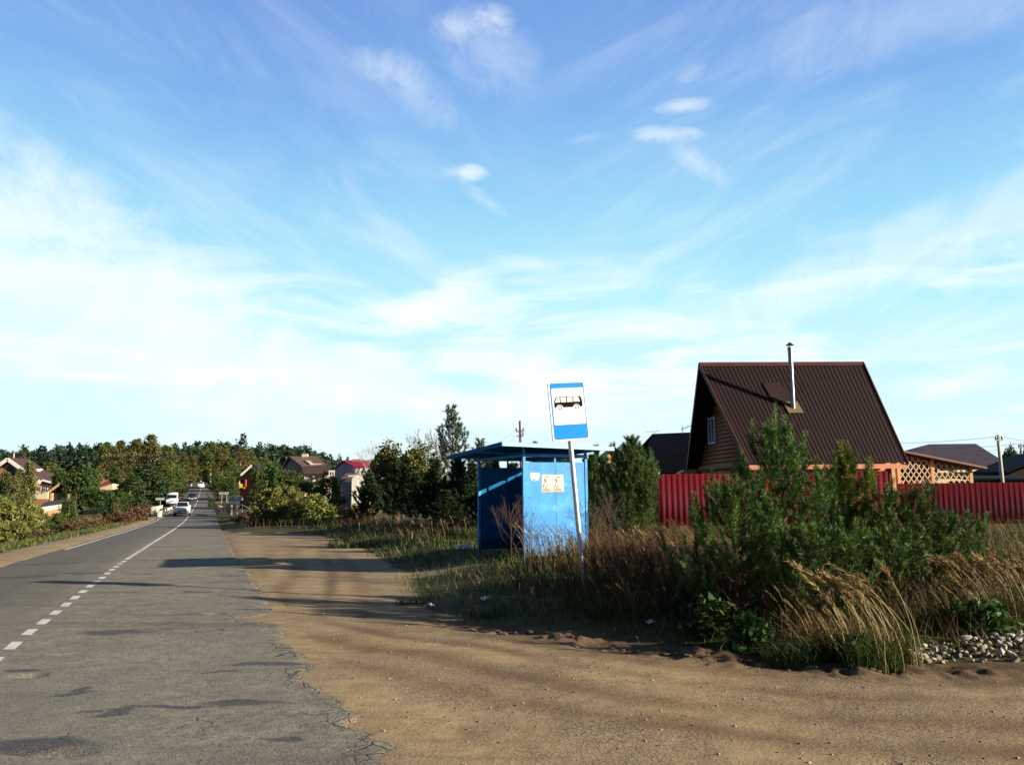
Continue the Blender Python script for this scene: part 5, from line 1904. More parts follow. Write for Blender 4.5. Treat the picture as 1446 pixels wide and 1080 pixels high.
def dead_weed(px, row, Y, h, w, label, seed, col=None):
    r = np.random.default_rng(400 + seed)
    p = U(px, row, Y); g = Hs(p.x, Y)
    o = make_bare_tree('dead_weed', r, h, w, TWIG if col is None else col, 14, 4, .55)
    o.location = (p.x, Y, g); o.scale = (1, 1, 1)
    tag(o, label, 'dead weed', 'dead brown weeds')


dead_weed(722, 790, 18.6, 1.45, .5, 'tall dead brown weed before the open front of the shelter', 1)
dead_weed(748, 800, 17.8, 1.2, .4, 'dead weed against the left edge of the blue end wall', 2)
dead_weed(862, 790, 20.5, 1.6, .5, 'tall rusty dead weed right of the shelter', 3)
dead_weed(846, 790, 19.5, 1.2, .4, 'shorter dead weed beside the right shelter post', 4)
dead_weed(915, 850, 13.0, 1.1, .45, 'dead brown weed right of the foot of the sign', 5)
dead_weed(880, 855, 13.2, .8, .4, 'low dead weed nearest the sign pole', 6)
dead_weed(640, 780, 24, .9, .5, 'dead weed at the edge of the shade left of the shelter', 7)


# ------------------------------------------------------------------ stones, clods and litter
def build_stones():
    import bmesh
    r = np.random.default_rng(51)
    mats = []
    for i, c in enumerate(((.38, .34, .27), (.24, .22, .18), (.13, .12, .11), (.52, .48, .40), (.30, .23, .15))):
        mats.append(plain('stone_%d' % i, c, .85, 0, .3, 22, .5))
    protos = []
    for i in range(8):
        bm = bmesh.new(); bmesh.ops.create_icosphere(bm, subdivisions=3, radius=1)
        ax = np.array([1.0, .62 + .3 * r.random(), .5 + .25 * r.random()])
        planes = [unit(r.normal(size=3)) for _ in range(11)]
        for v in bm.verts:
            p = np.array(v.co)
            for pl in planes:
                d = p @ pl - .66
                if d > 0: p = p - pl * d * .97
            p = p * ax * (1 + .06 * (vnoise(p[0] * 3 + i * 7, p[1] * 3 + p[2] * 2) - .5))
            v.co = p
        me = bpy.data.meshes.new('stone'); bm.to_mesh(me); bm.free()
        for pq in me.polygons: pq.use_smooth = False
        protos.append(me)
    heap = []
    n = 0
    tries = 0
    while n < 270 and tries < 9000:
        tries += 1
        x = 4.3 + 3.3 * r.random(); y = 9.6 + 1.3 * r.random()
        f = (x - 4.3) / 3.3
        if abs(y - 10.1 - .2 * f) > .14 + .5 * f ** .7: continue
        s = (.026 + .05 * r.random() ** 1.8)
        z = Hs(x, y) + .16 * f * max(0, 1 - ((y - 10.4) / .6) ** 2)
        if any((x - a) ** 2 + (y - b) ** 2 < (s + q) ** 2 * .42 for a, b, q in heap): continue
        heap.append((x, y, s))
        me = protos[r.integers(8)].copy() if n < 40 else None
        if me is None:
            src = MESHES[r.integers(len(MESHES))]
            o = bpy.data.objects.new('stone', src)
        else:
            me.materials.append(mats[r.choice(5, p=[.3, .25, .15, .18, .12])])
            if n == 0: globals()['MESHES'] = []
            MESHES.append(me); o = bpy.data.objects.new('stone', me)
        COL.objects.link(o)
        o.location = (x, y, z + s * .25); o.scale = (s, s, s)
        o.rotation_euler = (r.normal() * .35, r.normal() * .35, r.random() * 6.28)
        tag(o, 'pale or grey stone in the heap beside the dirt track', 'stone', 'stones heaped at the edge of the track')
        n += 1
    # soil under the heap and countless chips and grit on the dirt
    V = []; F = []; C = []
    base = bpy.data.meshes.new('tmp')
    oct_v = np.array([(1, 0, 0), (-1, 0, 0), (0, 1, 0), (0, -1, 0), (0, 0, .8), (0, 0, -.8), ]) * 1.0
    oct_f = np.array([(0, 2, 4), (2, 1, 4), (1, 3, 4), (3, 0, 4), (2, 0, 5), (1, 2, 5), (3, 1, 5), (0, 3, 5)])
    def ok(x, y):
        sd = gl_dist(x, y); xr = x - (xc(y) + road_right(y))
        return (xr > .05) * (sd < .5) * (.15 + .85 * smooth(.48, .62, fbm(x * 1.2, y * 1.2, 3))) * np.clip(7 / np.hypot(x, y), 0, 1) ** 1.5
    P = scatter(r, 1900, -4, 8, 4.6, 15, ok)
    P[:, 2] += .02
    n = len(P)
    s = .004 + .016 * r.random(n) ** 4.0
    ang = r.random(n) * 6.28
    jit = 1 + .35 * r.normal(size=(n, 6, 1)) * .6
    vv = oct_v[None] * jit * s[:, None, None] * np.array([1.2, .9, .7])
    ca, sa = np.cos(ang), np.sin(ang)
    x = vv[:, :, 0] * ca[:, None] - vv[:, :, 1] * sa[:, None]; y = vv[:, :, 0] * sa[:, None] + vv[:, :, 1] * ca[:, None]
    VV = np.stack([x, y, vv[:, :, 2]], -1) + P[:, None] + np.array([0, 0, .003])
    FF = (oct_f[None] + 6 * np.arange(n)[:, None, None]).reshape(-1, 3)
    pal = np.array([(.24, .175, .11), (.11, .075, .045), (.33, .26, .18), (.17, .11, .065)])
    cc = np.repeat(pal[r.integers(4, size=n)], 6, 0)
    g, k, b = newmat('grit'); k.put(b, 'Base Color', k.attr('Col')); b.inputs['Roughness'].default_value = .95
    o = mesh_np('grit', VV.reshape(-1, 3), FF, g, None, cc)
    tag(o, 'small chips and grit scattered over the dirt lay-by', 'grit', kind='stuff')
    # clods along the eroded bank
    cm = plain('clod', (.125, .075, .042), .95, 0, .35, 18, .6)
    n = 0
    while n < 46:
        x = -.6 + 5.2 * r.random(); y = np.interp(x, GL[10:20, 0], GL[10:20, 1]) - .42 + .62 * r.normal() * .5
        if gl_dist(x, y) > .35: continue
        s = .03 + .06 * r.random() ** 2
        o = bpy.data.objects.new('clod', CLODS[r.integers(len(CLODS))]) if n >= 6 else None
        if o is None:
            me = protos[n].copy(); me.materials.append(cm)
            if n == 0: globals()['CLODS'] = []
            CLODS.append(me); o = bpy.data.objects.new('clod', me)
        COL.objects.link(o); o.location = (x, y, Hs(x, y) + s * .15); o.scale = (s, s, s * .8); o.rotation_euler = (0, 0, r.random() * 6)
        tag(o, 'brown clod of earth lying along the eroded edge of the dirt track', 'clod', 'clods along the eroded bank')
        n += 1


build_stones()


def litter(px, row, w, label, seed):
    import bmesh
    r = np.random.default_rng(600 + seed)
    d = ray(px, row); t = 14 / d.y
    for Y in np.linspace(9, 30, 900):
        p = U(px, row, Y)
        if p.z <= Hs(p.x, Y) + .02: break
    bm = bmesh.new(); bmesh.ops.create_grid(bm, x_segments=6, y_segments=5, size=.5)
    for v in bm.verts:
        v.co.x *= w * 1.3; v.co.y *= w * .8
        v.co.z = .22 * w * (r.random() - .2) + .3 * w * math.exp(-((v.co.x / w) ** 2) * 5)
    geo = bmesh.ops.solidify(bm, geom=bm.faces[:], thickness=.003)
    me = bpy.data.meshes.new('litter'); bm.to_mesh(me); bm.free()
    me.materials.append(plain('litter_white', (.72, .74, .76), .6, 0, .08, 12))
    o = bpy.data.objects.new('litter', me); COL.objects.link(o)
    o.location = (p.x, p.y, Hs(p.x, p.y) + .025); o.rotation_euler = (0, 0, r.random() * 2 - 1)
    tag(o, label, 'litter', 'scraps of white litter')


litter(606, 857, .14, 'white scrap of paper lying on the dirt by the turf edge', 1)
litter(687, 847, .15, 'crumpled white paper in the shaded turf', 2)
litter(921, 880, .12, 'small pale wrapper on the eroded bank', 3)
litter(655, 775, .35, 'pale plastic bag in the grass left of the shelter', 4)
litter(1035, 852, .12, 'bluish scrap among the weeds under the left pine', 5)


# ------------------------------------------------------------------ trees beyond
DG = [(.042, .082, .018), (.06, .105, .022), (.03, .06, .014)]
OLIVE = [(.085, .115, .025), (.068, .095, .022), (.11, .13, .03), (.05, .075, .018)]
YEL = [(.145, .145, .036), (.11, .12, .03), (.17, .16, .042), (.075, .095, .024)]
GOLD = [(.155, .125, .042), (.125, .115, .036), (.18, .14, .046), (.09, .095, .028)]
WIL = [(.18, .185, .045), (.14, .155, .036), (.22, .21, .06), (.085, .11, .026)]
PINEC = [(.020, .045, .014), (.028, .06, .018), (.014, .033, .011), (.04, .072, .022)]
PINEF = [(.016, .036, .014), (.022, .046, .017), (.011, .026, .010)]

PROTO = {}


def proto(key, **kw):
    if key in PROTO: return copy_tree(PROTO[key][0]), PROTO[key][1], PROTO[key][2]
    r = np.random.default_rng(abs(hash(key)) % 1000 if False else sum(ord(c) * (i + 3) for i, c in enumerate(key)))
    o = make_tree(r=r, **kw)
    PROTO[key] = (o, kw['h'], kw['w'])
    return o, kw['h'], kw['w']


def tree(kind, px, Y, top, width, label, group, name=None, cat='tree', dz=0):
    K = {
        'birch': dict(name='birch_tree', h=14, w=3.2, shape='tall', trunk_h=2.5, n_cl=230, per=22, cl_r=.62, leaf=.26, cols=YEL, bark=BIRCH),
        'birch_b': dict(name='birch_tree', h=14, w=3.6, shape='tall', trunk_h=2.2, n_cl=240, per=22, cl_r=.66, leaf=.26, cols=GOLD, bark=BIRCH),
        'birch_c': dict(name='birch_tree', h=14, w=3.4, shape='tall', trunk_h=2.2, n_cl=240, per=22, cl_r=.66, leaf=.26, cols=OLIVE + YEL[:2], bark=BIRCH),
        'round': dict(name='broadleaf_tree', h=9, w=4.0, shape='round', trunk_h=1.2, n_cl=230, per=26, cl_r=.55, leaf=.22, cols=OLIVE),
        'round_b': dict(name='broadleaf_tree', h=9, w=4.0, shape='round', trunk_h=.8, n_cl=230, per=26, cl_r=.55, leaf=.22, cols=DG),
        'round_y': dict(name='broadleaf_tree', h=9, w=3.8, shape='round', trunk_h=1.0, n_cl=230, per=26, cl_r=.55, leaf=.22, cols=YEL + OLIVE),
        'bush': dict(name='shrub', h=4, w=3.0, shape='bush', trunk_h=.1, n_cl=190, per=24, cl_r=.34, leaf=.15, cols=OLIVE),
        'bush_g': dict(name='shrub', h=4, w=3.0, shape='bush', trunk_h=.1, n_cl=190, per=24, cl_r=.34, leaf=.15, cols=DG + OLIVE[:1]),
        'willow': dict(name='willow_shrub', h=4, w=2.6, shape='bush', trunk_h=.1, n_cl=190, per=26, cl_r=.34, leaf=.13, cols=WIL, aspect=2.6),
        'dry': dict(name='dry_shrub', h=2, w=2.6, shape='bush', trunk_h=.05, n_cl=130, per=20, cl_r=.3, leaf=.12, cols=[(.11, .055, .032), (.15, .08, .04), (.08, .045, .026), (.13, .10, .04)], aspect=2.0),
        'conifer': dict(name='conifer_tree', h=13, w=3.2, shape='cone', trunk_h=1.0, n_cl=250, per=24, cl_r=.6, leaf=.30, cols=PINEC, mat=NEEDLE, aspect=2.4),
        'pine': dict(name='old_pine', h=16, w=4.2, shape='pine', trunk_h=5.5, n_cl=170, per=34, cl_r=.8, leaf=.32, cols=PINEC, mat=NEEDLE, bark=PBARK, aspect=2.4),
        'wide': dict(name='spreading_pine', h=12, w=5.0, shape='pine', trunk_h=1.2, n_cl=260, per=34, cl_r=.85, leaf=.30, cols=PINEC, mat=NEEDLE, bark=PBARK, aspect=2.4),
    }[kind]
    o, nh, nw = proto(kind, **K)
    place(o, px, Y, top, width * 1.18, nh, nw, dz=dz)
    tag(o, label, cat, group)
    return o


def pine_young(key, px, Y, top, width, label, group, seed=1, h=4.0, w=1.7, whorls=8, leader=.5, per_m=150, nlen=.15, nwid=.034, cols=PINEC, **kw):
    if key not in PROTO:
        r = np.random.default_rng(700 + seed)
        o = make_young_pine('pine_tree', r, h, w, whorls, leader, per_m, nlen, nwid, cols, inc=.42, **kw)
        PROTO[key] = (o, h, w)
    else:
        o = copy_tree(PROTO[key][0])
    place(o, px, Y, top, width, PROTO[key][1], PROTO[key][2])
    tag(o, label, 'pine tree', group)
    return o


def build_trees():
    gR = 'trees right of the road'
    tree('round_b', 384, 98, 654, 36, 'dark green broadleaf tree below the brown roofed house', gR)
    tree('round', 365, 106, 660, 30, 'olive broadleaf tree by the yellow and red wall beyond the bridge', gR)
    tree('round', 408, 92, 664, 40, 'pale olive tree right of the dark green broadleaf tree', gR)
    tree('bush', 464, 80, 671, 52, 'rounded olive bush in front of the blue metal gate', gR, cat='shrub')
    tree('bush_g', 432, 84, 678, 44, 'green bush between the pale olive tree and the rounded bush', gR, cat='shrub')
    tree('willow', 388, 62, 692, 64, 'yellow green willow bush nearest the bridge sign', gR, cat='shrub')
    tree('willow', 440, 60, 700, 62, 'yellow green willow bush right of the one by the sign', gR, cat='shrub')
    tree('willow', 412, 66, 690, 40, 'small willow bush wedged between the two larger ones', gR, cat='shrub')
    tree('dry', 505, 58, 716, 60, 'dry brown shrub under the two green pines', gR, cat='shrub')
    tree('dry', 355, 70, 722, 50, 'low dry shrub beside the bridge end on the right', gR, cat='shrub')
    pine_young('ypA', 520, 56, 668, 74, 'young green pine left of the pair before the broadleaf trees', gR, 1)
    pine_young('ypB', 562, 54, 654, 86, 'young green pine right of the pair before the broadleaf trees', gR, 2, w=1.5, whorls=9)
    tree('round_y', 556, 76, 625, 74, 'yellowing broadleaf tree behind the two young pines', gR)
    tree('round_y', 600, 74, 628, 80, 'taller yellowing tree merging into the dark pines', gR)
    tree('round', 536, 80, 640, 44, 'olive tree right of the red roofed house', gR)
    for i, (px, Y, top, wd) in enumerate(((612, 46, 648, 92), (646, 44, 644, 96), (668, 40, 654, 84), (588, 50, 668, 80), (632, 38, 692, 90), (690, 46, 652, 80), (724, 48, 655, 80))):
        pine_young('ypA' if i % 2 else 'ypB', px, Y, top, wd,
                   ['dark pine at the left end of the shaded pine row', 'second dark pine of the shaded row left of the shelter', 'dark pine just left of the shelter post', 'low dark pine at the edge of the shaded row',
                    'short dark pine in front of the shaded row', 'dark pine behind the open side of the shelter', 'dark pine seen through the gap under the shelter roof'][i], 'shaded pines left of the shelter')
    pine_young('ypC', 640, 58, 576, 100, 'tall slender pine standing out against the sky left of the shelter', gR, 3, h=7.5, w=1.75, whorls=10, leader=.45, low=.34, density=.42, nlen=.16, nwid=.034, per_m=70, prof=.5, el0=38, el1=26, cols=[(.05, .085, .03), (.065, .10, .036), (.04, .065, .024)])
    pine_young('ypC', 676, 52, 622, 84, 'pine tip just above the left end of the shelter roof', gR)
    pine_young('ypB', 757, 60, 624, 40, 'pine whose tip just clears the middle of the shelter roof', gR)
    pine_young('ypA', 806, 56, 640, 50, 'pine behind the right part of the shelter', gR)
    pine_young('ypB', 842, 58, 629, 46, 'pine whose tip clears the right end of the shelter roof', gR)
    for (px, Y, top, wd, lab) in ((728, 31, 654, 70, 'pine close behind the shelter at its open end'), (760, 30, 652, 80, 'pine close behind the middle of the shelter'), (796, 32, 650, 84, 'pine close behind the right half of the shelter'), (828, 31, 648, 80, 'pine behind the right shelter post'),
                                  (700, 44, 648, 60, 'pine behind the left shelter post'), (775, 48, 642, 60, 'taller pine farther behind the shelter'), (836, 50, 642, 56, 'pine between the shelter and the orange plank gable')):
        pine_young('ypA' if int(px) % 2 else 'ypB', px, Y, top, wd, lab, 'pines behind the shelter')
    tree('round', 775, 70, 640, 60, 'green tree seen through the gap above the blue end wall', gR)
    bark = plain('grey_twigs', (.26, .23, .22), .9, 0, .2, 10)
    for i, (px, Y, top, h, w, lab) in enumerate(((604, 120, 618, 10, 4.2, 'leafless grey tree rising behind the yellowing trees'), (628, 125, 626, 9, 3.6, 'smaller leafless grey tree left of the slender pine'), (531, 118, 634, 9, 3.4, 'leafless grey tree beside the red roof'))):
        o = make_bare_tree('bare_tree', np.random.default_rng(800 + i), h, w, bark, 16, 4)
        place(o, px, Y, top, None, h, w); tag(o, lab, 'tree', gR)
    tree('round_y', 478, 260, 642, 12, 'small far tree left of the red roof', gR); tree('round', 490, 265, 645, 8, 'smallest far tree beside the grey gable', gR)
    tree('round_b', 1428, 95, 632, 30, 'dark round tree beside the pole at the right edge', gR)
    tree('round_b', 1470, 90, 630, 50, 'dark tree cut by the right edge', gR)
    # just outside the frame on the right: it shades the verge and road as in the picture
    gL = 'trees left of the road'
    for (k, px, Y, top, wd, lab) in (
        ('birch', 190, 215, 622, 34, 'tall yellowing birch left of the golden one'), ('birch_b', 211, 205, 616, 34, 'tallest golden birch left of the road'),
        ('birch_b', 168, 240, 624, 30, 'golden brown birch second left of the tallest'), ('birch', 147, 255, 626, 26, 'thin yellow birch at the edge of the dark forest'),
        ('birch_c', 236, 200, 632, 30, 'greenish birch right of the golden ones'), ('birch_c', 256, 215, 640, 26, 'greenish birch closest to the road on the left'),
        ('birch', 270, 235, 645, 20, 'low yellow birch right beside the road on the left'),
        ('birch_c', 226, 185, 650, 34, 'bushy green birch in front of the taller ones'), ('round', 245, 180, 664, 34, 'rounded olive tree above the white van'),
        ('birch_c', 297, 268, 626, 26, 'tall green birch straight ahead where the road bends'), ('birch', 312, 255, 634, 28, 'yellow birch right of the road bend'),
        ('birch_b', 338, 235, 633, 28, 'golden birch in front of the dark forest right of the road'), ('birch', 355, 240, 644, 22, 'smaller yellow birch right of the golden one'),
        ('birch_c', 325, 215, 648, 30, 'greenish birch above the red wall'), ('round_b', 308, 175, 672, 28, 'dark tree right of the road before the bend'),
        ('round_b', 322, 160, 676, 26, 'dark broadleaf tree behind the white place name sign'), ('birch_c', 283, 285, 640, 22, 'far birch closing the view along the road'),
        ('round_b', 268, 282, 664, 26, 'dark tree left of the road bend'), ('conifer', 350, 200, 662, 20, 'dark conifer behind the barrier like white beam'),
        ('birch_c', 372, 215, 648, 26, 'greenish birch left of the brown roofed house'),
        ('wide', 205, 150, 656, 62, 'dark spreading pine left of the white van'), ('wide', 185, 140, 672, 46, 'second dark spreading pine lower down'),
        ('round_b', 108, 125, 658, 50, 'dark green tree right of the gabled brick house'), ('round_b', 88, 140, 664, 34, 'dark green tree touching the brick house porch'),
        ('round', 128, 150, 662, 34, 'olive tree above the orange roofed house'), ('birch_c', 70, 215, 654, 34, 'greenish birch behind the brick house roof'),
        ('round_y', 60, 180, 664, 36, 'yellow green tree behind the white dormer'), ('birch', 40, 92, 655, 24, 'yellow birch with a white stem before the brick house'),
        ('birch_b', 26, 98, 664, 20, 'orange birch before the left part of the brick house'), ('birch_c', 8, 100, 668, 30, 'greenish birch at the left edge before the brick house'),
        ('round_b', 165, 190, 660, 30, 'dark tree beside the orange roofed house'), ('birch_b', 171, 175, 664, 12, 'small orange tree right of the orange roofed house'),
        ('round_b', 140, 118, 690, 44, 'dark green tree above the lawn'), ('round_b', 172, 120, 694, 40, 'dark tree right of the lawn'),
        ('conifer', 153, 100, 708, 14, 'small round dark conifer on the lawn'), ('birch', 166, 100, 703, 13, 'small yellow conical tree on the lawn'),
        ('conifer', -8, 200, 640, 34, 'conifer at the left edge behind the brick house'), ('round', 20, 210, 650, 36, 'olive tree behind the gable of the brick house'),
    ):
        tree(k, px, Y, top, wd, lab, gL)
    gB = 'shrubs in the hollow left of the road'
    for (k, px, Y, top, wd, lab) in (
        ('bush_g', 98, 76, 705, 32, 'rounded green bush beside the lawn'), ('bush_g', 8, 88, 698, 46, 'dark green bush at the left edge below the brick house'),
        ('willow', 8, 52, 706, 60, 'large yellow green willow bush at the left edge'), ('willow', 38, 56, 712, 44, 'yellow green willow bush second from the left edge'),
        ('bush_g', 62, 62, 726, 34, 'green bush between the willows and the rounded bush'), ('bush', 84, 66, 724, 34, 'olive bush in front of the rounded green bush'),
        ('willow', 58, 60, 716, 24, 'narrow willow bush below the cream fence'), ('dry', 130, 78, 733, 50, 'reddish dry shrub below the lawn'),
        ('dry', 172, 86, 723, 40, 'reddish dry shrub middle of the row by the road'), ('dry', 192, 92, 716, 40, 'reddish dry shrub next to the bridge parapet'),
        ('dry', 110, 66, 736, 44, 'dry brown shrub under the olive bush'), ('bush', 142, 72, 742, 24, 'small olive bush among the reddish shrubs'),
        ('willow', 28, 46, 738, 46, 'low willow bush nearest the road at the left'), ('dry', 205, 110, 712, 30, 'dry shrub behind the bridge parapet'), ('dry', 60, 52, 750, 46, 'dry shrub right of the lowest willow'),
        
        ('dry', 313, 118, 712, 20, 'dry shrub over the right bridge end'), ('bush_g', 300, 140, 704, 12, 'dark bush casting shade on the right lane'),
    ):
        tree(k, px, Y, top, wd, lab, gB, cat='shrub')


build_trees()


def build_forest():
    """the far conifer wood on the rise, a closed mass of crowns"""
    r = np.random.default_rng(77)
    parts = []
    n = 0
    rows = []
    for Y in (300, 330, 365, 400, 440, 490):
        for px in np.arange(-90, 470, 7.5):
            rows.append((px + r.normal() * 3, Y + r.normal() * 10))
    for Y in (520, 600):
        for px in np.arange(360, 560, 6):
            rows.append((px + r.normal() * 2.5, Y + r.normal() * 12))
    C = []; B = []; S = []
    for px, Y in rows:
        if 276 < px < 292 and Y < 310: continue
        p = U(px, 690, Y); g = Hs(p.x, Y)
        line = np.interp(px, [-90, 0, 60, 120, 170, 230, 280, 330, 380, 425, 450, 480, 520, 560], [642, 641, 636, 634, 632, 633, 630, 630, 632, 634, 643, 652, 664, 672])
        ztop = U(px, line + 1.5, Y).z + r.normal() * 1.6 - (1.5 if Y < 380 else 0)
        h = ztop - g
        if h < 3: continue
        h = min(h, 24)
        base = max(0, h - 12)
        ncl = 34
        f = r.random(ncl) ** .8
        wr = (2.7 * (1 - f ** 1.6) + .35) * np.sqrt(r.random(ncl)); a = r.random(ncl) * 6.283
        C.append(np.stack([p.x + wr * np.cos(a), Y + wr * np.sin(a), ztop - h + base + (h - base) * f], 1))
        col = np.array(PINEF[r.integers(3)]) * (1 + .25 * r.normal())
        if r.random() < .09: col = np.array(YEL[r.integers(4)]) * .55
        B.append(np.repeat(np.abs(col)[None], ncl, 0)); n += 1
    C = np.concatenate(C); B = np.concatenate(B)
    per = 7
    P = (C[:, None] + r.normal(size=(len(C), per, 3)) * np.array([.75, .75, .6])).reshape(-1, 3)
    V, F, c = leaves_mesh(P, .75, r, np.repeat(B, per, 0), .3, 1.8)
    o = mesh_np('pine_forest', V, F, NEEDLE, None, c)
    tag(o, 'dark pine forest closing the view on the rise to the left', 'forest', kind='stuff')


build_forest()


# ------------------------------------------------------------------ houses in the distance
BRICK = brick_mat('red_brick', (.33, .135, .075))
BRICKO = brick_mat('orange_brick', (.40, .165, .09))
WTRIM = plain('white_trim', (.74, .74, .70), .5, 0, .05, 3)
CREAM = plain('cream_paint', (.70, .60, .38), .8, 0, .1, 2)


def brick_house():
    Y = 150.0
    ap = U(14, 648, Y); er = U(57, 678.5, Y); el = U(-31, 678.5, Y); el.z = er.z
    g = Hs(ap.x, Y); loc = Vector((ap.x, Y, g)); root = empty('gabled_brick_house', loc)
    D = 5.0; up = Vector((0, 0, .25)); f = Vector((0, -.6, 0)); bk = Vector((0, D + .6, 0))
    rm = roof_metal('red_brown_roof', (.075, .032, .028))
    mb = MB(loc); mb.slab([ap + f, er + f, er + bk, ap + bk][::-1], .3); mb.slab([ap + f, ap + bk, el + bk, el + f][::-1], .3)
    roof = mb.build('roof', rm, root)
    mb = MB(loc)
    for e in (er, el):
        d = (e - ap).normalized()
        mb.bar(ap + Vector((0, -.72, -.05)), e + d * .6 + Vector((0, -.72, -.05)), .12, .62)
    mb.build('barge_board', WTRIM, root)
    ww = .8
    mb = MB(loc); mb.prism([(el.x + ww, Y, g - 1), (er.x - ww, Y, g - 1), (er.x - ww, Y, er.z + .1), (ap.x, Y, ap.z - .5), (el.x + ww, Y, er.z + .1)], (0, D, 0)); mb.build('wall', BRICK, root)
    # balcony in the gable: dark panel painted as its shade, and pale rail
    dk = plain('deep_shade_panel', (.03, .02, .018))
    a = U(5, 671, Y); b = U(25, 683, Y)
    mb = MB(loc); mb.prism([(a.x, Y - .06, b.z), (b.x, Y - .06, b.z), (b.x, Y - .06, a.z), (ap.x, Y - .06, a.z + 1.9), (a.x, Y - .06, a.z)], (0, .05, 0)); mb.build('balcony_shade', dk, root)
    mb = MB(loc); mb.box((a.x - .3, Y - .9, b.z - .35), (b.x + .4, Y - .005, b.z - .1)); mb.build('balcony', WTRIM, root)
    c = U(24, 676, Y); mb = MB(loc); mb.box((c.x, Y - .5, b.z - .1), (c.x + .7, Y - .1, a.z + .9)); mb.build('pillar', BRICKO, root)
    for px in (0, 10, 20, 40):
        w = U(px, 691, Y); window_part(root, (w.x, Y - .02, w.z), (1, 0, 0), 1.5, 1.6, (0, -1, 0), WTRIM, loc, .12)
    # dormer
    d0 = U(45, 663, Y + 3); d1 = U(56, 671, Y + 3)
    mb = MB(loc); mb.box((d0.x + .4, Y + 2.4, d1.z - .6), (d1.x - .1, Y + 3.4, d0.z - .12)); dm = mb.build('dormer', WTRIM, roof)
    mb = MB(loc); mb.box((d0.x - .3, Y + 2.1, d0.z - .11), (d1.x + .1, Y + 3.7, d0.z + .12)); mb.build('dormer_roof', WTRIM, roof)
    # lower wing on the right
    a = U(56, 682, Y); b = U(73, 682, Y); t = U(64, 679, Y)
    mb = MB(loc); mb.box((er.x - ww + .02, Y + 1.0, g - 1), (b.x, Y + D - 1, a.z)); mb.build('wing_wall', BRICK, root)
    mb = MB(loc); mb.slab([(er.x - .9, Y + .4, a.z + .9), (b.x + .5, Y + .4, a.z - .05), (b.x + .5, Y + D, a.z - .05), (er.x - .9, Y + D, a.z + .9)][::-1], .2); mb.build('wing_roof', rm, root)
    mb = MB(loc); mb.bar((er.x + .1, Y + .3, a.z + .55), (b.x + .6, Y + .3, a.z - .1), .1, .35); mb.build('wing_trim', WTRIM, root)
    for px in (58, 64):
        w = U(px, 691, Y + 1); window_part(root, (w.x, Y + .98, w.z), (1, 0, 0), .9, 1.5, (0, -1, 0), WTRIM, loc, .12)
    tag(root, 'red brick house with a white edged gable at the left edge', 'house')
    # porch
    Yp = 138.0
    a = U(67, 696, Yp); t = U(85, 683, Yp); b = U(100, 694, Yp)
    loc = Vector((a.x, Yp, Hs(a.x, Yp))); root = empty('porch_shelter', loc)
    mb = MB(loc); mb.slab([a, t, t + Vector((0, 5, 0)), a + Vector((0, 5, 0))][::-1], .2); mb.slab([t, b, b + Vector((0, 5, 0)), t + Vector((0, 5, 0))][::-1], .2); mb.build('roof', rm, root)
    mb = MB(loc); mb.bar(a + Vector((0, -.06, 0)), t + Vector((0, -.06, 0)), .08, .35); mb.build('trim', PLANK, root)
    mb = MB(loc); mb.box((a.x + .3, Yp + .2, loc.z - .5), (a.x + .7, Yp + .6, a.z)); mb.build('post', PLANK, root)
    mb = MB(loc); mb.box((b.x - .7, Yp + .2, loc.z - .5), (b.x - .3, Yp + .6, a.z)); mb.build('post', PLANK, root)
    mb = MB(loc); mb.box((a.x + .2, Yp + 4.3, loc.z - .5), (b.x - .2, Yp + 4.6, a.z)); mb.build('wall', plain('dark_planks', (.016, .008, .006), spec=.1), root)
    tag(root, 'open brown roofed porch right of the white edged brick house', 'porch')
    # cream garden wall below the house
    Yw = 132.0
    a = U(2, 696, Yw); b = U(68, 695, Yw)
    loc = Vector((a.x, Yw, Hs(a.x, Yw))); root = empty('garden_wall', loc)
    mb = MB(loc); mb.box((a.x, Yw, a.z - 1.0), (b.x, Yw + .2, a.z)); mb.build('wall', CREAM, root)
    mb = MB(loc)
    mb.box((a.x - .05, Yw - .05, a.z + .003), (b.x + .05, Yw + .25, a.z + .12)); mb.build('coping', WTRIM, root)
    mb = MB(loc); mb.box((a.x + .02, Yw + .02, loc.z - .5), (b.x - .02, Yw + .18, a.z - 1.003)); mb.build('plinth', BRICK, root)
    tag(root, 'cream garden wall below the white edged brick house', 'wall')
    # short fence piece: cream top, orange foot, dark coping
    Yw = 112.0
    a = U(53, 716, Yw); b = U(71, 711, Yw)
    loc = Vector((a.x, Yw, Hs(a.x, Yw))); root = empty('yard_fence', loc)
    top_l = U(53, 717, Yw); top_r = U(71, 712, Yw + 3)
    th = Vector((0, .2, 0))
    zb0 = U(53, 727, Yw).z
    mb = MB(loc); mb.prism([(a.x, Yw, top_l.z - .55), (b.x, Yw + 3, top_r.z - .55), (b.x, Yw + 3, top_r.z), (a.x, Yw, top_l.z)], th); mb.build('cream_panel', CREAM, root)
    mb = MB(loc); mb.prism([(a.x, Yw, loc.z - .5), (b.x, Yw + 3, loc.z - .5), (b.x, Yw + 3, top_r.z - .553), (a.x, Yw, top_l.z - .553)], th); mb.build('brick_panel', BRICKO, root)
    mb = MB(loc); mb.hexa([(a.x, Yw - .2, top_l.z + .003), (b.x, Yw + 2.8, top_r.z + .003), (b.x, Yw + 5, top_r.z + .75), (a.x, Yw + 2.2, top_l.z + .75),
                           (a.x, Yw - .2, top_l.z + .06), (b.x, Yw + 2.8, top_r.z + .06), (b.x, Yw + 5, top_r.z + .82), (a.x, Yw + 2.2, top_l.z + .82)])
    mb.build('lean_roof', plain('slate_blue_roof', (.03, .035, .045), .6), root)
    tag(root, 'short cream and orange wall under a dark lean to roof below the brick house', 'wall')


brick_house()


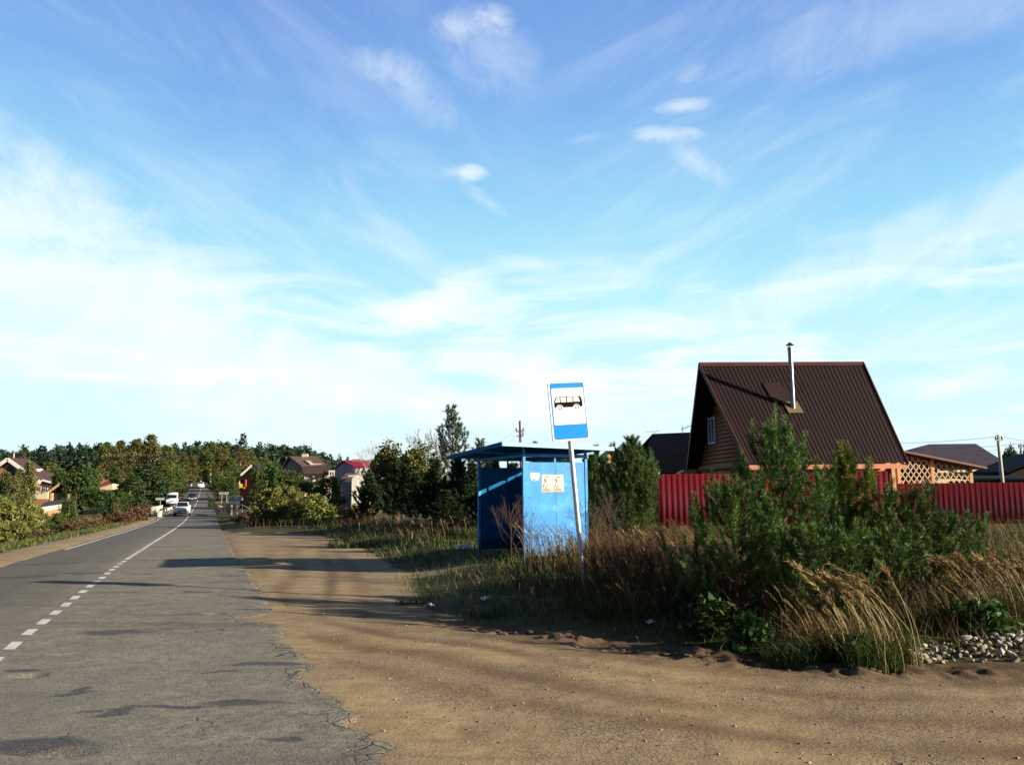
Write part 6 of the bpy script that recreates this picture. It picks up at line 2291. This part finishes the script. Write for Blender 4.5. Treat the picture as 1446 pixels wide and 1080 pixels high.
def orange_house():
    Y = 185.0
    loc0 = U(140, 700, Y); g = Hs(loc0.x, Y); loc = Vector((loc0.x, Y, g)); root = empty('orange_roofed_house', loc)
    tile = roof_metal('orange_tile', (.33, .125, .07))
    a = U(122, 677, Y); b = U(146, 676, Y + 4); 
    # long low roof
    mb = MB(loc); mb.hexa([U(120, 679, Y), U(147, 677, Y), U(147, 675.5, Y + 6), U(122, 676, Y + 6), U(120, 677.5, Y), U(147, 675.5, Y), U(147, 674, Y + 6), U(122, 674.5, Y + 6)]); mb.build('flat_roof', tile, root)
    mb = MB(loc); mb.slab([U(133, 689, Y - 2), U(156, 682, Y - 2), U(154, 677.5, Y + 3), U(146, 677, Y + 3)], .25); mb.build('roof', tile, root)
    lo = U(135, 696, Y - 1.6); hi = U(159, 689, Y - 1.6)
    mb = MB(loc); mb.prism([U(134, 690, Y - 1.6), U(159, 683, Y - 1.6), U(159, 691, Y - 1.6), U(135, 697, Y - 1.6)], (0, 5, 0)); mb.build('wall', plain('pink_cream', (.70, .50, .34), .8, 0, .08, 2), root)
    mb = MB(loc); mb.box((U(122, 690, Y).x, Y + 3.5, g - 1), (U(146, 690, Y).x, Y + 9, U(122, 679.2, Y).z)); mb.build('rear_wall', BRICKO, root)
    mb = MB(loc); p = U(131, 690, Y + 1); mb.box((p.x, Y + 2.5, p.z - 1.5), (p.x + .8, Y + 3.3, U(131, 681, Y).z)); mb.build('pillar', plain('cream_wall', (.72, .60, .34), .8, 0, .08, 3), root)
    mb = MB(loc); q0 = U(119, 679, Y); q1 = U(127, 679, Y); mb.box((q0.x, Y - .35, q0.z - .2), (q1.x, Y - .1, q0.z + .25)); mb.build('eave_board', CREAM, root)
    tag(root, 'low orange roofed house with a pale sloping wall among dark trees', 'house')
    # small cream gable further right
    Y = 190.0
    a = U(168, 686, Y); b = U(178, 686, Y)
    loc = Vector((a.x, Y, Hs(a.x, Y))); root = empty('cream_outbuilding', loc)
    mb = MB(loc); mb.prism([(a.x, Y, loc.z - 1), (b.x, Y, loc.z - 1), (b.x, Y, U(178, 677, Y).z), (a.x, Y, U(168, 683, Y).z)], (0, 4, 0)); mb.build('wall', plain('cream_wall', (.72, .60, .34), .8, 0, .08, 3), root)
    mb = MB(loc); r0 = U(160, 684, Y); r1 = U(170, 682, Y); mb.slab([(r0.x, Y - .5, r0.z), (a.x - .03, Y - .5, r1.z), (a.x - .03, Y + 4, r1.z + .5), (r0.x, Y + 4, r0.z + .5)], .2); mb.build('grey_roof', plain('grey_sheet', (.30, .31, .32)), root)
    tag(root, 'small cream outbuilding with a grey lean to roof among dark trees', 'outbuilding')
    # lawn and the covered white car on it
    V = []; F = []
    cs = [(122, 724, 96), (150, 716, 96), (163, 712, 110), (150, 708, 116), (126, 710, 112)]
    pts = []
    for px, row, Yq in cs: 
        p = U(px, row, Yq); pts.append(p)
    n = 10
    x0, x1 = U(120, 715, 104).x, U(160, 715, 104).x
    xs = np.linspace(x0, x1, 24); ys = np.linspace(92, 120, 20)
    X, Yg = np.meshgrid(xs, ys)
    Z = H(X.ravel(), Yg.ravel()) + .06
    rr = np.random.default_rng(5)
    o = mesh_np('lawn', np.stack([X.ravel(), Yg.ravel(), Z], 1), grid_faces(24, 20), plain('lawn_green', (.06, .14, .02), .95, 0, .3, .8), smooth_=True)
    tag(o, kind='structure')


orange_house()


def brown_house():
    Y = 165.0
    loc0 = U(435, 690, Y); g = Hs(loc0.x, Y); loc = Vector((loc0.x, Y, g)); root = empty('brown_roofed_house', loc)
    rm = roof_metal('tan_tile', (.17, .10, .075)); dk = roof_metal('tan_tile_dark', (.085, .048, .04))
    R1 = U(408, 644, Y + 6); R2 = U(447, 644.5, Y + 6); R2.z = R1.z
    E1 = U(426, 658.5, Y); E2 = U(462, 656.5, Y); L1 = U(428, 669, Y - 3); L2 = U(466, 668, Y - 3)
    mb = MB(loc); mb.slab([E1, E2, R2, R1], .3); mb.build('roof', rm, root)
    mb = MB(loc); mb.slab([L1, L2, E2 + Vector((0, -.05, -.05)), E1 + Vector((0, -.05, -.05))], .3); mb.build('lower_roof', dk, root)
    B1 = U(400, 659, Y + 12); B2 = B1 + (R2 - R1)
    mb = MB(loc); mb.slab([R1, R2, B2, B1], .3); mb.build('rear_roof', dk, root)
    mb = MB(loc); mb.prism([(E1.x - .2, E1.y + .7, g - 1), (B1.x + .5, B1.y - .7, g - 1), (B1.x + .5, B1.y - .7, B1.z - .35), (R1.x + .35, R1.y, R1.z - .6), (E1.x - .2, E1.y + .7, E1.z - .4)], (.4, 0, 0)); mb.build('gable', plain('dark_gable', (.10, .09, .10)), root)  # gable darker and greyer than the front wall
    mb = MB(loc)
    for q in (E1, B1): mb.bar(R1 + Vector((-.1, 0, -.1)), q + Vector((-.1, 0, -.1)), .12, .45)
    mb.build('barge_board', plain('dark_trim', (.03, .025, .03)), root)
    mb = MB(loc); mb.box((L1.x + .5, Y - 2.3, g - 1), (L2.x - .5, Y + 5, L1.z - .2)); mb.build('wall', plain('tan_wall', (.38, .27, .17)), root)
    for px in (431, 443, 459):
        p = U(px, 671, Y - 2.5); mb = MB(loc); mb.box((p.x - .15, Y - 2.6, g - 1), (p.x + .15, Y - 2.305, L1.z - .32)); mb.build('pillar', WTRIM, root)
    # long roof window with its slanting side
    mb = MB(loc)
    a = U(438, 656.5, Y + 2); b = U(454, 656, Y + 2)
    mb.hexa([U(438, 657, Y + .6), U(454, 656.5, Y + .6), U(452, 655, Y + 3), U(430, 650, Y + 3.2), U(438, 655, Y + .6), U(454, 654.7, Y + .6), U(452, 653, Y + 3), U(430, 649, Y + 3.2)])
    mb.build('dormer', plain('dormer_cream', (.60, .50, .36)), root)
    mb = MB(loc); c = U(431, 641, Y + 6); mb.box((c.x - .55, c.y - .5, R1.z - .5), (c.x + .55, c.y + .5, c.z)); mb.build('chimney', plain('chimney_render', (.60, .52, .42)), root)
    tag(root, 'house with a broad brown tiled roof above the olive trees', 'house')
    # balcony annex with pale rails
    Y = 160.0
    a = U(464, 666, Y); b = U(473, 666, Y)
    loc = Vector((a.x, Y, Hs(a.x, Y))); root = empty('terrace', loc)
    mb = MB(loc); mb.box((a.x, Y, a.z), (b.x, Y + 4, a.z + .25)); mb.build('canopy', WTRIM, root)
    f0 = U(464, 674, Y); mb = MB(loc); mb.box((a.x - 1.2, Y - .3, f0.z - .2), (b.x - .2, Y + 4, f0.z)); mb.build('floor', WTRIM, root)
    mb = MB(loc); mb.box((a.x + .05, Y + 3.0, loc.z - 1), (b.x - .1, Y + 3.9, f0.z - .203)); mb.build('wall', plain('dark_planks', (.016, .008, .006), spec=.1), root)
    for i in range(3):
        x = a.x + .05 + (b.x - a.x - .3) * i / 2; mb = MB(loc); mb.box((x, Y + .02, f0.z + .003), (x + .12, Y + .14, a.z - .003)); mb.build('post', WTRIM, root)
    tag(root, 'small terrace with pale posts between the brown and red roofs', 'terrace')


brown_house()


def red_roof_house():
    Y = 140.0
    loc0 = U(486, 690, Y); g = Hs(loc0.x, Y); loc = Vector((loc0.x, Y, g)); root = empty('red_roofed_house', loc)
    ap = U(487, 650, Y + 3); el = U(473, 661, Y + 6); er = U(502, 658.5, Y)
    R2 = U(545, 650, Y + 3.6); R2.z = ap.z; E2 = U(552, 658, Y + .6); E2.z = er.z
    wall = plain('blue_grey_render', (.33, .35, .40), .85, 0, .06, 2); white = plain('white_render', (.66, .64, .58), .85, 0, .05, 2)
    rm = roof_metal('crimson_roof', (.26, .018, .05))
    mb = MB(loc); mb.slab([er + Vector((-.2, -.3, 0)), E2 + Vector((0, -.3, 0)), R2, ap + Vector((-.3, 0, .05))], .2); mb.build('roof', rm, root)
    B = el + Vector((0, 0, 0)); mb = MB(loc); mb.slab([ap + Vector((-.3, 0, .05)), R2, el + (R2 - ap), el + Vector((-.3, 0, 0))], .2); mb.build('rear_roof', rm, root)
    zb = g - 1
    mb = MB(loc); mb.prism([(er.x, er.y, zb), (el.x, el.y, zb), (el.x, el.y, el.z - .25), (ap.x, ap.y, ap.z - .25), (er.x, er.y, er.z - .25)], (.3, .05, 0)); gw = mb.build('gable_wall', wall, root)
    mb = MB(loc); mb.box((er.x + .31, er.y + .05, zb), (E2.x, er.y + .4, er.z - .3)); mb.build('front_wall', white, root)
    gd = (er - el); gd.z = 0; gd.normalize(); nn = Vector((gd.y, -gd.x, 0))
    if nn.y > 0: nn = -nn
    for px, row, w, h in ((487.5, 664, .7, 1.0), (488, 655, .5, .5)):
        f = (px - 473) / (502 - 473)
        p = Vector((el.x, el.y, 0)).lerp(Vector((er.x, er.y, 0)), f); p.z = U(px, row, p.y).z
        window_part(root, p, gd, w, h, nn, plain('dark_frame', (.10, .09, .08)), loc, .08, False)
    mb = MB(loc); c = U(505, 648, Y + 2.5); mb.box((c.x - .9, c.y, ap.z - .6), (c.x + .5, c.y + .8, c.z)); mb.build('chimney', BRICK, root)
    # porch and pale garden wall
    a = U(484, 672, Y - 3); b = U(494, 672, Y - 3)
    mb = MB(loc); mb.slab([(a.x, Y - 4, a.z - .3), (b.x + .6, Y - 4, a.z - .3), (b.x + .6, Y - .2, a.z + .5), (a.x, Y - .2, a.z + .5)], .15); mb.build('porch_roof', roof_metal('tan_tile', (.17, .10, .075)), root)
    mb = MB(loc); q = U(498, 675, Y - 3); mb.box((q.x - .7, Y - 3, zb), (q.x + .8, Y - 2.5, U(498, 671, Y - 3).z)); mb.build('porch_pier', white, root)
    tag(root, 'pale two storey house with a crimson roof and grey gable', 'house')
    Yw = 128.0
    a = U(476, 679, Yw); b = U(497, 677, Yw - 3)
    loc = Vector((a.x, Yw, Hs(a.x, Yw))); root = empty('pale_wall', loc)
    mb = MB(loc); mb.prism([(a.x, Yw, loc.z - .5), (b.x, Yw - 3, loc.z - .5), (b.x, Yw - 3, b.z + .1), (a.x, Yw, a.z + .1)], (0, .2, 0)); mb.build('wall', CREAM, root)
    mb = MB(loc); mb.prism([(a.x - .05, Yw - .05, a.z + .103), (b.x + .05, Yw - 3.05, b.z + .103), (b.x + .05, Yw - 3.05, b.z + .2), (a.x - .05, Yw - .05, a.z + .2)], (0, .3, 0)); mb.build('coping', WTRIM, root)
    tag(root, 'pale garden wall below the grey gable of the red roofed house', 'wall')
    Yg = 92.0
    a = U(484, 680, Yg); b = U(496.5, 680, Yg - 1.5)
    loc = Vector((a.x, Yg, Hs(a.x, Yg))); root = empty('metal_gate', loc)
    m = plain('blue_gate', (.075, .11, .21), .5, 0, .25, 1.2)
    z1 = U(490, 680.5, Yg).z
    mb = MB(loc); mb.prism([(a.x, Yg, loc.z), (b.x, Yg - 1.5, loc.z), (b.x, Yg - 1.5, z1), (a.x, Yg, z1)], (0, .06, 0)); mb.build('leaf', m, root)
    p = U(497.5, 680, Yg - 1.6); mb = MB(loc); mb.box((p.x - .05, p.y - .05, loc.z - .4), (p.x + .05, p.y + .05, U(498, 680, Yg).z)); mb.build('post', CREAM, root)
    tag(root, 'tall slate blue metal gate with a pale post among the bushes', 'gate')


red_roof_house()


def yellow_red_wall():
    """what shows of a building through the trees right of the bridge"""
    Y = 128.0
    a = U(336, 690, Y); loc = Vector((a.x, Y, Hs(a.x, Y))); root = empty('roadside_cottage', loc)
    p0 = U(340, 671, Y); p1 = U(355.5, 657, Y)
    dark = plain('dark_planks', (.016, .008, .006), spec=.1)
    e = U(373, 671, Y)
    mb = MB(loc); mb.bar(p0, p1, .1, .28); mb.build('barge_board', WTRIM, root)
    mb = MB(loc); mb.slab([p0 + Vector((0, .06, .0)), p1 + Vector((0, .06, 0)), p1 + Vector((0, 6, 0)), p0 + Vector((0, 6, 0))][::-1], .2); mb.slab([p1 + Vector((0, .06, .0)), e + Vector((0, .06, 0)), e + Vector((0, 6, 0)), p1 + Vector((0, 6, 0))][::-1], .2); mb.build('roof', dark, root)
    wx0 = U(338, 690, Y).x; wx1 = U(370, 690, Y).x
    mb = MB(loc); mb.prism([(wx0, Y + .4, loc.z - .5), (wx1, Y + .4, loc.z - .5), (wx1, Y + .4, e.z - .2), (p1.x, Y + .4, p1.z - .35), (wx0, Y + .4, p0.z - .2)], (0, 5, 0)); mb.build('wall', dark, root)
    y0 = U(337, 688.5, Y); y1 = U(343, 683, Y)
    mb = MB(loc); mb.box((y0.x, Y + .25, y0.z), (y1.x, Y + .39, y1.z)); mb.build('yellow_panel', plain('yellow_panel', (.75, .50, .06)), root)
    y0 = U(343, 690, Y); y1 = U(345, 687, Y)
    mb = MB(loc); mb.box((y0.x, Y + .2, y0.z), (y1.x, Y + .39, y1.z)); mb.build('orange_panel', plain('orange_panel', (.55, .22, .05)), root)
    y0 = U(345.3, 687, Y); y1 = U(347.2, 677, Y)
    mb = MB(loc); mb.box((y0.x, Y + .1, y0.z), (y1.x, Y + .39, y1.z)); mb.build('red_panel', plain('red_panel', (.5, .06, .04)), root)
    tag(root, 'dark cottage half hidden by trees with a white beam and yellow panel', 'cottage')


yellow_red_wall()


# ------------------------------------------------------------------ the bridge and its signs
CONCR = plain('parapet_concrete', (.52, .48, .38), .9, 0, .15, 3, .2)
DCONC = plain('weathered_concrete', (.22, .20, .18), .9, 0, .2, 3, .2)


def bridge():
    def parapet(px0, row0, Y0, px1, row1, Y1, h, mat, label, th=.25, group='concrete parapet blocks of the bridge', legs=False):
        a = U(px0, row0, Y0); b = U(px1, row1, Y1)
        loc = Vector((a.x, a.y, min(a.z, b.z) - h)); root = empty('parapet_block', loc)
        mb = MB(loc); n = Vector((b.y - a.y, -(b.x - a.x), 0)).normalized() * th
        mb.hexa([a - Vector((0, 0, h)), b - Vector((0, 0, h)), b + n - Vector((0, 0, h)), a + n - Vector((0, 0, h)), a, b, b + n, a + n])
        mb.build('block', mat, root, .03)
        mb = MB(loc); u = Vector((0, 0, .09)); e = n * .12
        mb.hexa([a - e + u * .03, b - e + u * .03, b + n + e + u * .03, a + n + e + u * .03, a - e + u, b - e + u, b + n + e + u, a + n + e + u]); mb.build('coping', mat, root)
        tag(root, label, 'parapet', group)
    parapet(213.5, 717, 104, 227, 714, 108, 1.1, CONCR, 'pale concrete parapet block left of the road under the small sign')
    parapet(203, 719, 110, 214, 715, 116, .6, DCONC, 'dull concrete block behind the pale parapet left of the road')
    parapet(222, 723, 98, 226, 722, 99, .6, CONCR, 'small concrete stub in front of the pale parapet')
    parapet(321.5, 710, 104, 328.5, 714, 99, 1.1, DCONC, 'grey leaning concrete slab right of the road at the bridge', .2)
    parapet(333.5, 711.5, 101, 337, 712, 100, .95, CONCR, 'cream concrete post at the foot of the blue sign', .35)
    parapet(311, 713.5, 108, 317.5, 719, 102, .28, CONCR, 'low pale kerb stone leaning right of the road', .3)
    # steel guard rail on the left, with posts
    a = U(228, 722.5, 104); b = U(243, 716.5, 122)
    loc = Vector((a.x, a.y, Hs(a.x, a.y))); root = empty('guard_rail', loc)
    mb = MB(loc); mb.bar(a, b, .08, .32); mb.build('beam', plain('galvanised_rail', (.62, .60, .54), .6), root)
    for f in (.03, .35, .68, .97):
        p = a.lerp(b, f); mb = MB(loc); mb.box((p.x - .05, p.y + .05, Hs(p.x, p.y) - .3), (p.x + .05, p.y + .15, p.z + .1)); mb.build('post', STEEL, root)
    tag(root, 'pale steel guard rail left of the road behind the white car', 'guard rail')
    # thin rail on the right
    P = [U(336, 713, 100), U(342, 712.5, 100), U(352, 718, 96), U(360, 723, 92)]
    loc = Vector((P[1].x, P[1].y, Hs(P[1].x, P[1].y))); root = empty('hand_rail', loc)
    mb = MB(loc); mb.tube(P, .045, 6); mb.build('rail', WTRIM, root)
    for p in (P[1], P[3]):
        mb = MB(loc); mb.tube([Vector((p.x, p.y, Hs(p.x, p.y) - .2)), p], .045, 6); mb.build('post', WTRIM, root)
    tag(root, 'white tubular hand rail right of the blue sign', 'railing')

    def board(px0, px1, row0, row1, Y, posts, foot, mat, label, marks=None, rim=None, name='road_sign'):
        a = U(px0, row1, Y); b = U(px1, row0, Y)
        g = Hs((a.x + b.x) / 2, Y)
        loc = Vector((a.x, Y, g)); root = empty(name, loc)
        if rim is None:
            mb = MB(loc); mb.box((a.x, Y, a.z), (b.x, Y + .04, b.z)); mb.build('panel', mat, root)
        else:
            mb = MB(loc); mb.box((a.x, Y, a.z), (b.x, Y + .04, b.z)); mb.build('panel', rim, root)
            mb = MB(loc); mb.box((a.x + .05, Y - .006, a.z + .05), (b.x - .05, Y - .001, b.z - .05)); mb.build('face', mat, root)
        for px in posts:
            p = U(px, foot, Y); mb = MB(loc); mb.tube([Vector((p.x, Y + .09, min(g, p.z) - .3)), Vector((p.x, Y + .09, b.z - .05))], .045, 8); mb.build('post', STEEL, root)
        if marks:
            # the lettering is too far off to read: a row of letter-high strokes of uneven width
            mb = MB(loc); x = a.x + .14; hh = (b.z - a.z); i = 0
            while x < b.x - .22:
                w = (.10, .14, .08, .16, .11)[i % 5]
                mb.box((x, Y - .012, a.z + hh * .30), (x + w, Y - .007, a.z + hh * (.70 if i % 3 else .62))); x += w + .05; i += 1
            mb.build('lettering', marks, root)
        tag(root, label, 'road sign')
    SG = plain('sign_grey_back', (.30, .30, .29), .5, .3)
    SW = plain('sign_board_white', (.62, .61, .56), .5)
    board(309, 323, 694.5, 698, 118, (312.5, 319.5), 712, SW, 'long white board on two posts right of the bridge', SIGNBLACK, SG, 'name_board')
    board(327, 343, 700.5, 706, 101, (335.2,), 722, plain('river_blue', (.03, .17, .50), .5), 'small blue board with illegible white writing right of the bridge', SW, SW, 'name_board')
    board(219.8, 232, 702.5, 706, 110, (225.7,), 720, plain('sign_back', (.50, .54, .50), .55, .2), 'small pale board seen from behind above the left parapet', None, None, 'name_board')
    # pale pinkish marker left of the lane
    p = U(256.5, 710, 135); g = Hs(p.x, 135)
    root = empty('marker_post', (p.x, 135, g))
    mb = MB(); mb.tube([(0, 0, -.2), (0, 0, .62), (0, 0, .7)], [.16, .14, .08], 8); mb.build('body', plain('faded_pink', (.60, .36, .30), .8), root)
    mb = MB(); mb.tube([(0, 0, .45), (0, 0, .58)], .155, 8); mb.build('band', WTRIM, root)
    tag(root, 'short faded pink marker post on the shoulder behind the white car', 'post')


bridge()


# ------------------------------------------------------------------ vehicles
TYRE = plain('tyre', (.012, .012, .013), .85)
RIMM = plain('wheel_rim', (.35, .35, .36), .35, .8)
CARGLASS = glassmat('car_glass', (.010, .014, .020))
LAMPW = plain('lamp_lens', (.75, .75, .74), .15)
LAMPR = plain('tail_lamp', (.35, .01, .01), .25)
DARKP = plain('dark_plastic', (.015, .015, .016), .6)
PLATE = plain('plate_white', (.70, .70, .68), .5)


def loft(secs):
    """body skin through cross sections: each section is a list of (x, z) for the right half from the bottom up; y given"""
    V = []; F = []
    n = None
    for y, half in secs:
        ring = [(x, y, z) for x, z in half] + [(-x, y, z) for x, z in half[::-1]]
        n = len(ring); V += ring
    for i in range(len(secs) - 1):
        for k in range(n):
            a = i * n + k; b = i * n + (k + 1) % n
            F.append((a, b, b + n, a + n))
    F.append(tuple(range(n - 1, -1, -1))); F.append(tuple((len(secs) - 1) * n + k for k in range(n)))
    return V, F


def car(kind, px, row, Y, head, paint, label, lane):
    """front points to -y; head is the turn about z"""
    p = U(px, row, Y)
    g = float(zr(Y)) + .03
    root = empty('car' if kind != 'van' else 'van', (p.x, Y, g), head)
    if kind == 'van':
        W, L, Hh = 1.0, 5.4, 2.35
        secs = [(-2.72, [(.80, .45), (.92, .62), (.93, .9), (.80, 1.02)]), (-2.5, [(.86, .35), (.98, .6), (.98, 1.0), (.88, 1.12)]), (-2.0, [(.88, .32), (1.0, .6), (1.0, 1.12), (.90, 1.25)]),
                (-1.55, [(.88, .32), (1.0, .6), (1.0, 1.3), (.84, 2.0)]), (-1.1, [(.88, .32), (1.0, .6), (1.0, 1.4), (.86, 2.3)]), (2.55, [(.88, .32), (1.0, .6), (1.0, 1.4), (.86, 2.35)]), (2.7, [(.84, .4), (.96, .6), (.96, 1.4), (.82, 2.25)])]
    elif kind == 'suv':
        secs = [(-2.25, [(.70, .42), (.82, .52), (.82, .72), (.68, .80)]), (-2.1, [(.78, .30), (.92, .5), (.92, .82), (.76, .93)]), (-1.3, [(.80, .26), (.95, .5), (.95, .92), (.82, 1.04)]),
                (-.95, [(.80, .26), (.95, .5), (.95, .95), (.82, 1.08)]), (1.9, [(.80, .26), (.95, .5), (.95, .98), (.82, 1.1)]), (2.2, [(.76, .34), (.90, .55), (.90, .95), (.76, 1.05)])]
    else:
        secs = [(-2.2, [(.68, .38), (.80, .48), (.80, .64), (.66, .72)]), (-2.05, [(.76, .26), (.88, .46), (.88, .74), (.72, .84)]), (-1.2, [(.78, .22), (.90, .46), (.90, .84), (.78, .93)]),
                (1.5, [(.78, .22), (.90, .46), (.90, .88), (.78, .98)]), (2.15, [(.72, .32), (.84, .5), (.84, .86), (.70, .95)])]
    V, F = loft(secs)
    mb = MB(); mb.add(V, F); body = mb.build('body', paint, root, .03, True)
    top = {'van': None, 'suv': (-.98, 2.1, 1.05, 1.68), 'sedan': (-.95, 1.9, .93, 1.45)}[kind]
    if top:
        y0, y1, z0, z1 = top
        cs = [(y0, [(.80, z0 - .02), (.79, z0), (.78, z0 + .01), (.74, z0 + .02)]), (y0 + .75, [(.82, z0 - .02), (.80, z0 + .1), (.66, z1 - .08), (.56, z1)]),
              (y1 - .55, [(.82, z0 - .02), (.80, z0 + .1), (.66, z1 - .06), (.56, z1 - .02)]), (y1, [(.78, z0 - .02), (.77, z0 + .03), (.70, z0 + .08), (.62, z0 + .12)])]
        V, F = loft(cs); mb = MB(); mb.add(V, F); mb.build('cabin', paint, root, 0, True)
        # windscreen, rear window and side glass lie just proud of the cabin
        def pane(name, q, d):
            mb = MB(); mb.slab(q, .012, up=d); mb.build(name, CARGLASS, root)
        fa = Vector((0, -(z1 - z0), .75)).normalized()
        k0, k1 = .06, .88
        def fr(t): return y0 + .75 * t, z0 + .02 + (z1 - z0 - .02) * t
        (ya, zz0), (yb, zz1) = fr(k0), fr(k1)
        pane('windscreen', [Vector(v) + fa * .02 for v in ((-.70, ya, zz0), (.70, ya, zz0), (.54, yb, zz1), (-.54, yb, zz1))], fa)
        ra = Vector((0, (z1 - z0), .55)).normalized()
        pane('rear_window', [Vector(v) + ra * .02 for v in ((.62, y1 - .05, z0 + .16), (-.62, y1 - .05, z0 + .16), (-.54, y1 - .48, z1 - .09), (.54, y1 - .48, z1 - .09))], ra)
        for s in (-1, 1):
            na = Vector((s, 0, .28)).normalized()
            pane('side_window', [Vector((s * .80, y0 + .5, z0 + .12)) + na * .02, Vector((s * .80, y1 - .35, z0 + .12)) + na * .02, Vector((s * .665, y1 - .62, z1 - .12)) + na * .02, Vector((s * .665, y0 + .8, z1 - .12)) + na * .02], na)
        for s in (-1, 1):
            mb = MB(); mb.box((s * .90 - .09, y0 + .42, z0 + .06), (s * .90 + .09, y0 + .55, z0 + .2)); mb.build('mirror', paint, root, .02)
    else:
        fa = Vector((0, -.9, .55)).normalized()
        mb = MB(); mb.slab([Vector((-.84, -1.93, 1.30)) + fa * .05, Vector((.84, -1.93, 1.30)) + fa * .05, Vector((.78, -1.56, 1.92)) + fa * .05, Vector((-.78, -1.56, 1.92)) + fa * .05], .02, up=fa); mb.build('windscreen', CARGLASS, root)
        for s in (-1, 1):
            mb = MB(); mb.box((s * 1.0 - (.005 if s > 0 else .012), -1.5, 1.35), (s * 1.0 + (.012 if s > 0 else .005), -.5, 1.85)); mb.build('side_window', CARGLASS, root)
            mb = MB(); mb.box((s * 1.1 - .09, -1.75, 1.25), (s * 1.1 + .09, -1.62, 1.6)); mb.build('mirror', DARKP, root, .02)
    yf = secs[0][0]; zf = secs[0][1][2][1]; hw = secs[0][1][1][0]; zl = secs[0][1][0][1]
    for s in (-1, 1):
        mb = MB(); mb.hexa([(s * hw * .98, yf + .0, zf - .16), (s * hw * .58, yf - .03, zf - .14), (s * hw * .58, yf + .05, zf - .14), (s * hw * .98, yf + .1, zf - .16),
                            (s * hw * .98, yf + .02, zf + .0), (s * hw * .58, yf - .02, zf - .0), (s * hw * .58, yf + .06, zf), (s * hw * .98, yf + .12, zf)])
        mb.build('headlight', LAMPW, root)
    mb = MB(); mb.box((-hw * .52, yf - .025, zf - .2), (hw * .52, yf + .02, zf - .02)); mb.build('grille', DARKP, root, .01)
    mb = MB(); mb.box((-hw * .85, yf - .02, zl - .1), (hw * .85, yf + .2, zl + .03)); mb.build('lower_bumper', DARKP, root, .02)
    mb = MB(); mb.box((-.26, yf - .045, zl + .04), (.26, yf - .03, zl + .15)); mb.build('number_plate', PLATE, root)
    yr = secs[-1][0]; zr_ = secs[-1][1][2][1]; hr = secs[-1][1][1][0]
    for s in (-1, 1):
        mb = MB(); x0, x1 = sorted((s * hr * .97, s * hr * .72)); mb.box((x0, yr - .08, zr_ - .22), (x1, yr + .02, zr_ - .02)); mb.build('tail_light', LAMPR, root, .01)
    mb = MB(); mb.box((-.26, yr + .003, .55), (.26, yr + .018, .66)); mb.build('number_plate', PLATE, root)
    wr = .36 if kind != 'sedan' else .32
    half = .88 if kind == 'van' else (.86 if kind == 'suv' else .80)
    for y in ((-1.75, 1.7) if kind == 'van' else (-1.4, 1.35)):
        for s in (-1, 1):
            mb = MB(); mb.tube([(s * half - .1, y, wr), (s * half - .08, y, wr), (s * half + .09, y, wr), (s * half + .11, y, wr)], [wr * .93, wr, wr, wr * .93], 20); wh = mb.build('wheel', TYRE, root)
            xo = s * half + s * .115
            mb = MB(); mb.tube([(xo - .01, y, wr), (xo + .01, y, wr)], wr * .6, 14); mb.build('rim', RIMM, wh)
    tag(root, label, 'car' if kind != 'van' else 'van', 'vehicles on the road')
    return root


def carpaint(name, c):
    m, k, b = newmat(name)
    b.inputs['Base Color'].default_value = (*c, 1); b.inputs['Roughness'].default_value = .3
    b.inputs['Coat Weight'].default_value = .6; b.inputs['Coat Roughness'].default_value = .06
    return m


HD = math.atan(.36)
WHITEP = carpaint('white_car_paint', (.72, .73, .75)); DARKB = carpaint('dark_car_paint', (.02, .03, .05))
car('suv', 257.5, 726, 106, HD, WHITEP, 'white crossover nearest on the left lane coming towards the viewer', -1)
car('sedan', 271.5, 706, 172, HD, DARKB, 'dark saloon following behind the white crossover', -1)
car('suv', 283.5, 689, 236, HD + math.pi, WHITEP, 'white car farthest up the road before the bend', 1)
car('van', 243, 712, 150, HD, WHITEP, 'white van behind the white crossover on the left', -1)
_c = U(147, 716, 104)
# the white car parked on the lawn
cw = car('sedan', 148, 716, 150, R(40), carpaint('pale_blue_paint', (.62, .68, .72)), 'pale car parked on the lawn beside the dark trees', 0)
cw.location.z = Hs(cw.location.x, 150) + .05
cw['group'] = 'parked cars'
